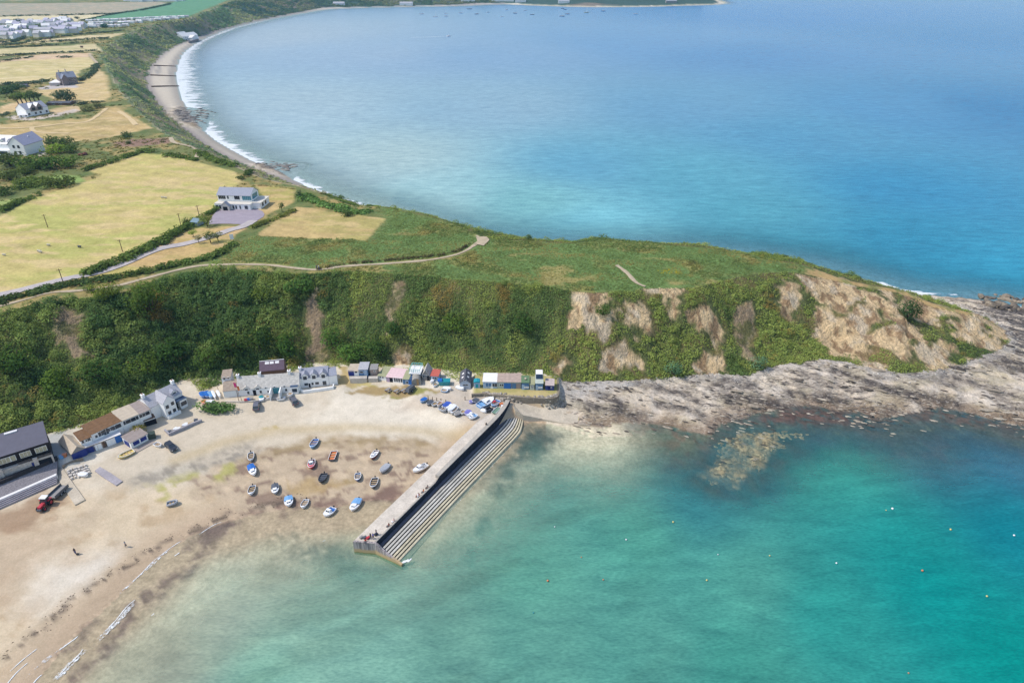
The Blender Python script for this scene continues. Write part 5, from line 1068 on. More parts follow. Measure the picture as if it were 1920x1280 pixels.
def dormer(root, u, w, zb, zt, rise, m=WH, rm=SLATE, y0=-.03, depth=2.0, win=True):
    Wd = root['W']; c = u * Wd; d = MB().prism([(c - w/2, zb), (c + w/2, zb), (c + w/2, zt), (c, zt + rise), (c - w/2, zt)], y0, y0 + depth, 'y').build('dormer', m, root)
    MB().prism([(c - w/2 - .2, zt - .2 * rise / (w/2)), (c, zt + rise), (c + w/2 + .2, zt - .2 * rise / (w/2)), (c + w/2 + .2, zt + .1), (c, zt + rise + .13), (c - w/2 - .2, zt + .1)], y0 - .15, y0 + depth, 'y').build('dormer_roof', rm, d)
    if win: MB().box(c - w * .28, c + w * .28, y0 - .05, y0 + .02, zb + (zt - zb) * .25, zt - .05).build('pane', GL, d)
W1 = lambda u, z=.9, w=.9, h=1.0, s='f', *a: (s, u, z, w, h, *a)
# -- row at the left end of the beach
b = bld('modern_house', 'long modern house with black timber upper floor over stone', (-62,916), (103,862), 8.5, None, 'shed', None, BLK, BROOF, [('f', u, 3.6, w, 1.6, M('curtained_pane', (196,190,160), .3, .5, .2)) for u, w in ((.48, 2.6), (.58, .0 + 1.2), (.72, 2.4), (.90, 2.6), (.30, 2.6), (.12, 2.4))], [('f', .76, 1.1, 1.9, NAVY)], (), h=6.0, rise=1.2, over=.35)
Wd = b['W']; MB().box(0, Wd * .998, -.9, -.003, -1.5, 2.5).build('stone_base', STONE, b); ex_box(b, 'garage_opening', DARK, Wd * .83, Wd * .975, -1.0, -.9, 0, 1.9); ex_box(b, 'garden_door', NAVY, Wd * .745, Wd * .775, -.98, -.9, 0, 1.9)
for u in (.66, .76, .86, .95): ex_box(b, 'balcony_panel', GL, Wd * u - 1.0, Wd * u + 1.0, -.95, -.85, 2.55, 3.25)
for u in (.40, .80): ex_box(b, 'stone_pier', STONE, Wd * u - .5, Wd * u + .5, -1.4, -.95, -1.2, 3.2)
ex_box(b, 'roof_light', WROOF, Wd * .55, Wd * .70, 7.6, 8.3, 7.1, 7.5)
b = bld('boat_shed', 'grey gabled boat shed with wide blue double doors', (139.5,863), (163.5,852), 8.5, 850.5, 'gable_front', 837, GRYB, PALER, (), [('f', .5, 3.6, 2.1, NAVY)], cat='shed')
z_t = at(174, 850)[2] + 2.35
bld('flat_extension', 'small white extension with a square mossy flat roof', (154,837), (174.5,828.5), 5.0, 827, 'flat', 819, WH, MOSS, [W1(.2, .8, .7, 1.0), W1(.5, .9, .6, .7), W1(.75, .8, .9, 1.0)], (), z0=z_t, cat='annexe')
bld('bungalow', 'long white bungalow under a brown mossy roof', (174.7,827.3), (231,801.5), 6.0, 815, 'flat', 808, WH, MOSS, [W1(.14, .6, .8, .9), W1(.3, .5, 1.6, 1.5), W1(.46, .2, 1.4, 1.9), W1(.6, .7, 1.4, 1.2), W1(.76, .5, 1.6, 1.4), W1(.9, .5, 1.2, 1.4)], (), z0=z_t)
bld('bungalow', 'white bungalow with pale cream flat roof, middle of its row', (231.4,801.3), (263,788), 6.5, 789.5, 'flat', 778, WH, PALER, [W1(.2, .6, 1.4, 1.3), W1(.5, .6, 1.8, 1.3), W1(.8, .6, 1.6, 1.3)], (), z0=z_t)
bld('bungalow', 'white bungalow with grey flat roof next to the gabled house', (263.4,787.8), (284,779), 6.5, 776.5, 'flat', 766, WH, GREYR, [W1(.4, .7, 2.6, 1.2), W1(.8, .7, 1.0, 1.2)], (), z0=z_t)
b = bld('lock_up', 'row of beach lock ups with navy, white and blue doors', (163,851.5), (230,826), 3.0, 839, 'flat', None, M('old_render', (190,174,158)), WROOF, (), [('f', .12, 2.4, 1.9, NAVY), ('f', .26, 1.0, 1.9, WH), ('f', .38, 1.0, 1.9, WH), ('f', .52, 1.0, 1.9, BROWN), ('f', .68, 2.6, 2.0, WH), ('f', .92, 1.8, 2.1, BLUE)], cat='garage', rise=.1)
bld('beach_hut', 'blue fronted white beach hut on its timber deck', (247.8,841.5), (280,824), 4.0, 830, 'shed', None, WH, GREYR, [('f', .3, .6, 1.7, 1.2, NAVY), ('f', .72, .6, 1.7, 1.2, NAVY)], [('l', .5, 2.4, 1.9, NAVY)], cat='beach hut', rise=.35, frame=NAVY)
slab('deck_boards', px3([(250,841.5,at(250,842)[2]+.15),(283,824.5,at(283,825)[2]+.15)]), px3([(256,848,at(256,848)[2]+.15),(291,829,at(291,829)[2]+.15)]), M('weathered_deck', (186,172,160), .9, .1, .15, 6), 'weathered timber deck in front of the blue and white hut', .6, None, 'decking')
tk = thing('water_tank', 'dark green tank beside the blue and white hut', 'tank', tuple(at(285, 820))); MB().rbox(0, 0, -.3, 1.5, 2.0, 1.7, .45).build('tank_body', M('dark_green', (62,78,70), .6), tk); MB().rbox(0, 0, 1.502, 1.6, 2.1, 1.8, .45).build('lid', M('dark_green'), tk)
bld('garage', 'flat roofed garage with a dark open front below the grey bungalow', (273.5,800), (293.5,793), 4.0, 789, 'flat', None, WH, BROWN, (), [('f', .5, 3.2, 1.7, DARK)], cat='garage', rise=.1)
b = bld('gabled_house', 'white two storey house with projecting gable and slate roofs', (288,787), (347,757), 6.5, None, 'gable', None, WH, SLATE, [W1(.88, .8, 1.6, 1.2), ('r', .5, .8, 1.2, 1.2)], [('f', .72, 1.6, 2.0, DARK)], [(.04, .5, .9), (.96, .5, .9)], h=4.2, rise=2.1)
Wd = b['W']; wg = MB().prism([(Wd*.27, -2), (Wd*.62, -2), (Wd*.62, 4.9), (Wd*.445, 6.7), (Wd*.27, 4.9)], -2.6, 1.5, 'y').build('front_gable', WH, b)
MB().prism([(Wd*.255, 4.72), (Wd*.445, 6.71), (Wd*.635, 4.72), (Wd*.635, 4.86), (Wd*.445, 6.85), (Wd*.255, 4.86)], -2.55, 3.2, 'y').build('gable_roof', SLATE, wg)
for u, z in ((.36, 3.0), (.53, 3.3), (.38, .8), (.53, .9)): k = MB().box(Wd*u-.45, Wd*u+.45, -2.66, -2.58, z, z+1.1).build('window', GL, wg)
ex_box(b, 'porch_roof', DKB, Wd*.64, Wd*1.01, -1.8, .02, 2.9, 3.05); ex_box(b, 'sun_room', WH, Wd*.78, Wd*1.0, -1.7, -.02, -1.5, 2.85); ex_box(b, 'sun_room_glass', GL, Wd*.8, Wd*.98, -1.76, -1.72, .9, 2.2); dormer(b, .80, 1.8, 4.0, 5.0, .8, WH, BSL, .5, 2.5)
ex_box(b, 'plinth', WH, Wd*.28, Wd*.68, -3.1, -2.62, -1.5, .7)
wall('sea_wall', np.array([at(q[0], q[1])[:2] for q in ((310,808),(318,816.5),(340,807),(360,798),(379,790))]), at(340, 807)[2] + .9, at(340, 807)[2] - 1, .5, M('grey_block', (176,172,176), .9, .2, .15, 2), 'low grey block wall round a cluttered beach terrace')
# -- cottage row
b = bld('cottage', 'long slate roofed white cottage row with a glazed porch', (447,742.8), (563,734.5), 6.0, 731, 'gable', 706, WH, SLATE2, [W1(.17, .5, .8, 1.1), W1(.37, .5, .8, 1.1), W1(.49, .5, .7, .9), W1(.78, .6, .8, 1.0), W1(.91, .5, 1.3, 1.3), W1(.46, 2.0, .7, .7), W1(.6, 2.0, .7, .7), W1(.76, 2.0, .7, .7)], [('f', .27, .9, 1.9, DARK)], [(.36, .5, .8), (.84, .5, .9), (.01, .5, .6)], over=.1)
Wd = b['W']; dormer(b, .15, 1.5, 1.8, b['H'] + .25, .7, WH, SLATE2, -.06, 1.6); dormer(b, .33, 1.5, 1.8, b['H'] + .25, .7, WH, SLATE2, -.06, 1.6)
for u in (.545, .70): ex_box(b, 'porch_wall', WH, Wd*u-.16, Wd*u+.16, -3.2, -.1, -1, 2.3)
ex_box(b, 'porch_floor', GRYB, Wd*.555, Wd*.69, -3.1, -.1, -1, .08); ex_box(b, 'porch_glass', m_tealgl, Wd*.57, Wd*.675, -.14, -.06, .1, 2.2); ex_box(b, 'bay_roof', DKB, Wd*.86, Wd*.985, -1.0, .0, 2.5, 2.62); ex_box(b, 'bay', WH, Wd*.87, Wd*.98, -.95, -.05, -1, 2.45); ex_box(b, 'bay_window', GL, Wd*.885, Wd*.965, -1.0, -.96, .7, 1.9)
bld('cottage', 'windowless white cottage wing with a brown roof', (421,746), (446.4,743), 6.0, 734, 'gable', 717, WH, M('brown_slate', (176,158,140), .85, .2, .2, 1.5), (), (), over=.1)
bld('outhouse', 'small white outhouse with brown roof under the trees', (417,717.5), (434,715.5), 4.5, 709, 'shed', 699, WH, M('brown_slate'), [('f', .3, 1.0, .8, 1.0), ('f', .75, 1.2, .6, .7)], (), cat='outhouse', z0=7.0)
b = bld('dark_shed', 'dark purple roofed shed with three skylights behind the cottages', (489,704), (534,699.5), 5.0, None, 'gable', None, BROWN, DARKP, (), (), cat='shed', z0=7.4, h=1.6, rise=1.9)
for u in (.3, .5, .72): MB().add([(b['W']*u-.6, 1.55, 1.6+1.9*.62+.2), (b['W']*u+.6, 1.55, 1.6+1.9*.62+.2), (b['W']*u+.6, 2.2, 1.6+1.9*.88+.2), (b['W']*u-.6, 2.2, 1.6+1.9*.88+.2)], [(0,1,2,3)]).build('skylight', WROOF, b)
ex_box(b, 'ridge_cap', WROOF, -.1, b['W']+.1, 2.4, 2.6, 3.62, 3.75)
b = bld('cottage', 'white cottage with three gabled dormers and grey slate roof', (564.7,727.3), (617.8,721.8), 6.2, 710, 'gable', 692.5, WH, BSL, [W1(.2, .7, 1.3, 1.0), W1(.42, .7, .8, 1.0), W1(.58, .7, 1.3, 1.0), W1(.84, .2, 1.3, 1.6)], [('f', .31, .5, 1.4, DARK)], [(.02, .5, .7)], over=.1)
for u in (.19, .5, .83): dormer(b, u, 1.9, b['H'] - .9, b['H'] + .75, .9, WH, BSL, -.06, 2.2)
bld('annexe', 'plain annexe at the right end of the dormer cottage', (618.3,721.6), (633.5,719.5), 5.0, 705, 'gable', 692, WH, BSL, (), (), over=.1, cat='annexe')
wall('terrace_wall', np.array([at(q[0], q[1])[:2] for q in ((565,734),(570,737),(600,733),(625,729),(626,724))]), 5.5, 3.5, .4, WH, 'low white terrace wall in front of the dormer cottage')
wall('terrace_wall', np.array([at(q[0], q[1])[:2] for q in ((422,753),(450,754.5),(480,753),(500,750),(530,746.5),(548,744))]), 4.75, 3.3, .35, m_pale, 'low pale kerb wall in front of the long cottage row')
# -- beach huts
bld('beach_hut', 'white beach hut with navy end panel and cream roof', (654.3,704), (673,703.6), 4.0, 696.4, 'shed', 688, WH, PALER, [W1(.75, .9, 1.0, .7)], [('f', .25, 1.8, 1.9, NAVY)], cat='beach hut', z0=6.0)
bld('beach_hut', 'blue grey beach hut with grey roof and pale door', (673.3,703.6), (690.4,703.2), 4.2, 693, 'shed', 685.8, MBLUE, SLATE, [W1(.3, .8, 1.2, .8)], [('f', .75, 1.0, 1.9, PBL)], cat='beach hut', z0=6.0)
bld('beach_hut', 'small taupe shed right of the blue grey hut', (695,702), (708,701.6), 3.0, 693, 'shed', 688.6, TAUPE, GRYB, [W1(.6, .9, .6, .6)], (), cat='shed', z0=6.0)
for q, lab in (([(656,705,6),(688,704.3,6)], 'long pale concrete terrace below the cream roofed hut'), ([(691,705,6),(708.5,704.5,6)], 'short pale concrete terrace below the taupe shed')):
    a = px3(q); c = a.copy(); v = unp(q[0][0] - .5, q[0][1] + 5, 6) - unp(q[0][0], q[0][1], 6); c[:, :2] += v / np.linalg.norm(v) * 1.5; slab('terrace', a, c, m_pale, lab, 2.6, None, 'terrace')
bld('beach_hut', 'white walled hut with a green grey striped roof', (709.3,712), (724,714), 5.5, 705, 'shed', 691, WH, GRNR, [W1(.3, .9, .7, .6), W1(.65, .9, .7, .6)], (), cat='beach hut')
b = bld('beach_hut', 'long pink corrugated roofed hut with four dark windows', (725,715.2), (755.7,718.4), 5.2, 706.3, 'shed', 693, WH, PINK, [('f', u, .3, .7, 1.7) for u in (.52, .65, .78, .92)], [('f', .28, 1.2, 1.9, DARK)], cat='beach hut'); ex_box(b, 'porch_panel', LILAC, .05, b['W']*.2, -.12, -.06, -.5, b['H']-.1)
bld('beach_hut', 'pale blue hut with a grey green roof', (756.3,719.8), (767,720.4), 5.0, 710.6, 'shed', 699.5, PBL, GRNR, [W1(.7, .3, .8, .8)], [('f', .15, .7, 1.8, MBLUE)], cat='beach hut')
bld('beach_hut', 'blue hut with bright blue door and blue roof', (767.3,720.7), (777,721.3), 5.0, 711.6, 'shed', 701, PBL, DKB, [W1(.8, .9, .5, .7)], [('f', .3, 1.3, 1.9, BLUE)], cat='beach hut')
b = bld('beach_hut', 'white roofed hut with turquoise railings on top', (768,708), (788.5,709), 4.5, 701.5, 'flat', None, PBL, WROOF, (), (), cat='beach hut', z0=5.4, rise=.15)
rl = MB(); Wd = b['W']; hh = b['H'] + .25
for x_ in np.linspace(.1, Wd - .1, 6):
    for y_ in (.2, 4.3): rl.box(x_-.05, x_+.05, y_-.05, y_+.05, hh, hh+1.1)
for y_ in (.2, 4.3): rl.box(.1, Wd-.1, y_-.06, y_+.06, hh+1.1, hh+1.2); rl.box(.1, Wd-.1, y_-.04, y_+.04, hh+.55, hh+.62)
for x_ in (.1, Wd-.1): rl.box(x_-.06, x_+.06, .26, 4.24, hh+1.1, hh+1.2)
rl.build('railing', M('turquoise_rail', (128,206,204), .5), b)
bt = thing('barrel_hut', 'grey round topped hut with a tan strip', 'hut', tuple(at(781, 722.5)), .12); pr_ = [(1.45*math.cos(t), 1.2+1.35*math.sin(t)) for t in np.linspace(0, math.pi, 12)] + [(-1.45, -1), (1.45, -1)]
MB().prism(pr_, 0, 4.0, 'y').build('shell', M('grey_canvas', (166,160,150), .9), bt); MB().box(.1, .75, -.06, .02, -.6, 2.3).build('door_strip', M('tan_boards', (186,152,110)), bt)
bld('beach_hut', 'grey gabled hut with a dark doorway', (791.8,713), (805.6,713.6), 4.5, 703.5, 'gable_front', 693.5, GRYB, SLATE2, [('f', .4, 1.2, 1.6, .8)], [('f', .82, .7, 1.9, DARK)], cat='beach hut')
bld('beach_hut', 'pale blue hut under a red roof', (808,714.2), (822.3,715.2), 3.6, 704.3, 'shed', 698, PBL, REDR, [W1(.5, .8, 1.6, .8)], (), cat='beach hut')
b = bld('boathouse', 'steep gabled grey blue boathouse with dark slates', (862.6,729.3), (882.4,729.3), 6.5, 717.5, 'gable_front', 711, M('grey_blue_boards', (190,200,212)), DSLATE, [('f', .37, 1.3, 1.0, .6), ('f', .65, 1.3, 1.0, .6), ('f', .5, 3.0, .9, .5)], (), cat='boathouse')
for s, yy in ((1, 1.8), (1, 4.2), (-1, 1.6), (-1, 3.8)):
    Wd, hh, ri = b['W'], b['H'], b['R']; f = lambda u: (Wd/2 + s*u*Wd/2, hh + ri*(1-u) + .19); MB().add([(f(.35)[0], yy, f(.35)[1]), (f(.7)[0], yy, f(.7)[1]), (f(.7)[0], yy+.8, f(.7)[1]), (f(.35)[0], yy+.8, f(.35)[1])], [(0,1,2,3)]).build('skylight', WROOF, b)
kb = thing('kiosk', 'little turquoise cabin beside the boathouse', 'cabin', tuple(at(894.3, 727.5)), 0); MB().box(-.9, .9, 0, 1.8, -.5, 2.0).build('cabin_wall', PBL, kb); MB().prism([(-1.0, 2.003), (1.0, 2.003), (.8, 2.3), (0, 2.5), (-.8, 2.3)], -.1, 1.9, 'y').build('cabin_roof', TEAL, kb); MB().box(-.4, .4, -.05, -.003, .2, 1.5).build('door', TEAL, kb)
bld('beach_hut', 'pale blue hut with white corrugated roof on the lawn', (905.8,727.6), (932.5,728), 4.6, 715.4, 'shed', 703.5, PBL, WROOF, [W1(.38, .6, 2.0, 1.4, 'f', MBLUE), W1(.82, .6, 1.6, 1.3)], [('f', .62, .8, 1.9, WH)], cat='beach hut')
bld('beach_hut', 'long blue and cream hut under rusty grey corrugated roof', (932.9,728), (976.7,728.6), 4.6, 715.8, 'shed', 704, PALEG, RUST, [W1(.13, .9, .7, .8), W1(.22, .9, .7, .8)], [('f', .44, 2.4, 2.0, BLUE), ('f', .60, .5, 2.0, WH), ('f', .70, 1.4, 2.0, MBLUE), ('f', .88, 1.4, 2.0, TAUPE)], cat='beach hut')
b = bld('beach_hut', 'blue flat hut with green roof and pale door', (978,730.2), (991.8,730.3), 3.6, 717.2, 'flat', 712, MBLUE, GREEN, [('f', .62, .5, 1.6, .7, WROOF)], [('f', .2, .9, 1.8, PBL)], cat='beach hut'); ex_box(b, 'roof_box', PALER, b['W']*.4, b['W']*.62, 1.2, 2.0, b['H']+.35, b['H']+.6)
bld('beach_hut', 'narrow pale green hut between the two blue huts', (993.3,731), (1002,731.2), 4.2, 720.6, 'shed', 711.5, PALEG, GRNR, [W1(.35, .8, .4, .9), W1(.65, .8, .4, .9)], (), cat='beach hut')
b = bld('beach_hut', 'blue hut with raised dark blue upper roof', (1004,731), (1017.8,731.2), 4.5, 718.5, 'flat', 714, MBLUE, PALEG, [('f', .65, .6, 1.3, .7, WROOF)], [('f', .2, .8, 1.8, PBL)], cat='beach hut'); ex_box(b, 'upper_storey', DKB, .1, b['W']-.2, 2.2, 4.6, b['H']+.1, b['H']+1.9); ex_box(b, 'upper_roof', WROOF, 0, b['W']-.1, 2.1, 4.7, b['H']+1.903, b['H']+2.03)
bld('beach_hut', 'low navy shed with pale pinkish roof at the lawn end', (1022.5,731.4), (1038.3,732), 3.4, 722, 'shed', 715.6, NAVY, M('pinkish_felt', (206,188,182)), [W1(.7, .8, .4, .5)], [('f', .45, .8, 1.7, M('deep_navy', (28,40,110)))], cat='shed')
# -- houses on the plateau
b = bld('white_house', 'white two storey house with glazed end and slate roof', (412,388), (474,389.5), 8.0, None, 'gable', None, WH, BSL, [('f', .13, 3.6, 3.4, 2.0), ('f', .31, 3.7, .9, 1.5), ('f', .58, 3.5, 2.6, 1.8, DARK), ('f', .87, 3.3, 4.2, 2.3, m_tealgl), ('r', .5, 3.3, 5.6, 2.3, m_tealgl)], (), h=5.6, rise=2.2, over=.5)
Wd = b['W']; ex_box(b, 'front_wing', WH, -.3, Wd*1.04, -3.6, -.02, -1.5, 2.6); ex_box(b, 'wing_roof', WHB, -.4, Wd*1.06, -3.75, -.02, 2.603, 2.75)
for u, w_ in ((.05, 1.0), (.14, .8), (.54, .8), (.62, .7), (.74, .6), (.92, 1.4)): ex_box(b, 'window', GL, Wd*u-w_/2, Wd*u+w_/2, -3.66, -3.58, .5, 2.0)
pz = MB().prism([(Wd*.24, -.5), (Wd*.47, -.5), (Wd*.47, 2.2), (Wd*.355, 3.9), (Wd*.24, 2.2)], -5.6, -3.63, 'y').build('porch', WHB, b); MB().prism([(Wd*.22, 2.0), (Wd*.355, 4.0), (Wd*.49, 2.0), (Wd*.49, 2.14), (Wd*.355, 4.16), (Wd*.22, 2.14)], -5.8, -3.62, 'y').build('porch_roof', BSL, pz); ex_box(b, 'porch_door', DARK, Wd*.29, Wd*.42, -5.68, -5.62, -.3, 2.0, pz)
rw = ex_box(b, 'side_wing', WH, Wd*1.002, Wd*1.28, -1.2, 8.5, -1.5, 2.6); ex_box(b, 'side_roof', WHB, Wd*1.002, Wd*1.31, -1.4, 8.7, 2.603, 2.8, rw)
for u in (.25, .6): ex_box(b, 'window', GL, Wd*1.278, Wd*1.288, u*9-1.6, u*9-.2, .6, 2.1)
bld('garden_shed', 'small blue grey shed by the hedge', (358.5,423), (371.5,424.5), 4.5, 416, 'gable', 409, M('shed_boards', (170,184,194)), M('shed_roof', (132,156,166)), (), [('l', .5, 1.2, 1.8, WH)], cat='shed')
b = bld('long_house', 'long white house with dormers and big white gable', (-60,286), (49,290), 11, None, 'gable', None, WH, WROOF, [('f', .35+.12*k, .8, 1.6, 1.5) for k in range(5)], (), h=5.5, rise=3.6, over=.3)
Wd = b['W']
for u in (.50, .64, .76): dormer(b, u, 2.6, 4.6, 6.6, 1.4, WH, SLATE, 1.0, 3.0)
gb = MB().prism([(Wd*.82, -2), (Wd*1.08, -2), (Wd*1.08, 6.0), (Wd*.95, 10.2), (Wd*.82, 6.0)], -3.0, 11.2, 'y').build('end_gable', WH, b); MB().prism([(Wd*.80, 5.6), (Wd*.95, 10.25), (Wd*1.10, 5.6), (Wd*1.10, 5.85), (Wd*.95, 10.5), (Wd*.80, 5.85)], -3.2, 11.5, 'y').build('gable_roof', M('lilac_slate', (186,182,200)), gb)
for u, z in ((.91, 4.2), (.99, 4.2), (.91, 1.0), (.99, 1.0)): ex_box(b, 'window', GL, Wd*u-.7, Wd*u+.7, -3.08, -2.98, z, z+1.6, gb)
ex_box(b, 'conservatory', WH, Wd*.5, Wd*.80, -3.5, -.02, -1.5, 2.8); ex_box(b, 'conservatory_glass', GL, Wd*.52, Wd*.78, -3.58, -3.5, .6, 2.3)
b = bld('gabled_white_house', 'white house with several slate gables below the pines', (52,219.5), (93,212.5), 12, None, 'gable', None, WH, BSL, [('f', u, .8, 1.5, 1.6) for u in (.1, .4, .62, .9)], (), h=4.6, rise=3.4)
Wd = b['W']
for u in (.35, .62): dormer(b, u, 4.2, 3.0, 5.4, 2.6, M('brown_gable', (160,146,140)), WROOF, -.3, 5)
bld('white_annexe', 'low white annexe with a white roof beside the gabled house', (36,221), (53.5,220), 7, 216.5, 'gable', 209.5, WH, WROOF, [W1(.25, .5, 1.0, 1.2), W1(.8, .5, 1.0, 1.2)], (), cat='annexe')
b = bld('stone_farmhouse', 'dark grey stone farmhouse with slate roofs and two chimneys', (116,160.5), (147,157.5), 12, None, 'gable', None, M('dark_stone', (142,132,130), .9, .2, .2, 1), M('farm_slate', (140,146,160), .8, .3, .1), [('f', u, z, 1.4, 1.6) for u in (.5, .7, .88) for z in (.8, 3.6)], (), [(.15, .5, 1.6), (.55, .5, 1.8)], h=5.8, rise=4.0)
Wd = b['W']; gq = MB().prism([(Wd*.05, -2), (Wd*.42, -2), (Wd*.42, 5.6), (Wd*.235, 8.8), (Wd*.05, 5.6)], -4, 6, 'y').build('wing', M('dark_stone'), b); MB().prism([(Wd*.02, 5.3), (Wd*.235, 8.85), (Wd*.45, 5.3), (Wd*.45, 5.55), (Wd*.235, 9.1), (Wd*.02, 5.55)], -4.2, 6, 'y').build('wing_roof', M('farm_slate'), gq)
bld('white_roof_shed', 'long white roofed barn beside the grey farmhouse', (93.5,161), (113.5,161), 9, 155.5, 'shed', 150, M('barn_wall', (206,196,190)), WROOF, (), (), cat='barn')
bld('low_building', 'low dark roofed brown building beyond the gabled house', (88,198), (132,197.5), 9, 194.5, 'gable', 190.5, BROWN, DSLATE, [W1(.3, .6, 2, 1.2), W1(.6, .6, 2, 1.2)], (), cat='building')
bld('small_shed', 'tiny dark shed by the field hedge', (34,164.5), (52,163.5), 7, 161, 'gable', 158.5, GRYB, DSLATE, (), (), cat='shed')
b = bld('beach_house', 'cluster of white houses at the back of the bay beach', (344,77.5), (372,73.5), 14, None, 'gable', None, WH, WROOF, [('f', u, z, 2, 1.6) for u in (.2, .5, .8) for z in (1, 4)], (), h=7.0, rise=4.5)
Wd = b['W']; ex_box(b, 'lower_wing', WH, Wd*.3, Wd*.75, -9, -.02, -3, 4.5); MB().prism([(Wd*.28, 4.5), (Wd*.525, 8.2), (Wd*.77, 4.5)], -9.3, -.02, 'y').build('lower_roof', WROOF, b)
bld('beach_house', 'white house left of the beach cluster', (337,71), (352,69), 10, 66.5, 'gable', 61, WH, WROOF, [W1(.5, 1, 2, 1.5)], ())
MB_q = px3([(354,79,3.5),(372,74,3.5)]); wall('beach_wall', MB_q[:, :2], 4.5, 1, 1.5, M('dark_stone'), 'dark wall under the white beach houses')
# village: small houses far away
g = np.random.default_rng(5)
def far_house(px, py, w, d, h, r, wm, rm, label, name='village_house', cat='house', rz=None, group='houses of the far village'):
    p_ = at(px, py); a = g.uniform(-.5, .5) if rz is None else rz; root = thing(name, label, cat, tuple(p_), a, group)
    MB().prism([(-d/2, -1), (d/2, -1), (d/2, h), (0, h + r), (-d/2, h)], -w/2, w/2, 'x').build('wall', wm, root); s = r / (d/2)
    MB().prism([(-d/2-.4, h-.4*s), (0, h+r), (d/2+.4, h-.4*s), (d/2+.4, h-.4*s+.3), (0, h+r+.3), (-d/2-.4, h-.4*s+.3)], -w/2-.3, w/2+.3, 'x').build('roof', rm, root); return root
PR = M('pale_slate', (196,192,204), .8); LR = M('lilac_slate'); 
vl = [(5,66,44,12),(18,65.5,30,10),(30,61,22,14),(8,73,30,10),(24,73,26,10),(40,70,22,12),(52,68,20,10),(84,63,52,12),(112,62.5,46,12),(134,62,38,12),(84,69,36,10),(72,70,20,10),(4,60,24,12),(45,60,18,12),(88,55,22,14),(98,54,24,14),(108,53,20,14),(116,50,22,12),(123,46,20,14),(132,44,18,12),(138,53,34,10),(148,54,40,9),(70,48,24,12),(60,46,22,12),(50,50,22,12),(40,47,24,12),(22,50,24,12),(4,50,24,12),(94,47,24,12),(104,44,22,12),(112,43,18,12),(126,55,26,10)]
vl = [(px, py, w * .5, d * .62) for px, py, w, d in vl] + [(px + dx, py - .4, w * .42, d * .6) for px, py, w, d in vl[::2] for dx in (7,)] + [(x_, y_, 11, 8) for x_, y_ in ((14,47),(34,52),(47,56),(66,54),(80,49),(90,44),(120,41),(142,49),(156,52),(66,60),(36,57),(8,56),(101,60),(120,59),(146,58))]
for k, (px, py, w, d) in enumerate(vl):
    if k % 4 == 3 and k > 32: continue
    wide = w >= 17
    far_house(px, py, w, d, 5.2 if not wide else 5.8, 3.0 if not wide else 2.2, (WH, WHB)[k % 2], (PR, LR, WROOF, SLATE)[k % 4], 'long pale terraced block in the far village' if wide else 'small pale house with slate roof in the far village', rz=g.uniform(-.15, .15) if wide else None)
cv = 0
for row, (x0, y0, x1, y1, n) in enumerate(((168,41,348,33,24),(172,46,240,43.5,9),(176,52,196,51.5,3),(206,51,236,49,5),(172,49.5,190,49,3),(228,45.5,262,43,5),(262,41,330,36,9))):
    for k in range(n):
        t = k / max(1, n - 1); p_ = at(x0 + (x1 - x0) * t + g.uniform(-1, 1), y0 + (y1 - y0) * t + g.uniform(-.3, .3)); root = thing('static_caravan', 'white static caravan in rows on the far cliff top', 'caravan', tuple(p_), g.uniform(-.3, .3), 'static caravans')
        mb = MB(); mb.box(-5.5, 5.5, -2, 2, -.5, 2.9); mb.build('body', (WH, WHB)[k % 2], root); MB().prism([(-2.1, 2.903), (2.1, 2.903), (0, 3.6)], -5.6, 5.6, 'x').build('roof', (WROOF, PR)[k % 2], root)
for px, py, w in ((258,3.5,30),(268,3,34),(278,3.4,30),(288,2.6,36),(300,3,32),(312,2,34),(322,3,30),(332,1.8,36),(245,2.5,30)): far_house(px, py, w, 14, 6, 4, WH, (REDR, PR, SLATE)[int(px) % 3], 'tiny pale house of the farthest village on the skyline', rz=0)
for px, py, w, lab in ((636,10.5,34,'white cottage on the far shore below the wooded cliff'),(762,10.4,40,'pale house on the far beach beside the rocks'),(872,3.6,26,'first white house of the far beach hamlet'),(884,3.2,24,'second white house of the far beach hamlet'),(930,2.6,30,'lilac roofed house of the far beach hamlet'),(942,2.3,34,'long house of the far beach hamlet'),(956,2.5,26,'last house of the far beach hamlet'),(976,4.4,36,'white house alone at the right of the far hamlet'),(1057,6.2,36,'white cottage low on the far headland shore'),(1258,5.5,34,'grey boathouse at the tip of the far headland')):
    far_house(px, py, w, 14, 6, 4, GRYB if 'grey boat' in lab else WH, PR if 'lilac' in lab else SLATE, lab, 'shore_house', rz=0, group='houses on the far shore')
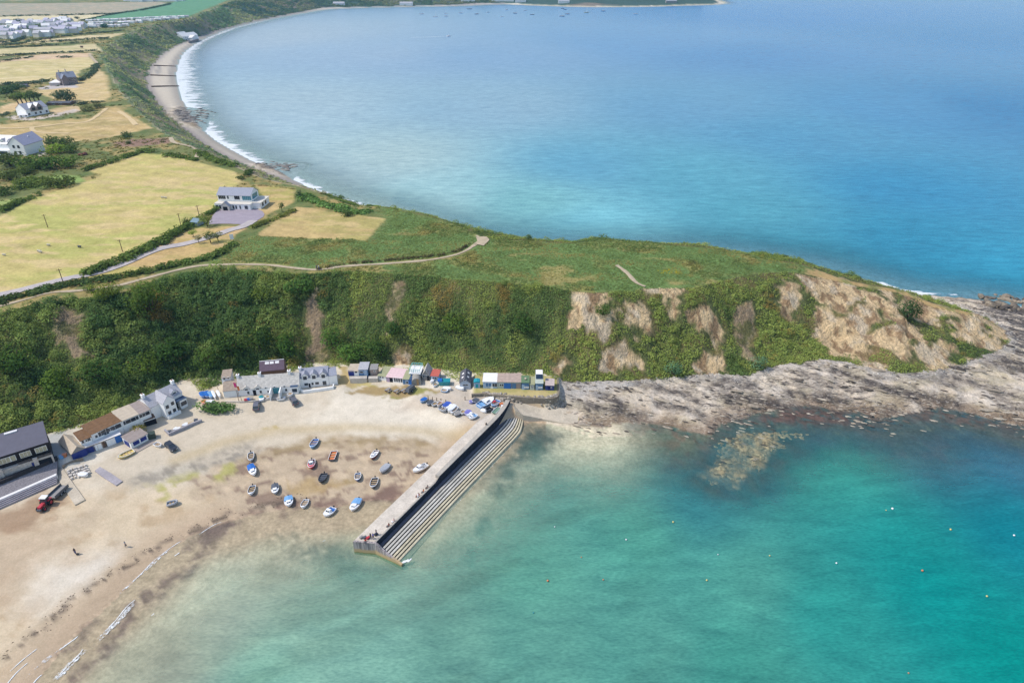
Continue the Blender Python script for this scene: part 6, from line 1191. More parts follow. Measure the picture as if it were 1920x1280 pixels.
# ------------------------------------------------------------------ boats
def paint(name, rgb): return M('paint_' + name, rgb, .35, .5, .05)
PW = paint('white', (246,246,246)); PGR = paint('grey', (178,180,184)); PBK = paint('black', (52,54,60)); PRD = paint('red', (206,64,74)); PBU = paint('blue', (44,112,196)); PLB = paint('light_blue', (126,176,222)); PNV = paint('navy', (40,62,124)); PYE = paint('yellow', (236,212,130)); PTL = paint('teal', (40,150,160)); PMR = paint('maroon', (120,48,52)); PDG = paint('dark_grey', (92,96,104)); POR = paint('orange', (226,136,84)); PLC = paint('lilac', (136,132,204)); PIN = M('boat_inside', (150,146,142), .8, .2, .15, 3); PDK = M('boat_dark_inside', (76,78,84), .8, .2, .2, 3); WOODB = M('thwart_wood', (196,168,130), .7, .3, .15, 4); RUB = M('outboard', (50,52,58), .4, .5, .05)
def hull_sections(L, B, H, square=False, n=11):
    S = []
    for i in range(n):
        s = i / (n - 1)
        if square: b_ = B / 2 * (1.0 if s < .8 else 1 - .12 * ((s - .8) / .2)); zk = .25 * H * max(0, (s - .75) / .25) ** 1.5; gz_ = H * (1 + .1 * s)
        else:
            b_ = B / 2 * (.82 + .18 * min(1, s / .35)) if s < .35 else B / 2 * math.sqrt(max(0, 1 - ((s - .35) / .65) ** 2.3)); b_ = max(b_, .02); zk = H * .5 * max(0, (s - .7) / .3) ** 2; gz_ = H * (1 + .32 * max(0, (s - .25) / .75) ** 1.8)
        S.append((-L / 2 + L * s, b_, zk, gz_))
    return S
def boat(label, stern, bow, beam, kind='open', hc=PW, dc=PIN, cc=PW, Hh=None, roll=0.0, cat='boat', name='boat', motor=True, group=None, z=None, L=None, lift=0.0, up=False):
    a = at(*stern); b_ = at(*bow); d = b_[:2] - a[:2]; Ln = float(np.hypot(*d)) if L is None else L; rz = math.atan2(d[1], d[0]); c = (a + b_) / 2
    H = Hh or .22 * Ln ** .5 + .32; B = beam; zz = (gz(c[0], c[1]) if z is None else z) - .08 + lift
    if z is None and zz < 0.05: zz = max(zz, -.18)
    root = thing(name, label, cat, (c[0], c[1], zz), rz, group); root.rotation_euler = (R_(roll), 0, rz)
    S = hull_sections(Ln, B, H, kind == 'punt'); V = []; F = []; n = len(S)
    for x, b2, zk, g2 in S: V += [(x, -b2, g2), (x, -b2 * .96, zk + (g2 - zk) * .5), (x, -b2 * .62, zk + (g2 - zk) * .12), (x, 0, zk), (x, b2 * .62, zk + (g2 - zk) * .12), (x, b2 * .96, zk + (g2 - zk) * .5), (x, b2, g2)]
    for i in range(n - 1):
        for k in range(6): F.append((i*7+k, i*7+k+1, (i+1)*7+k+1, (i+1)*7+k))
    F += [tuple(range(7)), tuple(range(7*n-1, 7*n-8, -1))]
    MB().add(V, F).build('hull', hc, root, False)
    def deckmesh(i0, i1, zf, inset, nm, m, par, th=.0):
        V = []; F = []
        for x, b2, zk, g2 in S[i0:i1+1]: w_ = max(b2 - inset, .01); zz_ = zk + (g2 - zk) * zf + th; V += [(x, -w_, zz_), (x, 0, zz_ + th * .8), (x, w_, zz_)]
        for i in range(i1 - i0): F += [(i*3, i*3+1, (i+1)*3+1, (i+1)*3), (i*3+1, i*3+2, (i+1)*3+2, (i+1)*3+1)]
        return MB().add(V, F).build(nm, m, par)
    rim = MB()
    for i in range(n - 1):
        for s in (-1, 1):
            p0 = (S[i][0], s * S[i][1], S[i][3]); p1 = (S[i+1][0], s * S[i+1][1], S[i+1][3]); rim.cyl(p0, p1, .07 if kind != 'rib' else .24, None, 5)
    rim.cyl((S[0][0], -S[0][1], S[0][3]), (S[0][0], S[0][1], S[0][3]), .07, None, 5)
    rim.build('tube' if kind == 'rib' else 'gunwale', PW if kind != 'rib' and hc is not PBK else (dc if kind == 'rib' else PDG), root)
    if kind in ('open', 'punt', 'rib'):
        # dark well: the inner floor is laid just under the gunwale's line of sight
        deckmesh(0, n - 1, .55, .02, 'inside', dc, root)
        MB().add([(x, s * (b2 - .06), zk + (g2 - zk) * f) for x, b2, zk, g2 in S for s in (-1, 1) for f in (.56, .99)], [(i*4+o, i*4+1+o, (i+1)*4+1+o, (i+1)*4+o) for i in range(n-1) for o in (0, 2)]).build('inner_side', dc, root)
        for u in ((.22, .45, .66) if kind == 'open' else (.35, .6)):
            i = int(u * (n - 1)); x, b2, zk, g2 = S[i]; MB().box(x - .14, x + .14, -b2 * .93, b2 * .93, zk + (g2 - zk) * .72, zk + (g2 - zk) * .72 + .05).build('seat', WOODB if hc is not PBK else PDG, root)
        if kind == 'open': deckmesh(n - 3, n - 1, .97, .02, 'foredeck', cc, root)
    if kind in ('cabin', 'cuddy', 'canopy'):
        k0 = {'cabin': 4, 'cuddy': 5, 'canopy': 5}[kind]
        deckmesh(k0, n - 1, .985, .03, 'foredeck', cc, root, .03); deckmesh(0, k0, .5, .02, 'cockpit', dc, root)
        x0 = S[k0][0]; x1 = S[k0 + 3][0]; w_ = S[k0 + 1][1] * 1.35; zt = S[k0][3]; hc_ = .75 if kind == 'cabin' else .4
        wh = MB().add([(x0, -w_/2, zt - .1), (x1 + .1, -w_/2*.8, zt - .1), (x1 + .1, w_/2*.8, zt - .1), (x0, w_/2, zt - .1), (x0 + .05, -w_/2*.9, zt + hc_), (x1 - .35, -w_/2*.7, zt + hc_), (x1 - .35, w_/2*.7, zt + hc_), (x0 + .05, w_/2*.9, zt + hc_)], [(0,3,2,1),(4,5,6,7),(0,1,5,4),(1,2,6,5),(2,3,7,6),(3,0,4,7)]).build('wheelhouse', PW, root)
        gl_ = MB(); f = lambda t: (x1 + .1 - .45 * t + .03, zt - .1 + (hc_ + .1) * t); (xa, za), (xb, zb) = f(.45), f(.9)
        for s0, s1 in ((-.42, -.04), (.04, .42)): gl_.add([(xa, s0*w_*.8, za), (xa, s1*w_*.8, za), (xb, s1*w_*.72, zb), (xb, s0*w_*.72, zb)], [(0,1,2,3)])
        for s in (-1, 1): gl_.add([(x0 + .15, s*(w_*.475), zt + hc_*.35), (x1 - .25, s*(w_*.39), zt + hc_*.35), (x1 - .4, s*(w_*.36), zt + hc_*.85), (x0 + .18, s*(w_*.465), zt + hc_*.85)], [(0,1,2,3)])
        gl_.build('window', GL, wh)
        if kind == 'canopy': deckmesh(0, k0, 1.02, -.02, 'canopy', dc, root, .22)
        else:
            i = 2; x, b2, zk, g2 = S[i]; MB().box(x - .15, x + .15, -b2*.9, b2*.9, zk + (g2-zk)*.75, zk + (g2-zk)*.75 + .06).build('seat', dc, root)
    if kind == 'cover': deckmesh(0, n - 1, 1.0, -.05, 'cover', cc, root, .16)
    if motor and kind not in ('punt',): m_ = MB(); m_.rbox(-Ln/2 - .18, 0, H + .05, H + .45, .34, .3, 0, .8); m_.box(-Ln/2 - .24, -Ln/2 - .12, -.05, .05, -.1, H + .06); m_.build('outboard_motor', RUB, root)
    if up: root.rotation_euler = (math.pi, 0, rz); root.location.z = zz + H * 1.25
    return root
GB = 'small boats drying out in the harbour'
BT = [('blue open boat nearest the dry sand', (593.6,825.3), (584.7,843.1), 2.1, 'open', PLB, PBU, PLB, 5), ('small white and grey open dinghy at the left of the harbour', (471.2,850.6), (471.9,867.5), 1.7, 'open', PGR, PIN, PGR, 4), ('white boat with blue cockpit cover on the left', (470.3,874), (478.3,894.2), 2.0, 'canopy', PW, PBU, PW, 6),
 ('white open boat with dark inside at the lower left', (475,912.5), (470.8,930.8), 1.8, 'open', PW, PDK, PW, 6), ('white covered boat with a dark stern', (516.7,910), (517.5,929), 1.9, 'canopy', PGR, PDG, PW, 6), ('red hulled boat with a white cabin', (585.6,863.8), (584.7,881.3), 2.0, 'cabin', PRD, PDG, PRD, 7),
 ('flat grey punt with orange gear inside', (627.8,847.8), (622,866), 1.8, 'punt', PDG, POR, PGR, 5), ('black open boat in the middle of the harbour', (609,889.5), (602.5,908.3), 2.1, 'open', PBK, PDG, PBK, 6), ('maroon hulled boat with a white deck', (707.5,846.9), (697.5,863.8), 1.8, 'cuddy', PMR, PW, PW, 10),
 ('grey boat under a pale full cover', (728.8,872.5), (715,889.4), 2.0, 'cover', PGR, PIN, PGR, 7), ('white motorboat with grey stripe beside the pier', (800.6,873.8), (775.5,887.5), 2.2, 'cabin', PW, PGR, PW, 7), ('little blue and white dinghy right of the black boat', (671.9,888.8), (671,904.4), 1.7, 'open', PNV, PLB, PW, 4),
 ('dark grey open workboat near the weed', (704.4,898), (699.5,918.8), 2.0, 'open', PDG, PDK, PGR, 6), ('white cabin boat with a bright blue canopy at the waterline', (673.8,938), (660,960), 2.3, 'canopy', PW, PLB, PW, 6), ('white and blue cabin boat afloat in the shallows', (626.3,954.4), (609.4,970), 2.3, 'cabin', PW, PBU, PW, 5),
 ('white boat with blue cockpit and square stern at the waterline', (541.7,932.8), (543,952), 2.2, 'canopy', PW, PLB, PW, 4), ('plain white open dinghy at the waterline', (575.6,938.3), (568,954.9), 1.7, 'open', PW, PGR, PW, 6)]
for lab, s, b_, bm_, kd, hc, dc, cc, rl in BT: boat(lab, s, b_, bm_, kd, hc, dc, cc, roll=rl, group=GB)
boat('grey white inflatable dinghy alone on the left beach', (313.5,947.5), (334,943.5), 1.5, 'rib', PGR, PGR, motor=False)
boat('pale yellow boat on the sand before the blue hut', (251,847), (223,861), 2.0, 'open', PYE, PYE, PYE, roll=-4, motor=False)
boat('small white dinghy near the parked black car', (291,833), (303,839), 1.4, 'open', PW, PW, motor=False)
boat('long white rowing boat lying in front of the cottage porch', (520,750.5), (536,748), 1.2, 'open', PW, PW, motor=False); boat('white dinghy by the cottage kerb wall', (487,752), (496,749.5), 1.3, 'cover', PW, PW, PW, motor=False)
GY = 'boats laid up on the quay'
for lab, s, b_, bm_, kd, hc, dc, cc in (('big white motor cruiser laid up by the pier root', (897,764), (925,749), 3.0, 'cabin', PLB, PLB, PW), ('bright blue open boat laid up beside the cruiser', (934.5,753), (922.5,764), 2.1, 'open', PLB, PBU, PLB), ('small lilac covered dinghy left of the cruiser', (886,754), (880,757), 1.3, 'cover', PLC, PLC, PLC),
    ('dark netted boat between the lilac dinghy and the cruiser', (895,750), (887,757), 1.8, 'cover', PNV, PTL, PDG), ('black inflatable in front of the cruiser', (921,767), (912,774), 1.5, 'rib', PBK, PBK, PBK), ('white dinghy at the front of the quay boats', (903,770), (912,774.5), 1.3, 'cover', PW, PW, PW)):
    boat(lab, s, b_, bm_, kd, hc, dc, cc, motor=False, group=GY)
GR_ = 'dinghies stored along the top of the beach'
for lab, s, b_, bm_, kd, hc, dc, cc in (('bright blue tarpaulined dinghy at the left end of the row', (799,749.5), (789,757.5), 1.5, 'cover', PLB, PBU, PBU), ('dark grey dinghy second in the stored row', (811,755), (801,762), 1.5, 'cover', PDG, PDG, PDG), ('grey open dinghy third in the stored row', (819,757), (811,764), 1.4, 'open', PGR, PDK, PGR), ('orange trimmed small dinghy in the stored row', (828,756), (821,764), 1.3, 'open', PW, POR, POR),
    ('royal blue tarpaulined boat in the middle of the row', (842.5,758), (831.5,768), 1.9, 'cover', PNV, PBU, paint('royal', (70,100,190))), ('grey inflatable with white seats at the front of the row', (825,767), (836,774), 1.7, 'rib', PGR, PGR, PW), ('pale blue and white hull leaning in the row', (847,762), (838,771), 1.4, 'cover', PLB, PW, PW), ('white upturned dinghy in the stored row', (853,763), (841,776), 1.5, 'cover', PW, PW, PW),
    ('grey and white skiff beside the upturned dinghy', (857,766), (846,779), 1.4, 'open', PW, PGR, PW), ('dark grey upturned dinghy right of the skiff', (862,775), (853,783), 1.6, 'cover', PDG, PDG, GRYB), ('white open dinghy with a yellow cover end', (871,772), (865,779), 1.4, 'open', PW, PYE, PYE), ('lilac tarpaulined boat near the end of the row', (880.5,773), (873,781), 1.7, 'cover', PLC, PLC, PLC), ('white dinghy with blue cover last in the row', (893,780), (880,788), 1.9, 'cuddy', PW, PLB, PW), ('small white tender behind the last dinghy', (884,777), (876,784), 1.2, 'cover', PW, PLB, PW)):
    boat(lab, s, b_, bm_, kd, hc, dc, cc, motor=False, group=GR_, lift=.15)
GC = 'dinghies kept in the compound by the green bush'
for lab, s, b_, bm_, kd, hc, dc, cc in (('blue covered dinghy at the left of the compound', (378,738), (384,748), 1.7, 'cover', PBU, PBU, PBU), ('second blue covered dinghy in the compound', (386,737), (391,748), 1.6, 'cover', PBU, PLB, PBU), ('pale blue dinghy in the compound', (392,738), (398,749), 1.4, 'cover', PLB, PLB, PLB), ('white catamaran hull standing in the compound', (399,737), (405,750), .8, 'cover', PW, PW, PW), ('white catamaran hull at the right of the compound', (408,736), (413.5,748), .8, 'cover', PW, PW, PW),
    ('red and white dinghy in front of the compound', (380,754), (388,759), 1.4, 'cover', PRD, PW, POR), ('long white dinghy in front of the compound', (402,754), (386,758), 1.3, 'cover', PW, PW, PW)):
    boat(lab, s, b_, bm_, kd, hc, dc, cc, motor=False, group=GC)
for lab, s, b_, bm_, kd, hc, dc, cc in (('blue and white open boat on the grass by the huts', (828,733), (840,735.5), 1.5, 'open', PLB, PW, PW), ('white upturned boat behind the blue and white one', (832,729), (846,732), 1.3, 'cover', PW, PW, PW), ('pale green dinghy on the track by the red roofed hut', (819,720), (813,727), 1.3, 'open', PW, PTL, PW), ('white dinghy against the red roofed hut', (812,714.5), (808,720), 1.0, 'cover', PW, PW, PW), ('white boat parked beside the boathouse', (856,727), (870,733), 1.4, 'cover', PW, PW, PW)):
    boat(lab, s, b_, bm_, kd, hc, dc, cc, motor=False)
# far boats on moorings
g = np.random.default_rng(9)
for k, (px, py, L, kd, lab) in enumerate(((791,27,13,'cabin','white moored yacht hull leftmost of the anchorage'),(817,32,13,'yacht','white sailing yacht nearest the camera at left'),(836,31,11,'yacht','second white yacht of the anchorage'),(836,26.5,9,'cabin','small white boat above the second yacht'),(864,25,13,'cabin','broad white boat in the anchorage'),(894,27,12,'cabin','white motorboat with a dark line'),(915,24,9,'open','low pale boat in the anchorage'),(950,19,10,'cabin','small white boat close to the far shore'),(966,25.5,12,'cabin','dark hulled launch in the anchorage'),(985,20.5,10,'open','pale boat among the far moorings'),(998,28,12,'cabin','grey hulled fishing boat'),(1054,31,14,'cabin','large dark fishing boat'),(1064,27,13,'cabin','dark boat behind the large fishing boat'),(1055,16.5,10,'open','dark tender near the far headland'),(1060,18.5,9,'open','second dark tender near the far headland'),(1100,24,14,'yacht','cream sailed boat in the anchorage'),(1131,21.5,12,'cabin','small dark boat at the right'),(1192,27,14,'cabin','white cruiser rightmost of the moored boats'),(941,32,7,'open','tiny pale dinghy on the moorings'),(880,17.5,16,'punt','low dark raft near the far shore'))):
    hc = PNV if 'dark' in lab else PGR if 'grey' in lab else PYE if 'cream' in lab else PW; p_ = unp(px, py, 0); a = g.uniform(-.5, .5)
    r = boat(lab, (px, py), (px, py), L * .3, 'cabin' if kd == 'yacht' else kd, hc, PIN if kd != 'punt' else PDK, PW, Hh=1.4, z=-.2, L=L, group='boats moored in the far bay', motor=False); r.location = (p_[0], p_[1], -.2); r.rotation_euler = (0, 0, a)
    if kd == 'yacht': MB().cyl((.5, 0, 1), (.5, 0, 14), .16, .1, 6).build('mast', PW, r)
boat('white motorboat speeding across the bay', (838,68.7), (844.5,68), 3.0, 'cabin', PW, PW, PW, Hh=1.2, z=-.1, motor=False)
# -- buoys
for px, py, c, r, lab in ((1027,1089,POR,.42,'orange buoy nearest the pier'),(1131,1087,POR,.28,'small orange buoy right of the first one'),(1090,1045,POR,.24,'small orange buoy above the pair'),(1325,1088,PYE,.34,'yellow buoy in the middle of the near row'),(1443,1042,PYE,.28,'small yellow buoy above the near row'),(1262,979,PYE,.38,'yellow buoy below the reef'),(1174,1012,PW,.34,'white buoy left of the yellow one'),(1346,1040,PW,.22,'small white buoy in mid water'),(1568,1056,PW,.34,'white buoy alone in the right half'),(1673,954,PW,.5,'large white buoy at the top right'),(1661,957,PYE,.24,'tiny pale float next to the large white buoy'),(1782,993,PYE,.42,'pale yellow buoy in the dark patch'),(1729,1070,POR,.42,'orange buoy at the right'),(1850,1118,PYE,.36,'yellow buoy near the right edge'),(1901,1004,PW,.4,'white buoy at the right edge'),(1703,1262,POR,.26,'faint orange buoy at the bottom right'),(1040,988,PW,.24,'small white float off the pier steps'),(1000,1149,PTL,.26,'small teal float at the lower left')):
    r *= .58; p_ = unp(px, py, 0); o = thing('mooring_buoy', lab, 'buoy', (p_[0], p_[1], 0), 0, 'mooring buoys'); MB().ball((0, 0, .18), r, r, r * .9, 12, 8).build('float', c, o, True); MB().cyl((0, 0, r * .9), (0, 0, r * 1.5), .05, .03, 6).build('eye', PDG, o)
# ------------------------------------------------------------------ vehicles
TYRE = M('tyre', (46,46,48), .9, .1, .05); CHROME = M('hub', (176,178,182), .4, .5)
def car(label, rear, front, body, w=1.85, h=1.7, group='cars parked on the sand'):
    a = at(*rear); b_ = at(*front); d = b_[:2] - a[:2]; L = 4.5; rz = math.atan2(d[1], d[0]); c = (a + b_) / 2; root = thing('parked_car', label, 'car', (c[0], c[1], gz(c[0], c[1]) + .02), rz, group)
    prof = [(-L/2, .35), (-L/2 + .02, .95), (-L/2 + .15, 1.02), (L*.16, 1.02), (L/2 - .15, .9), (L/2, .7), (L/2, .35)]
    b_ = MB().prism([(x, z) for x, z in prof], -w/2, w/2, 'y').build('body', body, root)
    mv = b_.modifiers.new('bevel', 'BEVEL'); mv.width = .09; mv.segments = 2
    t = MB().add([(-L/2+.1, -w*.47, 1.0), (L*.24, -w*.47, 1.0), (L*.24, w*.47, 1.0), (-L/2+.1, w*.47, 1.0), (-L/2+.35, -w*.39, h), (L*.06, -w*.39, h), (L*.06, w*.39, h), (-L/2+.35, w*.39, h)], [(0,3,2,1),(4,5,6,7),(0,1,5,4),(1,2,6,5),(2,3,7,6),(3,0,4,7)]).build('window', GL, root)
    MB().box(-L/2+.33, L*.07, -w*.4, w*.4, h-.02, h+.04).build('roof', body, root)
    for sx in (-L*.31, L*.31):
        for s in (-1, 1): wz = MB().cyl((sx, s*(w/2-.2), .34), (sx, s*(w/2+.02), .34), .34, None, 14).build('wheel', TYRE, root); MB().cyl((sx, s*(w/2-.1), .34), (sx, s*(w/2+.03), .34), .2, None, 10).build('rim', CHROME, wz)
    for s in (-1, 1): MB().box(L/2-.02, L/2+.02, s*w*.36-.18, s*w*.36+.18, .66, .8).build('headlight', PW, root); MB().box(-L/2-.02, -L/2+.02, s*w*.4-.1, s*w*.4+.1, .7, .95).build('tail_light', PRD, root)
car('dark grey car parked on the sand, left of the two by the cottages', (481.2,769), (482.3,758), paint('graphite', (110,110,120))); car('dark grey estate car right of the cottage porch', (554,760), (548.5,748.5), paint('gunmetal', (104,104,112))); car('black car parked near the blue and white hut', (315.5,834.5), (328,846.5), paint('car_black', (50,54,64)), h=1.5)
def wheel(mbp, x, y, r, w, root): wz = MB().cyl((x, y - w/2, r), (x, y + w/2, r), r, None, 16).build('wheel', TYRE, root); MB().cyl((x, y - w/2 - .02, r), (x, y + w/2 + .02, r), r*.5, None, 10).build('rim', PRD if root['category'] == 'tractor' else CHROME, wz)
p0 = at(93, 941); p1 = at(77, 959); d = p1[:2] - p0[:2]; rz = math.atan2(d[1], d[0]); c = (p0 + p1) / 2
t = thing('tractor', 'red tractor with a white cab roof on the beach', 'tractor', (c[0], c[1], gz(c[0], c[1])), rz)
MB().box(.1, 1.9, -.42, .42, .75, 1.5).build('bonnet', PRD, t); MB().box(-1.3, .15, -.6, .6, .7, 1.3).build('chassis', PDG, t); MB().add([(-1.25,-.75,1.3),(.1,-.75,1.3),(.1,.75,1.3),(-1.25,.75,1.3),(-1.1,-.65,2.55),(-.1,-.65,2.55),(-.1,.65,2.55),(-1.1,.65,2.55)], [(0,3,2,1),(4,5,6,7),(0,1,5,4),(1,2,6,5),(2,3,7,6),(3,0,4,7)]).build('cab', GL, t); MB().box(-1.25, .1, -.8, .8, 2.553, 2.72).build('cab_roof', PW, t); MB().box(1.9, 2.3, -.5, .5, .5, 1.0).build('front_weight', PDG, t)
for s in (-1, 1): wheel(None, -.9, s*.95, .85, .5, t); wheel(None, 1.35, s*.8, .55, .38, t); MB().box(-1.6, -.2, s*.95-.3, s*.95+.3, 1.72, 1.8).build('mudguard', PRD, t)
MB().cyl((.6, .35, 1.4), (.6, .35, 2.5), .05, None, 6).build('exhaust', PDG, t)
p0 = at(124, 915); p1 = at(99, 938); d = p1[:2] - p0[:2]; L = float(np.hypot(*d)); c = (p0 + p1) / 2
t = thing('flatbed_trailer', 'long grey flatbed trailer hitched behind the red tractor', 'trailer', (c[0], c[1], gz(c[0], c[1])), math.atan2(d[1], d[0])); MB().box(-L/2, L/2, -1.0, 1.0, .8, 1.0).build('bed', GRYB, t)
for s in (-1, 1): MB().box(-L/2, L/2, s*1.05-.06, s*1.05+.06, .75, 1.55).build('side_rail', PDG, t); wheel(None, -.8, s*.85, .45, .3, t); wheel(None, .3, s*.85, .45, .3, t)
MB().cyl((L/2, 0, .7), (L/2 + 1.6, 0, .6), .08, None, 6).build('drawbar', PDG, t)
p_ = at(770, 733); t = thing('boat_trailer', 'dark machinery trailer at the end of the concrete pad', 'trailer', (p_[0], p_[1], gz(p_[0], p_[1])), 1.0); MB().rbox(0, 0, .5, 1.7, 3.2, 1.5, 0, .8).build('load', PDG, t); MB().box(-1.7, 1.9, -.7, .7, .4, .497).build('frame', PDK, t)
for s in (-1, 1): wheel(None, -.2, s*.85, .4, .25, t)
p_ = at(931, 772); t = thing('green_trailer', 'green boat trailer parked against the pier parapet', 'trailer', (p_[0], p_[1], gz(p_[0], p_[1])), math.atan2(*(Rxy[-12] - Rxy[-20])[::-1])); MB().box(-1.6, 1.6, -.7, .7, .5, .6).build('bed', M('green_mesh', (120,150,130)), t); MB().box(-1.65, 1.65, -.78, -.7, .45, .8).build('side_rail', PW, t); MB().box(-1.65, 1.65, .7, .78, .45, .8).build('side_rail', PW, t)
for s in (-1, 1): wheel(None, 0, s*.9, .3, .2, t)
p_ = at(834, 720); t = thing('skip', 'teal covered skip with a blue lid by the red roofed hut', 'skip', tuple(p_), .05); MB().add([(-1.5,-1,0),(1.4,-1,0),(1.4,1,0),(-1.5,1,0),(-1.9,-1.1,1.5),(1.8,-1.1,1.5),(1.8,1.1,1.5),(-1.9,1.1,1.5)], [(0,3,2,1),(4,5,6,7),(0,1,5,4),(1,2,6,5),(2,3,7,6),(3,0,4,7)]).build('skip_body', PTL, t); MB().rbox(-1.4, -.2, 1.503, 2.0, 1.5, 1.6, 0, .8).build('lid', PBU, t)
# ------------------------------------------------------------------ promenade at the lower left
pt = px3([(-60,956,4.6),(0,933,4.6),(50,911.5,4.6),(106,887,4.6)]); 
prom = thing('stepped_revetment', 'stepped grey sea wall with a white coping in the lower left', 'sea wall', (*pt[1][:2], 0)); off = pt[1][:2]
def prow(px_, z): return px3([(x, y, z) for x, y in px_])
Cc = [(-60,956),(0,933),(50,911.5),(106,887)]
v = unp(0, 951, 3.4) - unp(0, 933, 4.6); v = v / np.linalg.norm(v); wtot = float(np.linalg.norm(unp(0, 952, 3.4) - unp(0, 933, 4.6))); 
def pstrip(nm, o0, o1, z0_, z1_, m):
    A_ = pt.copy(); B_ = pt.copy(); A_[:, :2] += v * o0 - off; B_[:, :2] += v * o1 - off; A_[:, 2] = z0_; B_[:, 2] = z1_; V = []; F = []
    for a, b_ in zip(A_, B_): V += [tuple(a), tuple(b_), (b_[0], b_[1], .5), (a[0], a[1], .5)]
    for k in range(3):
        for c_ in range(4): F.append((k*4+c_, k*4+(c_+1)%4, (k+1)*4+(c_+1)%4, (k+1)*4+c_))
    F += [(0,3,2,1), (12,13,14,15)]; return MB().add(V, F).build(nm, m, prom)
GS = conc_mat('grey_steps', (188,180,184)); pstrip('coping', 0, .9, 4.65, 4.65, WROOF)
for k in range(4): a = .903 + k * (wtot - .9) / 4; pstrip('step', a, a + (wtot - .9) / 4 - .003, 4.4 - k * .3, 4.4 - k * .3, GS)
pstrip('cobble_bank', -4.2, -.003, 5.6, 4.6, M('cobbles', (150,144,146), .95, .1, .3, 3)); pstrip('bank_wall', -5.2, -4.203, 6.6, 6.6, M('dark_fence', (60,56,58)))
hq = unp([-60, -20, 20, 62], [925, 911, 897, 881], 6.4); hedge(None, 1.3, 1.8, (60,96,52), 'clipped green hedge in front of the black house', .4, 30, world=hq, name='hedge')
gr = lambda q: np.array([(*at(x, y)[:2], at(x, y)[2] + .3) for x, y in q]); ra = gr([(103,889),(112,903),(121,917),(131,933),(141,948)]); rb = gr([(118,878),(129,895),(139,909),(150,924),(160,938)]); slab('ramp', ra, rb, m_slip, 'pale concrete boat ramp beside the stepped wall', 2)
ra = gr([(178,884),(196,897),(218,911)]); rb = gr([(188,876),(210,889),(230,903)]); slab('ramp', ra, rb, GS, 'grey worn ramp running down to the pebbles', 2)
wall('blockwork', unp([118,128,140,156], [876,871,866,861], 4.6), 5.2, 3, .5, m_stone, 'rough block wall at the top of the boat ramp')
g = np.random.default_rng(21); k_ = 0
for r_ in range(4):
    for q in range(6):
        px = 128 + q * 6.4 + r_ * 2.4 + g.uniform(-1, 1); py = 884 - q * 2.0 + r_ * 4.6 + g.uniform(-.8, .8); p_ = at(px, py); o = MB().rbox(0, 0, -.15, g.uniform(.35, .6), g.uniform(.6, .95), g.uniform(.5, .8), 0, .8).build('mooring_block', M('block_concrete', (226,216,204), .9, .2, .12, 2)); o.location = tuple(p_); o.rotation_euler = (0, 0, g.uniform(0, 3)); tag(o, 'pale concrete block laid out in rows beside the boat ramp', 'block', 'concrete blocks beside the ramp')
boat('small white boat among the concrete blocks', (150,890.5), (166,893.5), 1.4, 'cover', PW, PW, PW, motor=False)
# ------------------------------------------------------------------ clutter near the houses
def crate(px, py, m, lab, sx=1.0, sy=.8, h=.7, nm='crate', cat='crate', a=.3, z=None):
    p_ = at(px, py); o = thing(nm, lab, cat, tuple(p_), a); mb = MB(); mb.box(-sx/2, sx/2, -sy/2, sy/2, -.1, h); mb.build('box', m, o); MB().box(-sx/2-.04, sx/2+.04, -sy/2-.04, sy/2+.04, h+.003, h+.09).build('lid', m, o); return o
for px, py, m, lab in ((462,752,PRD,'red crate by the dark cottage door'),(467,751,PBU,'blue crate by the dark cottage door'),(472,750,GRYB,'grey crate by the dark cottage door'),(335,806,PW,'white box on the cluttered terrace'),(345,803,PIN,'grey box on the cluttered terrace'),(325,810,GRYB,'grey store box at the terrace corner'),(318,811.5,PDG,'dark store box at the terrace corner'),(368,790,PDG,'dark box at the right of the terrace'),(357,797,WOODB,'wooden box on the cluttered terrace'),(116,858,PLB,'pale blue canoe box beside the boat shed'),(122,855,POR,'orange box beside the boat shed'),(926,756,PRD,'red fish box at the pier root'),(940,760,POR,'orange fish box at the pier root'),(943,764,PW,'white fish box against the parapet')):
    crate(px, py, m, lab)
boat('white upturned dinghy on the cluttered terrace', (352,796), (343,802), 1.3, 'cover', PW, PW, PW, motor=False); boat('second white upturned dinghy on the terrace', (332,804), (327,810), 1.1, 'cover', PW, PW, PW, motor=False)
boat('turquoise dinghy in front of the cottage row', (488,745), (494,750), 1.3, 'cover', PTL, PTL, PTL, motor=False); boat('grey dinghy in front of the cottage row', (500,744), (507,749), 1.3, 'open', PGR, PDK, PW, motor=False); boat('white dinghy right of the cottage porch', (541,739), (549,743), 1.4, 'open', PW, PIN, PW, motor=False)
tree(404, 771, 10.5, 3.6, (104,132,78), 'rounded green bush on the sand by the compound', 'bush', .02, 'bush', 800, squash=.5)
tree(258, 812, 4.5, 2.6, (160,150,76), 'yellow green bush behind the blue and white hut', 'bush', .05, 'bush')
for px, py, lab in ((728,733,'picnic bench on the left of the grass mound'),(744,735,'picnic bench in the middle of the grass mound'),(757,734,'picnic bench at the right of the grass mound')):
    p_ = at(px, py); o = thing('picnic_bench', lab, 'bench', tuple(p_), .9, 'picnic benches'); MB().box(-.9, .9, -.35, .35, .7, .76).build('table_top', GRYB, o)
    for s in (-1, 1): MB().box(-.9, .9, s*.75-.14, s*.75+.14, .42, .47).build('seat', GRYB, o); MB().box(s*.6-.05, s*.6+.05, -.85, .85, -.1, .418).build('leg', BROWN, o)
for k, (px, py) in enumerate(((803,749),(811,750.5),(819,752),(827,753.5),(836,756),(872,750))):
    p_ = at(px, py); tag(MB().cyl((0,0,-.5), (0,0,1.3), .13, .11, 7).build('wooden_post', BROWN), 'short brown wooden post behind the stored dinghies', 'post', 'posts along the track').location = tuple(p_)
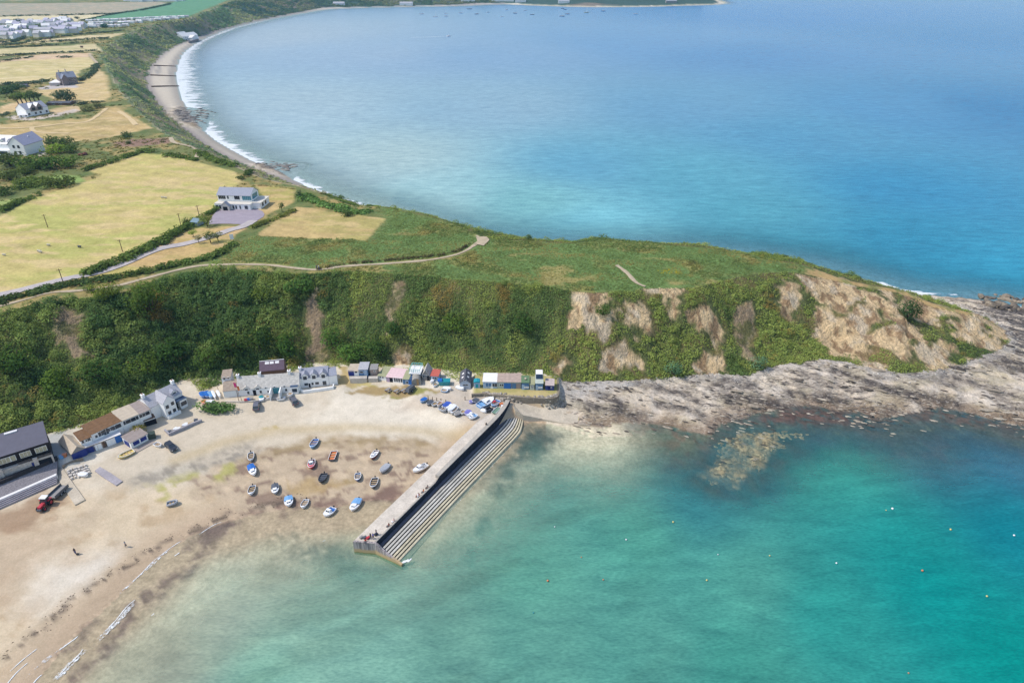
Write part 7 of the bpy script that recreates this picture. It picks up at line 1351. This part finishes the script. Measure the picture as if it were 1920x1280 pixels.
for px, y0, y1, lab in ((318,833,826,'thin grey post near the black car'),(410,734,725,'thin mast in the dinghy compound'),(826.5,716,690,'wooden pole beside the red roofed hut'),(448,752,731,'left flag pole by the cottage wing'),(453,751,742,'short post by the cottage wing')):
    p_ = at(px, y0); o = MB().cyl((0,0,-.5), (0,0,float(z_at(p_[:2], y1) - p_[2])), .09, .06, 6).build('pole', BROWN); o.location = tuple(p_); tag(o, lab, 'pole')
p_ = at(449, 745); o = thing('flag', 'pink and orange banner beside the cottage wing', 'flag', (p_[0], p_[1], p_[2])); MB().cyl((0,0,-.4),(0,0,5.6),.05,None,6).build('flag_pole', BROWN, o)
for k, (c_, x0) in enumerate(((paint('pink', (222,60,130)), -.9), (POR, -.15))): MB().add([(x0+.02*k,-.05,5.4-1.2*k),(x0+.8,-.1,5.3-1.2*k),(x0+.9,-.2,3.9-1.2*k),(x0+.2,-.12,3.7-1.2*k)], [(0,1,2,3)]).build('cloth', c_, o)
# -- utility poles
for px, y0, y1, lab in ((90,427,402,'utility pole standing alone in the big field'),(230,472,449,'utility pole at the lower edge of the big field'),(339,422,400,'utility pole by the hedge left of the shed'),(373,403,385,'utility pole behind the small shed'),(118,528,504,'utility pole beside the drive at the left'),(423,358,348,'utility pole behind the white house')):
    p_ = at(px, y0); h_ = float(z_at(p_[:2], y1) - p_[2]); o = thing('utility_pole', lab, 'utility pole', tuple(p_), .4, 'utility poles'); MB().cyl((0,0,-.5), (0,0,h_), .15, .11, 7).build('pole', BROWN, o); MB().box(-.8, .8, -.06, .06, h_-.5, h_-.36).build('crossarm', BROWN, o)
# -- groynes
for (x0, y0), (x1, y1), lab in (((284,163.5),(336,162),'lowest timber groyne on the bay beach'),((282,142),(331,143.5),'middle timber groyne on the bay beach'),((288,124),(330,125),'upper timber groyne on the bay beach')):
    a = at(x0, y0); b_ = at(x1, y1); wall('groyne', [a[:2], (a[:2]+b_[:2])/2, b_[:2]], np.array([a[2]+1.3, (a[2]+b_[2])/2+1.2, b_[2]+.8]), -1, .7, BROWN, lab, 'groyne', 'groynes across the bay beach')
# -- animals
def sheep(px, py, lab, m=None, s=1.0, cat='sheep', nm='sheep', a=0.0, group='sheep in the big field'):
    p_ = at(px, py); o = thing(nm, lab, cat, tuple(p_), a, group); b_ = MB(); W_ = M('wool', (226,216,192), .95) if m is None else m
    vs_ = [(-.55*s,0,.62*s),(-.2*s,0,.66*s),(.25*s,0,.64*s),(.5*s,0,.7*s),(.66*s,0,.9*s),(.86*s,0,.86*s),(-.42*s,.16*s,.3*s),(-.42*s,.17*s,.02),(-.42*s,-.16*s,.3*s),(-.42*s,-.17*s,.02),(.3*s,.15*s,.3*s),(.3*s,.15*s,.02),(.3*s,-.15*s,.3*s),(.3*s,-.15*s,.02)]
    es = [(0,1),(1,2),(2,3),(3,4),(4,5),(0,6),(6,7),(0,8),(8,9),(2,10),(10,11),(2,12),(12,13)]; rd = [.26,.34,.32,.22,.14,.08,.07,.05,.07,.05,.07,.05,.07,.05]
    me = bpy.data.meshes.new('body'); me.from_pydata(vs_, es, []); ob = bpy.data.objects.new('body', me); C.objects.link(ob); ob.parent = o; me.materials.append(W_); sk = ob.modifiers.new('skin', 'SKIN'); sb = ob.modifiers.new('sub', 'SUBSURF'); sb.levels = sb.render_levels = 1
    for i, v_ in enumerate(me.skin_vertices[0].data): v_.radius = (rd[i]*s, rd[i]*s); v_.use_root = (i == 1)
    return o
for px, py, lab, m in ((74,472.5,'cream sheep lying in the pair at lower left',None),(77,474.5,'second cream sheep of the close pair',None),(92,461.5,'cream sheep alone above the pair',None),(9,480,'cream sheep at the left edge of the field',None),(150,464.5,'dark sheep right of the others',PDG),(305,372,'pale sheep far up the field',None),(311,372.5,'second pale sheep far up the field',None)): sheep(px, py, lab, m)
for px, py, lab in ((85,75.3,'brown cow left of the two in the pale field'),(94,75.1,'brown cow right of the two in the pale field'),(154,90.5,'brown cow alone in the strip field')): sheep(px, py, lab, BROWN, 2.6, 'cow', 'cow', 0, 'cows grazing far inland')
# -- people
SKIN = M('skin', (222,172,140), .7)
def person(px, py, lab, topc, legc, hairc=BROWN, a=0.0, step=.15, group=None, sit=False, p=None):
    p_ = at(px, py) if p is None else p; o = thing('person', lab, 'person', tuple(p_), a, group)
    if sit:
        V = [(0,0,.12),(0,0,.38),(0,0,.58),(0,.02,.68),(0,.05,.82),(0,.2,.5),(-.17,0,.56),(-.24,.12,.34),(-.2,.3,.22),(.17,0,.56),(.24,.12,.34),(.2,.3,.22),(-.1,.1,.14),(-.12,.5,.34),(-.12,.85,.06),(.1,.1,.14),(.12,.5,.34),(.12,.85,.06)]
    else: V = [(0,0,.95),(0,0,1.2),(0,0,1.42),(0,0,1.54),(0,.01,1.66),(0,.02,1.74),(-.2,0,1.4),(-.25,.03,1.12),(-.25,.12,.88),(.2,0,1.4),(.25,-.03,1.12),(.25,.08,.88),(-.1,0,.88),(-.11,step,.5),(-.11,step*.8,.06),(.1,0,.88),(.11,-step*.6,.5),(.11,-step*1.3,.06)]
    E = [(0,1),(1,2),(2,3),(3,4),(4,5),(2,6),(6,7),(7,8),(2,9),(9,10),(10,11),(0,12),(12,13),(13,14),(0,15),(15,16),(16,17)]; rd = [.15,.15,.16,.06,.1,.07,.07,.05,.04,.07,.05,.04,.1,.07,.05,.1,.07,.05]
    if sit: V[5] = (0,.06,.9)
    me = bpy.data.meshes.new('body'); me.from_pydata(V, E, []); me.materials.append(SKIN); ob = bpy.data.objects.new('body', me); C.objects.link(ob); ob.parent = o; ob.modifiers.new('skin', 'SKIN'); sb = ob.modifiers.new('sub', 'SUBSURF'); sb.levels = sb.render_levels = 1
    for i, v_ in enumerate(me.skin_vertices[0].data): v_.radius = (rd[i], rd[i]); v_.use_root = (i == 0)
    zc = .12 if sit else .95
    MB().ball((0, 0, (V[1][2]+V[2][2])/2 + .0), .23, .19, .34 if not sit else .3, 10, 8).build('top', topc, o, True)
    lg = MB()
    for i, j, k in ((0+12,13,14),(15,16,17)): lg.cyl(V[i], V[j], .125, .095, 8); lg.cyl(V[j], tuple(np.array(V[k]) * .8 + np.array(V[j]) * .2), .095, .07, 8)
    lg.ball(V[0], .19, .17, .17, 8, 6); lg.build('trousers', legc, o, True); MB().ball((0, V[4][1]-.02, V[4][2]+.04), .115, .125, .11, 8, 6).build('hair', hairc, o, True); return o
person(142, 1038, 'person in dark clothes walking a dog on the beach', PDK, PNV, a=.4); person(236.5, 1025, 'person in pale top standing on the beach', PGR, PDG, a=-1)
person(594, 506, 'person in dark top on the cliff path', PNV, PDG, a=1.2); person(598, 505.5, 'person in white top on the cliff path', PW, PBU, a=1.4)
def onp(k, t): q = Lxy[k] * (1 - t) + Rxy[k] * t; return (q[0], q[1], float(min(Lz[k], Rz[k])) + .01)
pk = lambda px_: int(np.argmin([abs(proj(*(onp(k, .7)))[0] - px_) for k in range(ns)]))
person(0, 0, 'person in black top walking on the pier near its root', PBK, PDG, p=onp(pk(910), .75)); person(0, 0, 'person in pale blue sitting by the pier parapet', PLB, PLC, sit=True, a=2.2, p=onp(pk(898), .86)); person(0, 0, 'person in grey sitting on the pier near the first', PGR, PLB, sit=True, a=2.2, p=onp(pk(903), .87))
for px_, t_, c1, c2, lab in ((795,.86,PDG,PBK,'person in dark clothes sitting halfway along the pier'),(783,.84,PRD,PW,'person in red top sitting halfway along the pier'),(778,.80,PW,PMR,'person in white sitting halfway along the pier'),(789,.86,POR,PDG,'person in orange sitting halfway along the pier'),(733,.86,paint('pale_pink', (236,196,190)),PW,'person in pale pink sitting on the outer pier'),(727,.84,PMR,PDG,'person in maroon sitting on the outer pier')): person(0, 0, lab, c1, c2, sit=True, a=2.4, p=onp(pk(px_), t_), group='people sitting on the pier')
person(0, 0, 'angler in dark jacket at the pier end', PBK, PDG, p=onp(1, .62), a=-2); person(0, 0, 'angler in purple top at the pier end', PLC, PBK, p=onp(1, .74), a=-2.4); person(0, 0, 'angler in red sitting at the pier end', PRD, PDG, sit=True, p=onp(0, .52), a=3); person(0, 0, 'angler in grey at the pier end', PDG, PNV, p=onp(2, .7), a=-1.4)
for t_, m, lab in ((.2, GRYB, 'grey tackle box on the pier end'), (.35, PDG, 'dark tackle box on the pier end'), (.5, PRD, 'red cool box on the pier end'), (.68, PBK, 'black bag on the pier end')):
    q = onp(2 if t_ > .6 else 1, t_); o = thing('tackle_box', lab, 'box', q, .8); MB().box(-.4,.4,-.25,.25,0,.4).build('box', m, o); MB().box(-.43,.43,-.28,.28,.403,.48).build('lid', m, o)
p_ = at(146.5, 1039.5); o = sheep(146.5, 1039.5, 'small dark dog beside the walker on the beach', PBK, .55, 'dog', 'dog', .4, None)
p_ = at(435.5, 451); o = thing('white_sign', 'white board standing at the corner of the drive lawn', 'sign', tuple(p_), .3); MB().box(-.7, .7, -.06, .06, .5, 2.6).build('board', PW, o); MB().box(-.6, -.5, -.05, .05, -.3, .497).build('leg', BROWN, o); MB().box(.5, .6, -.05, .05, -.3, .497).build('leg', BROWN, o)
p_ = at(156, 291); tag(rocks('rusty_heap', np.array([[p_[0]-1.5,p_[1],p_[2]+.3],[p_[0]+1,p_[1]+.5,p_[2]+.4],[p_[0],p_[1]-1,p_[2]+.3]]), np.array([1.5,1.7,1.3]), np.tile(alb(130,84,72),(3,1)), 'rusty brown heap of scrap in the rough ground', 4, kind='thing'), 'rusty brown heap of scrap in the rough ground', 'heap'); 

# ------------------------------------------------------------------ haze
HZ_DENS = 0.00007
mh = bpy.data.materials.new('haze'); mh.use_nodes = True; nd = mh.node_tree.nodes; nd.clear(); out = nd.new('ShaderNodeOutputMaterial'); pv = nd.new('ShaderNodeVolumePrincipled')
pv.inputs['Color'].default_value = (.34, .68, 1.0, 1); pv.inputs['Density'].default_value = HZ_DENS; pv.inputs['Anisotropy'].default_value = 0.2; mh.node_tree.links.new(pv.outputs[0], out.inputs['Volume'])
hz = MB().box(-5200, 5200, -600, 5200, -11, 128).build('haze', mh); tag(hz, 'faint blue summer haze over the bay', None, None, 'stuff')
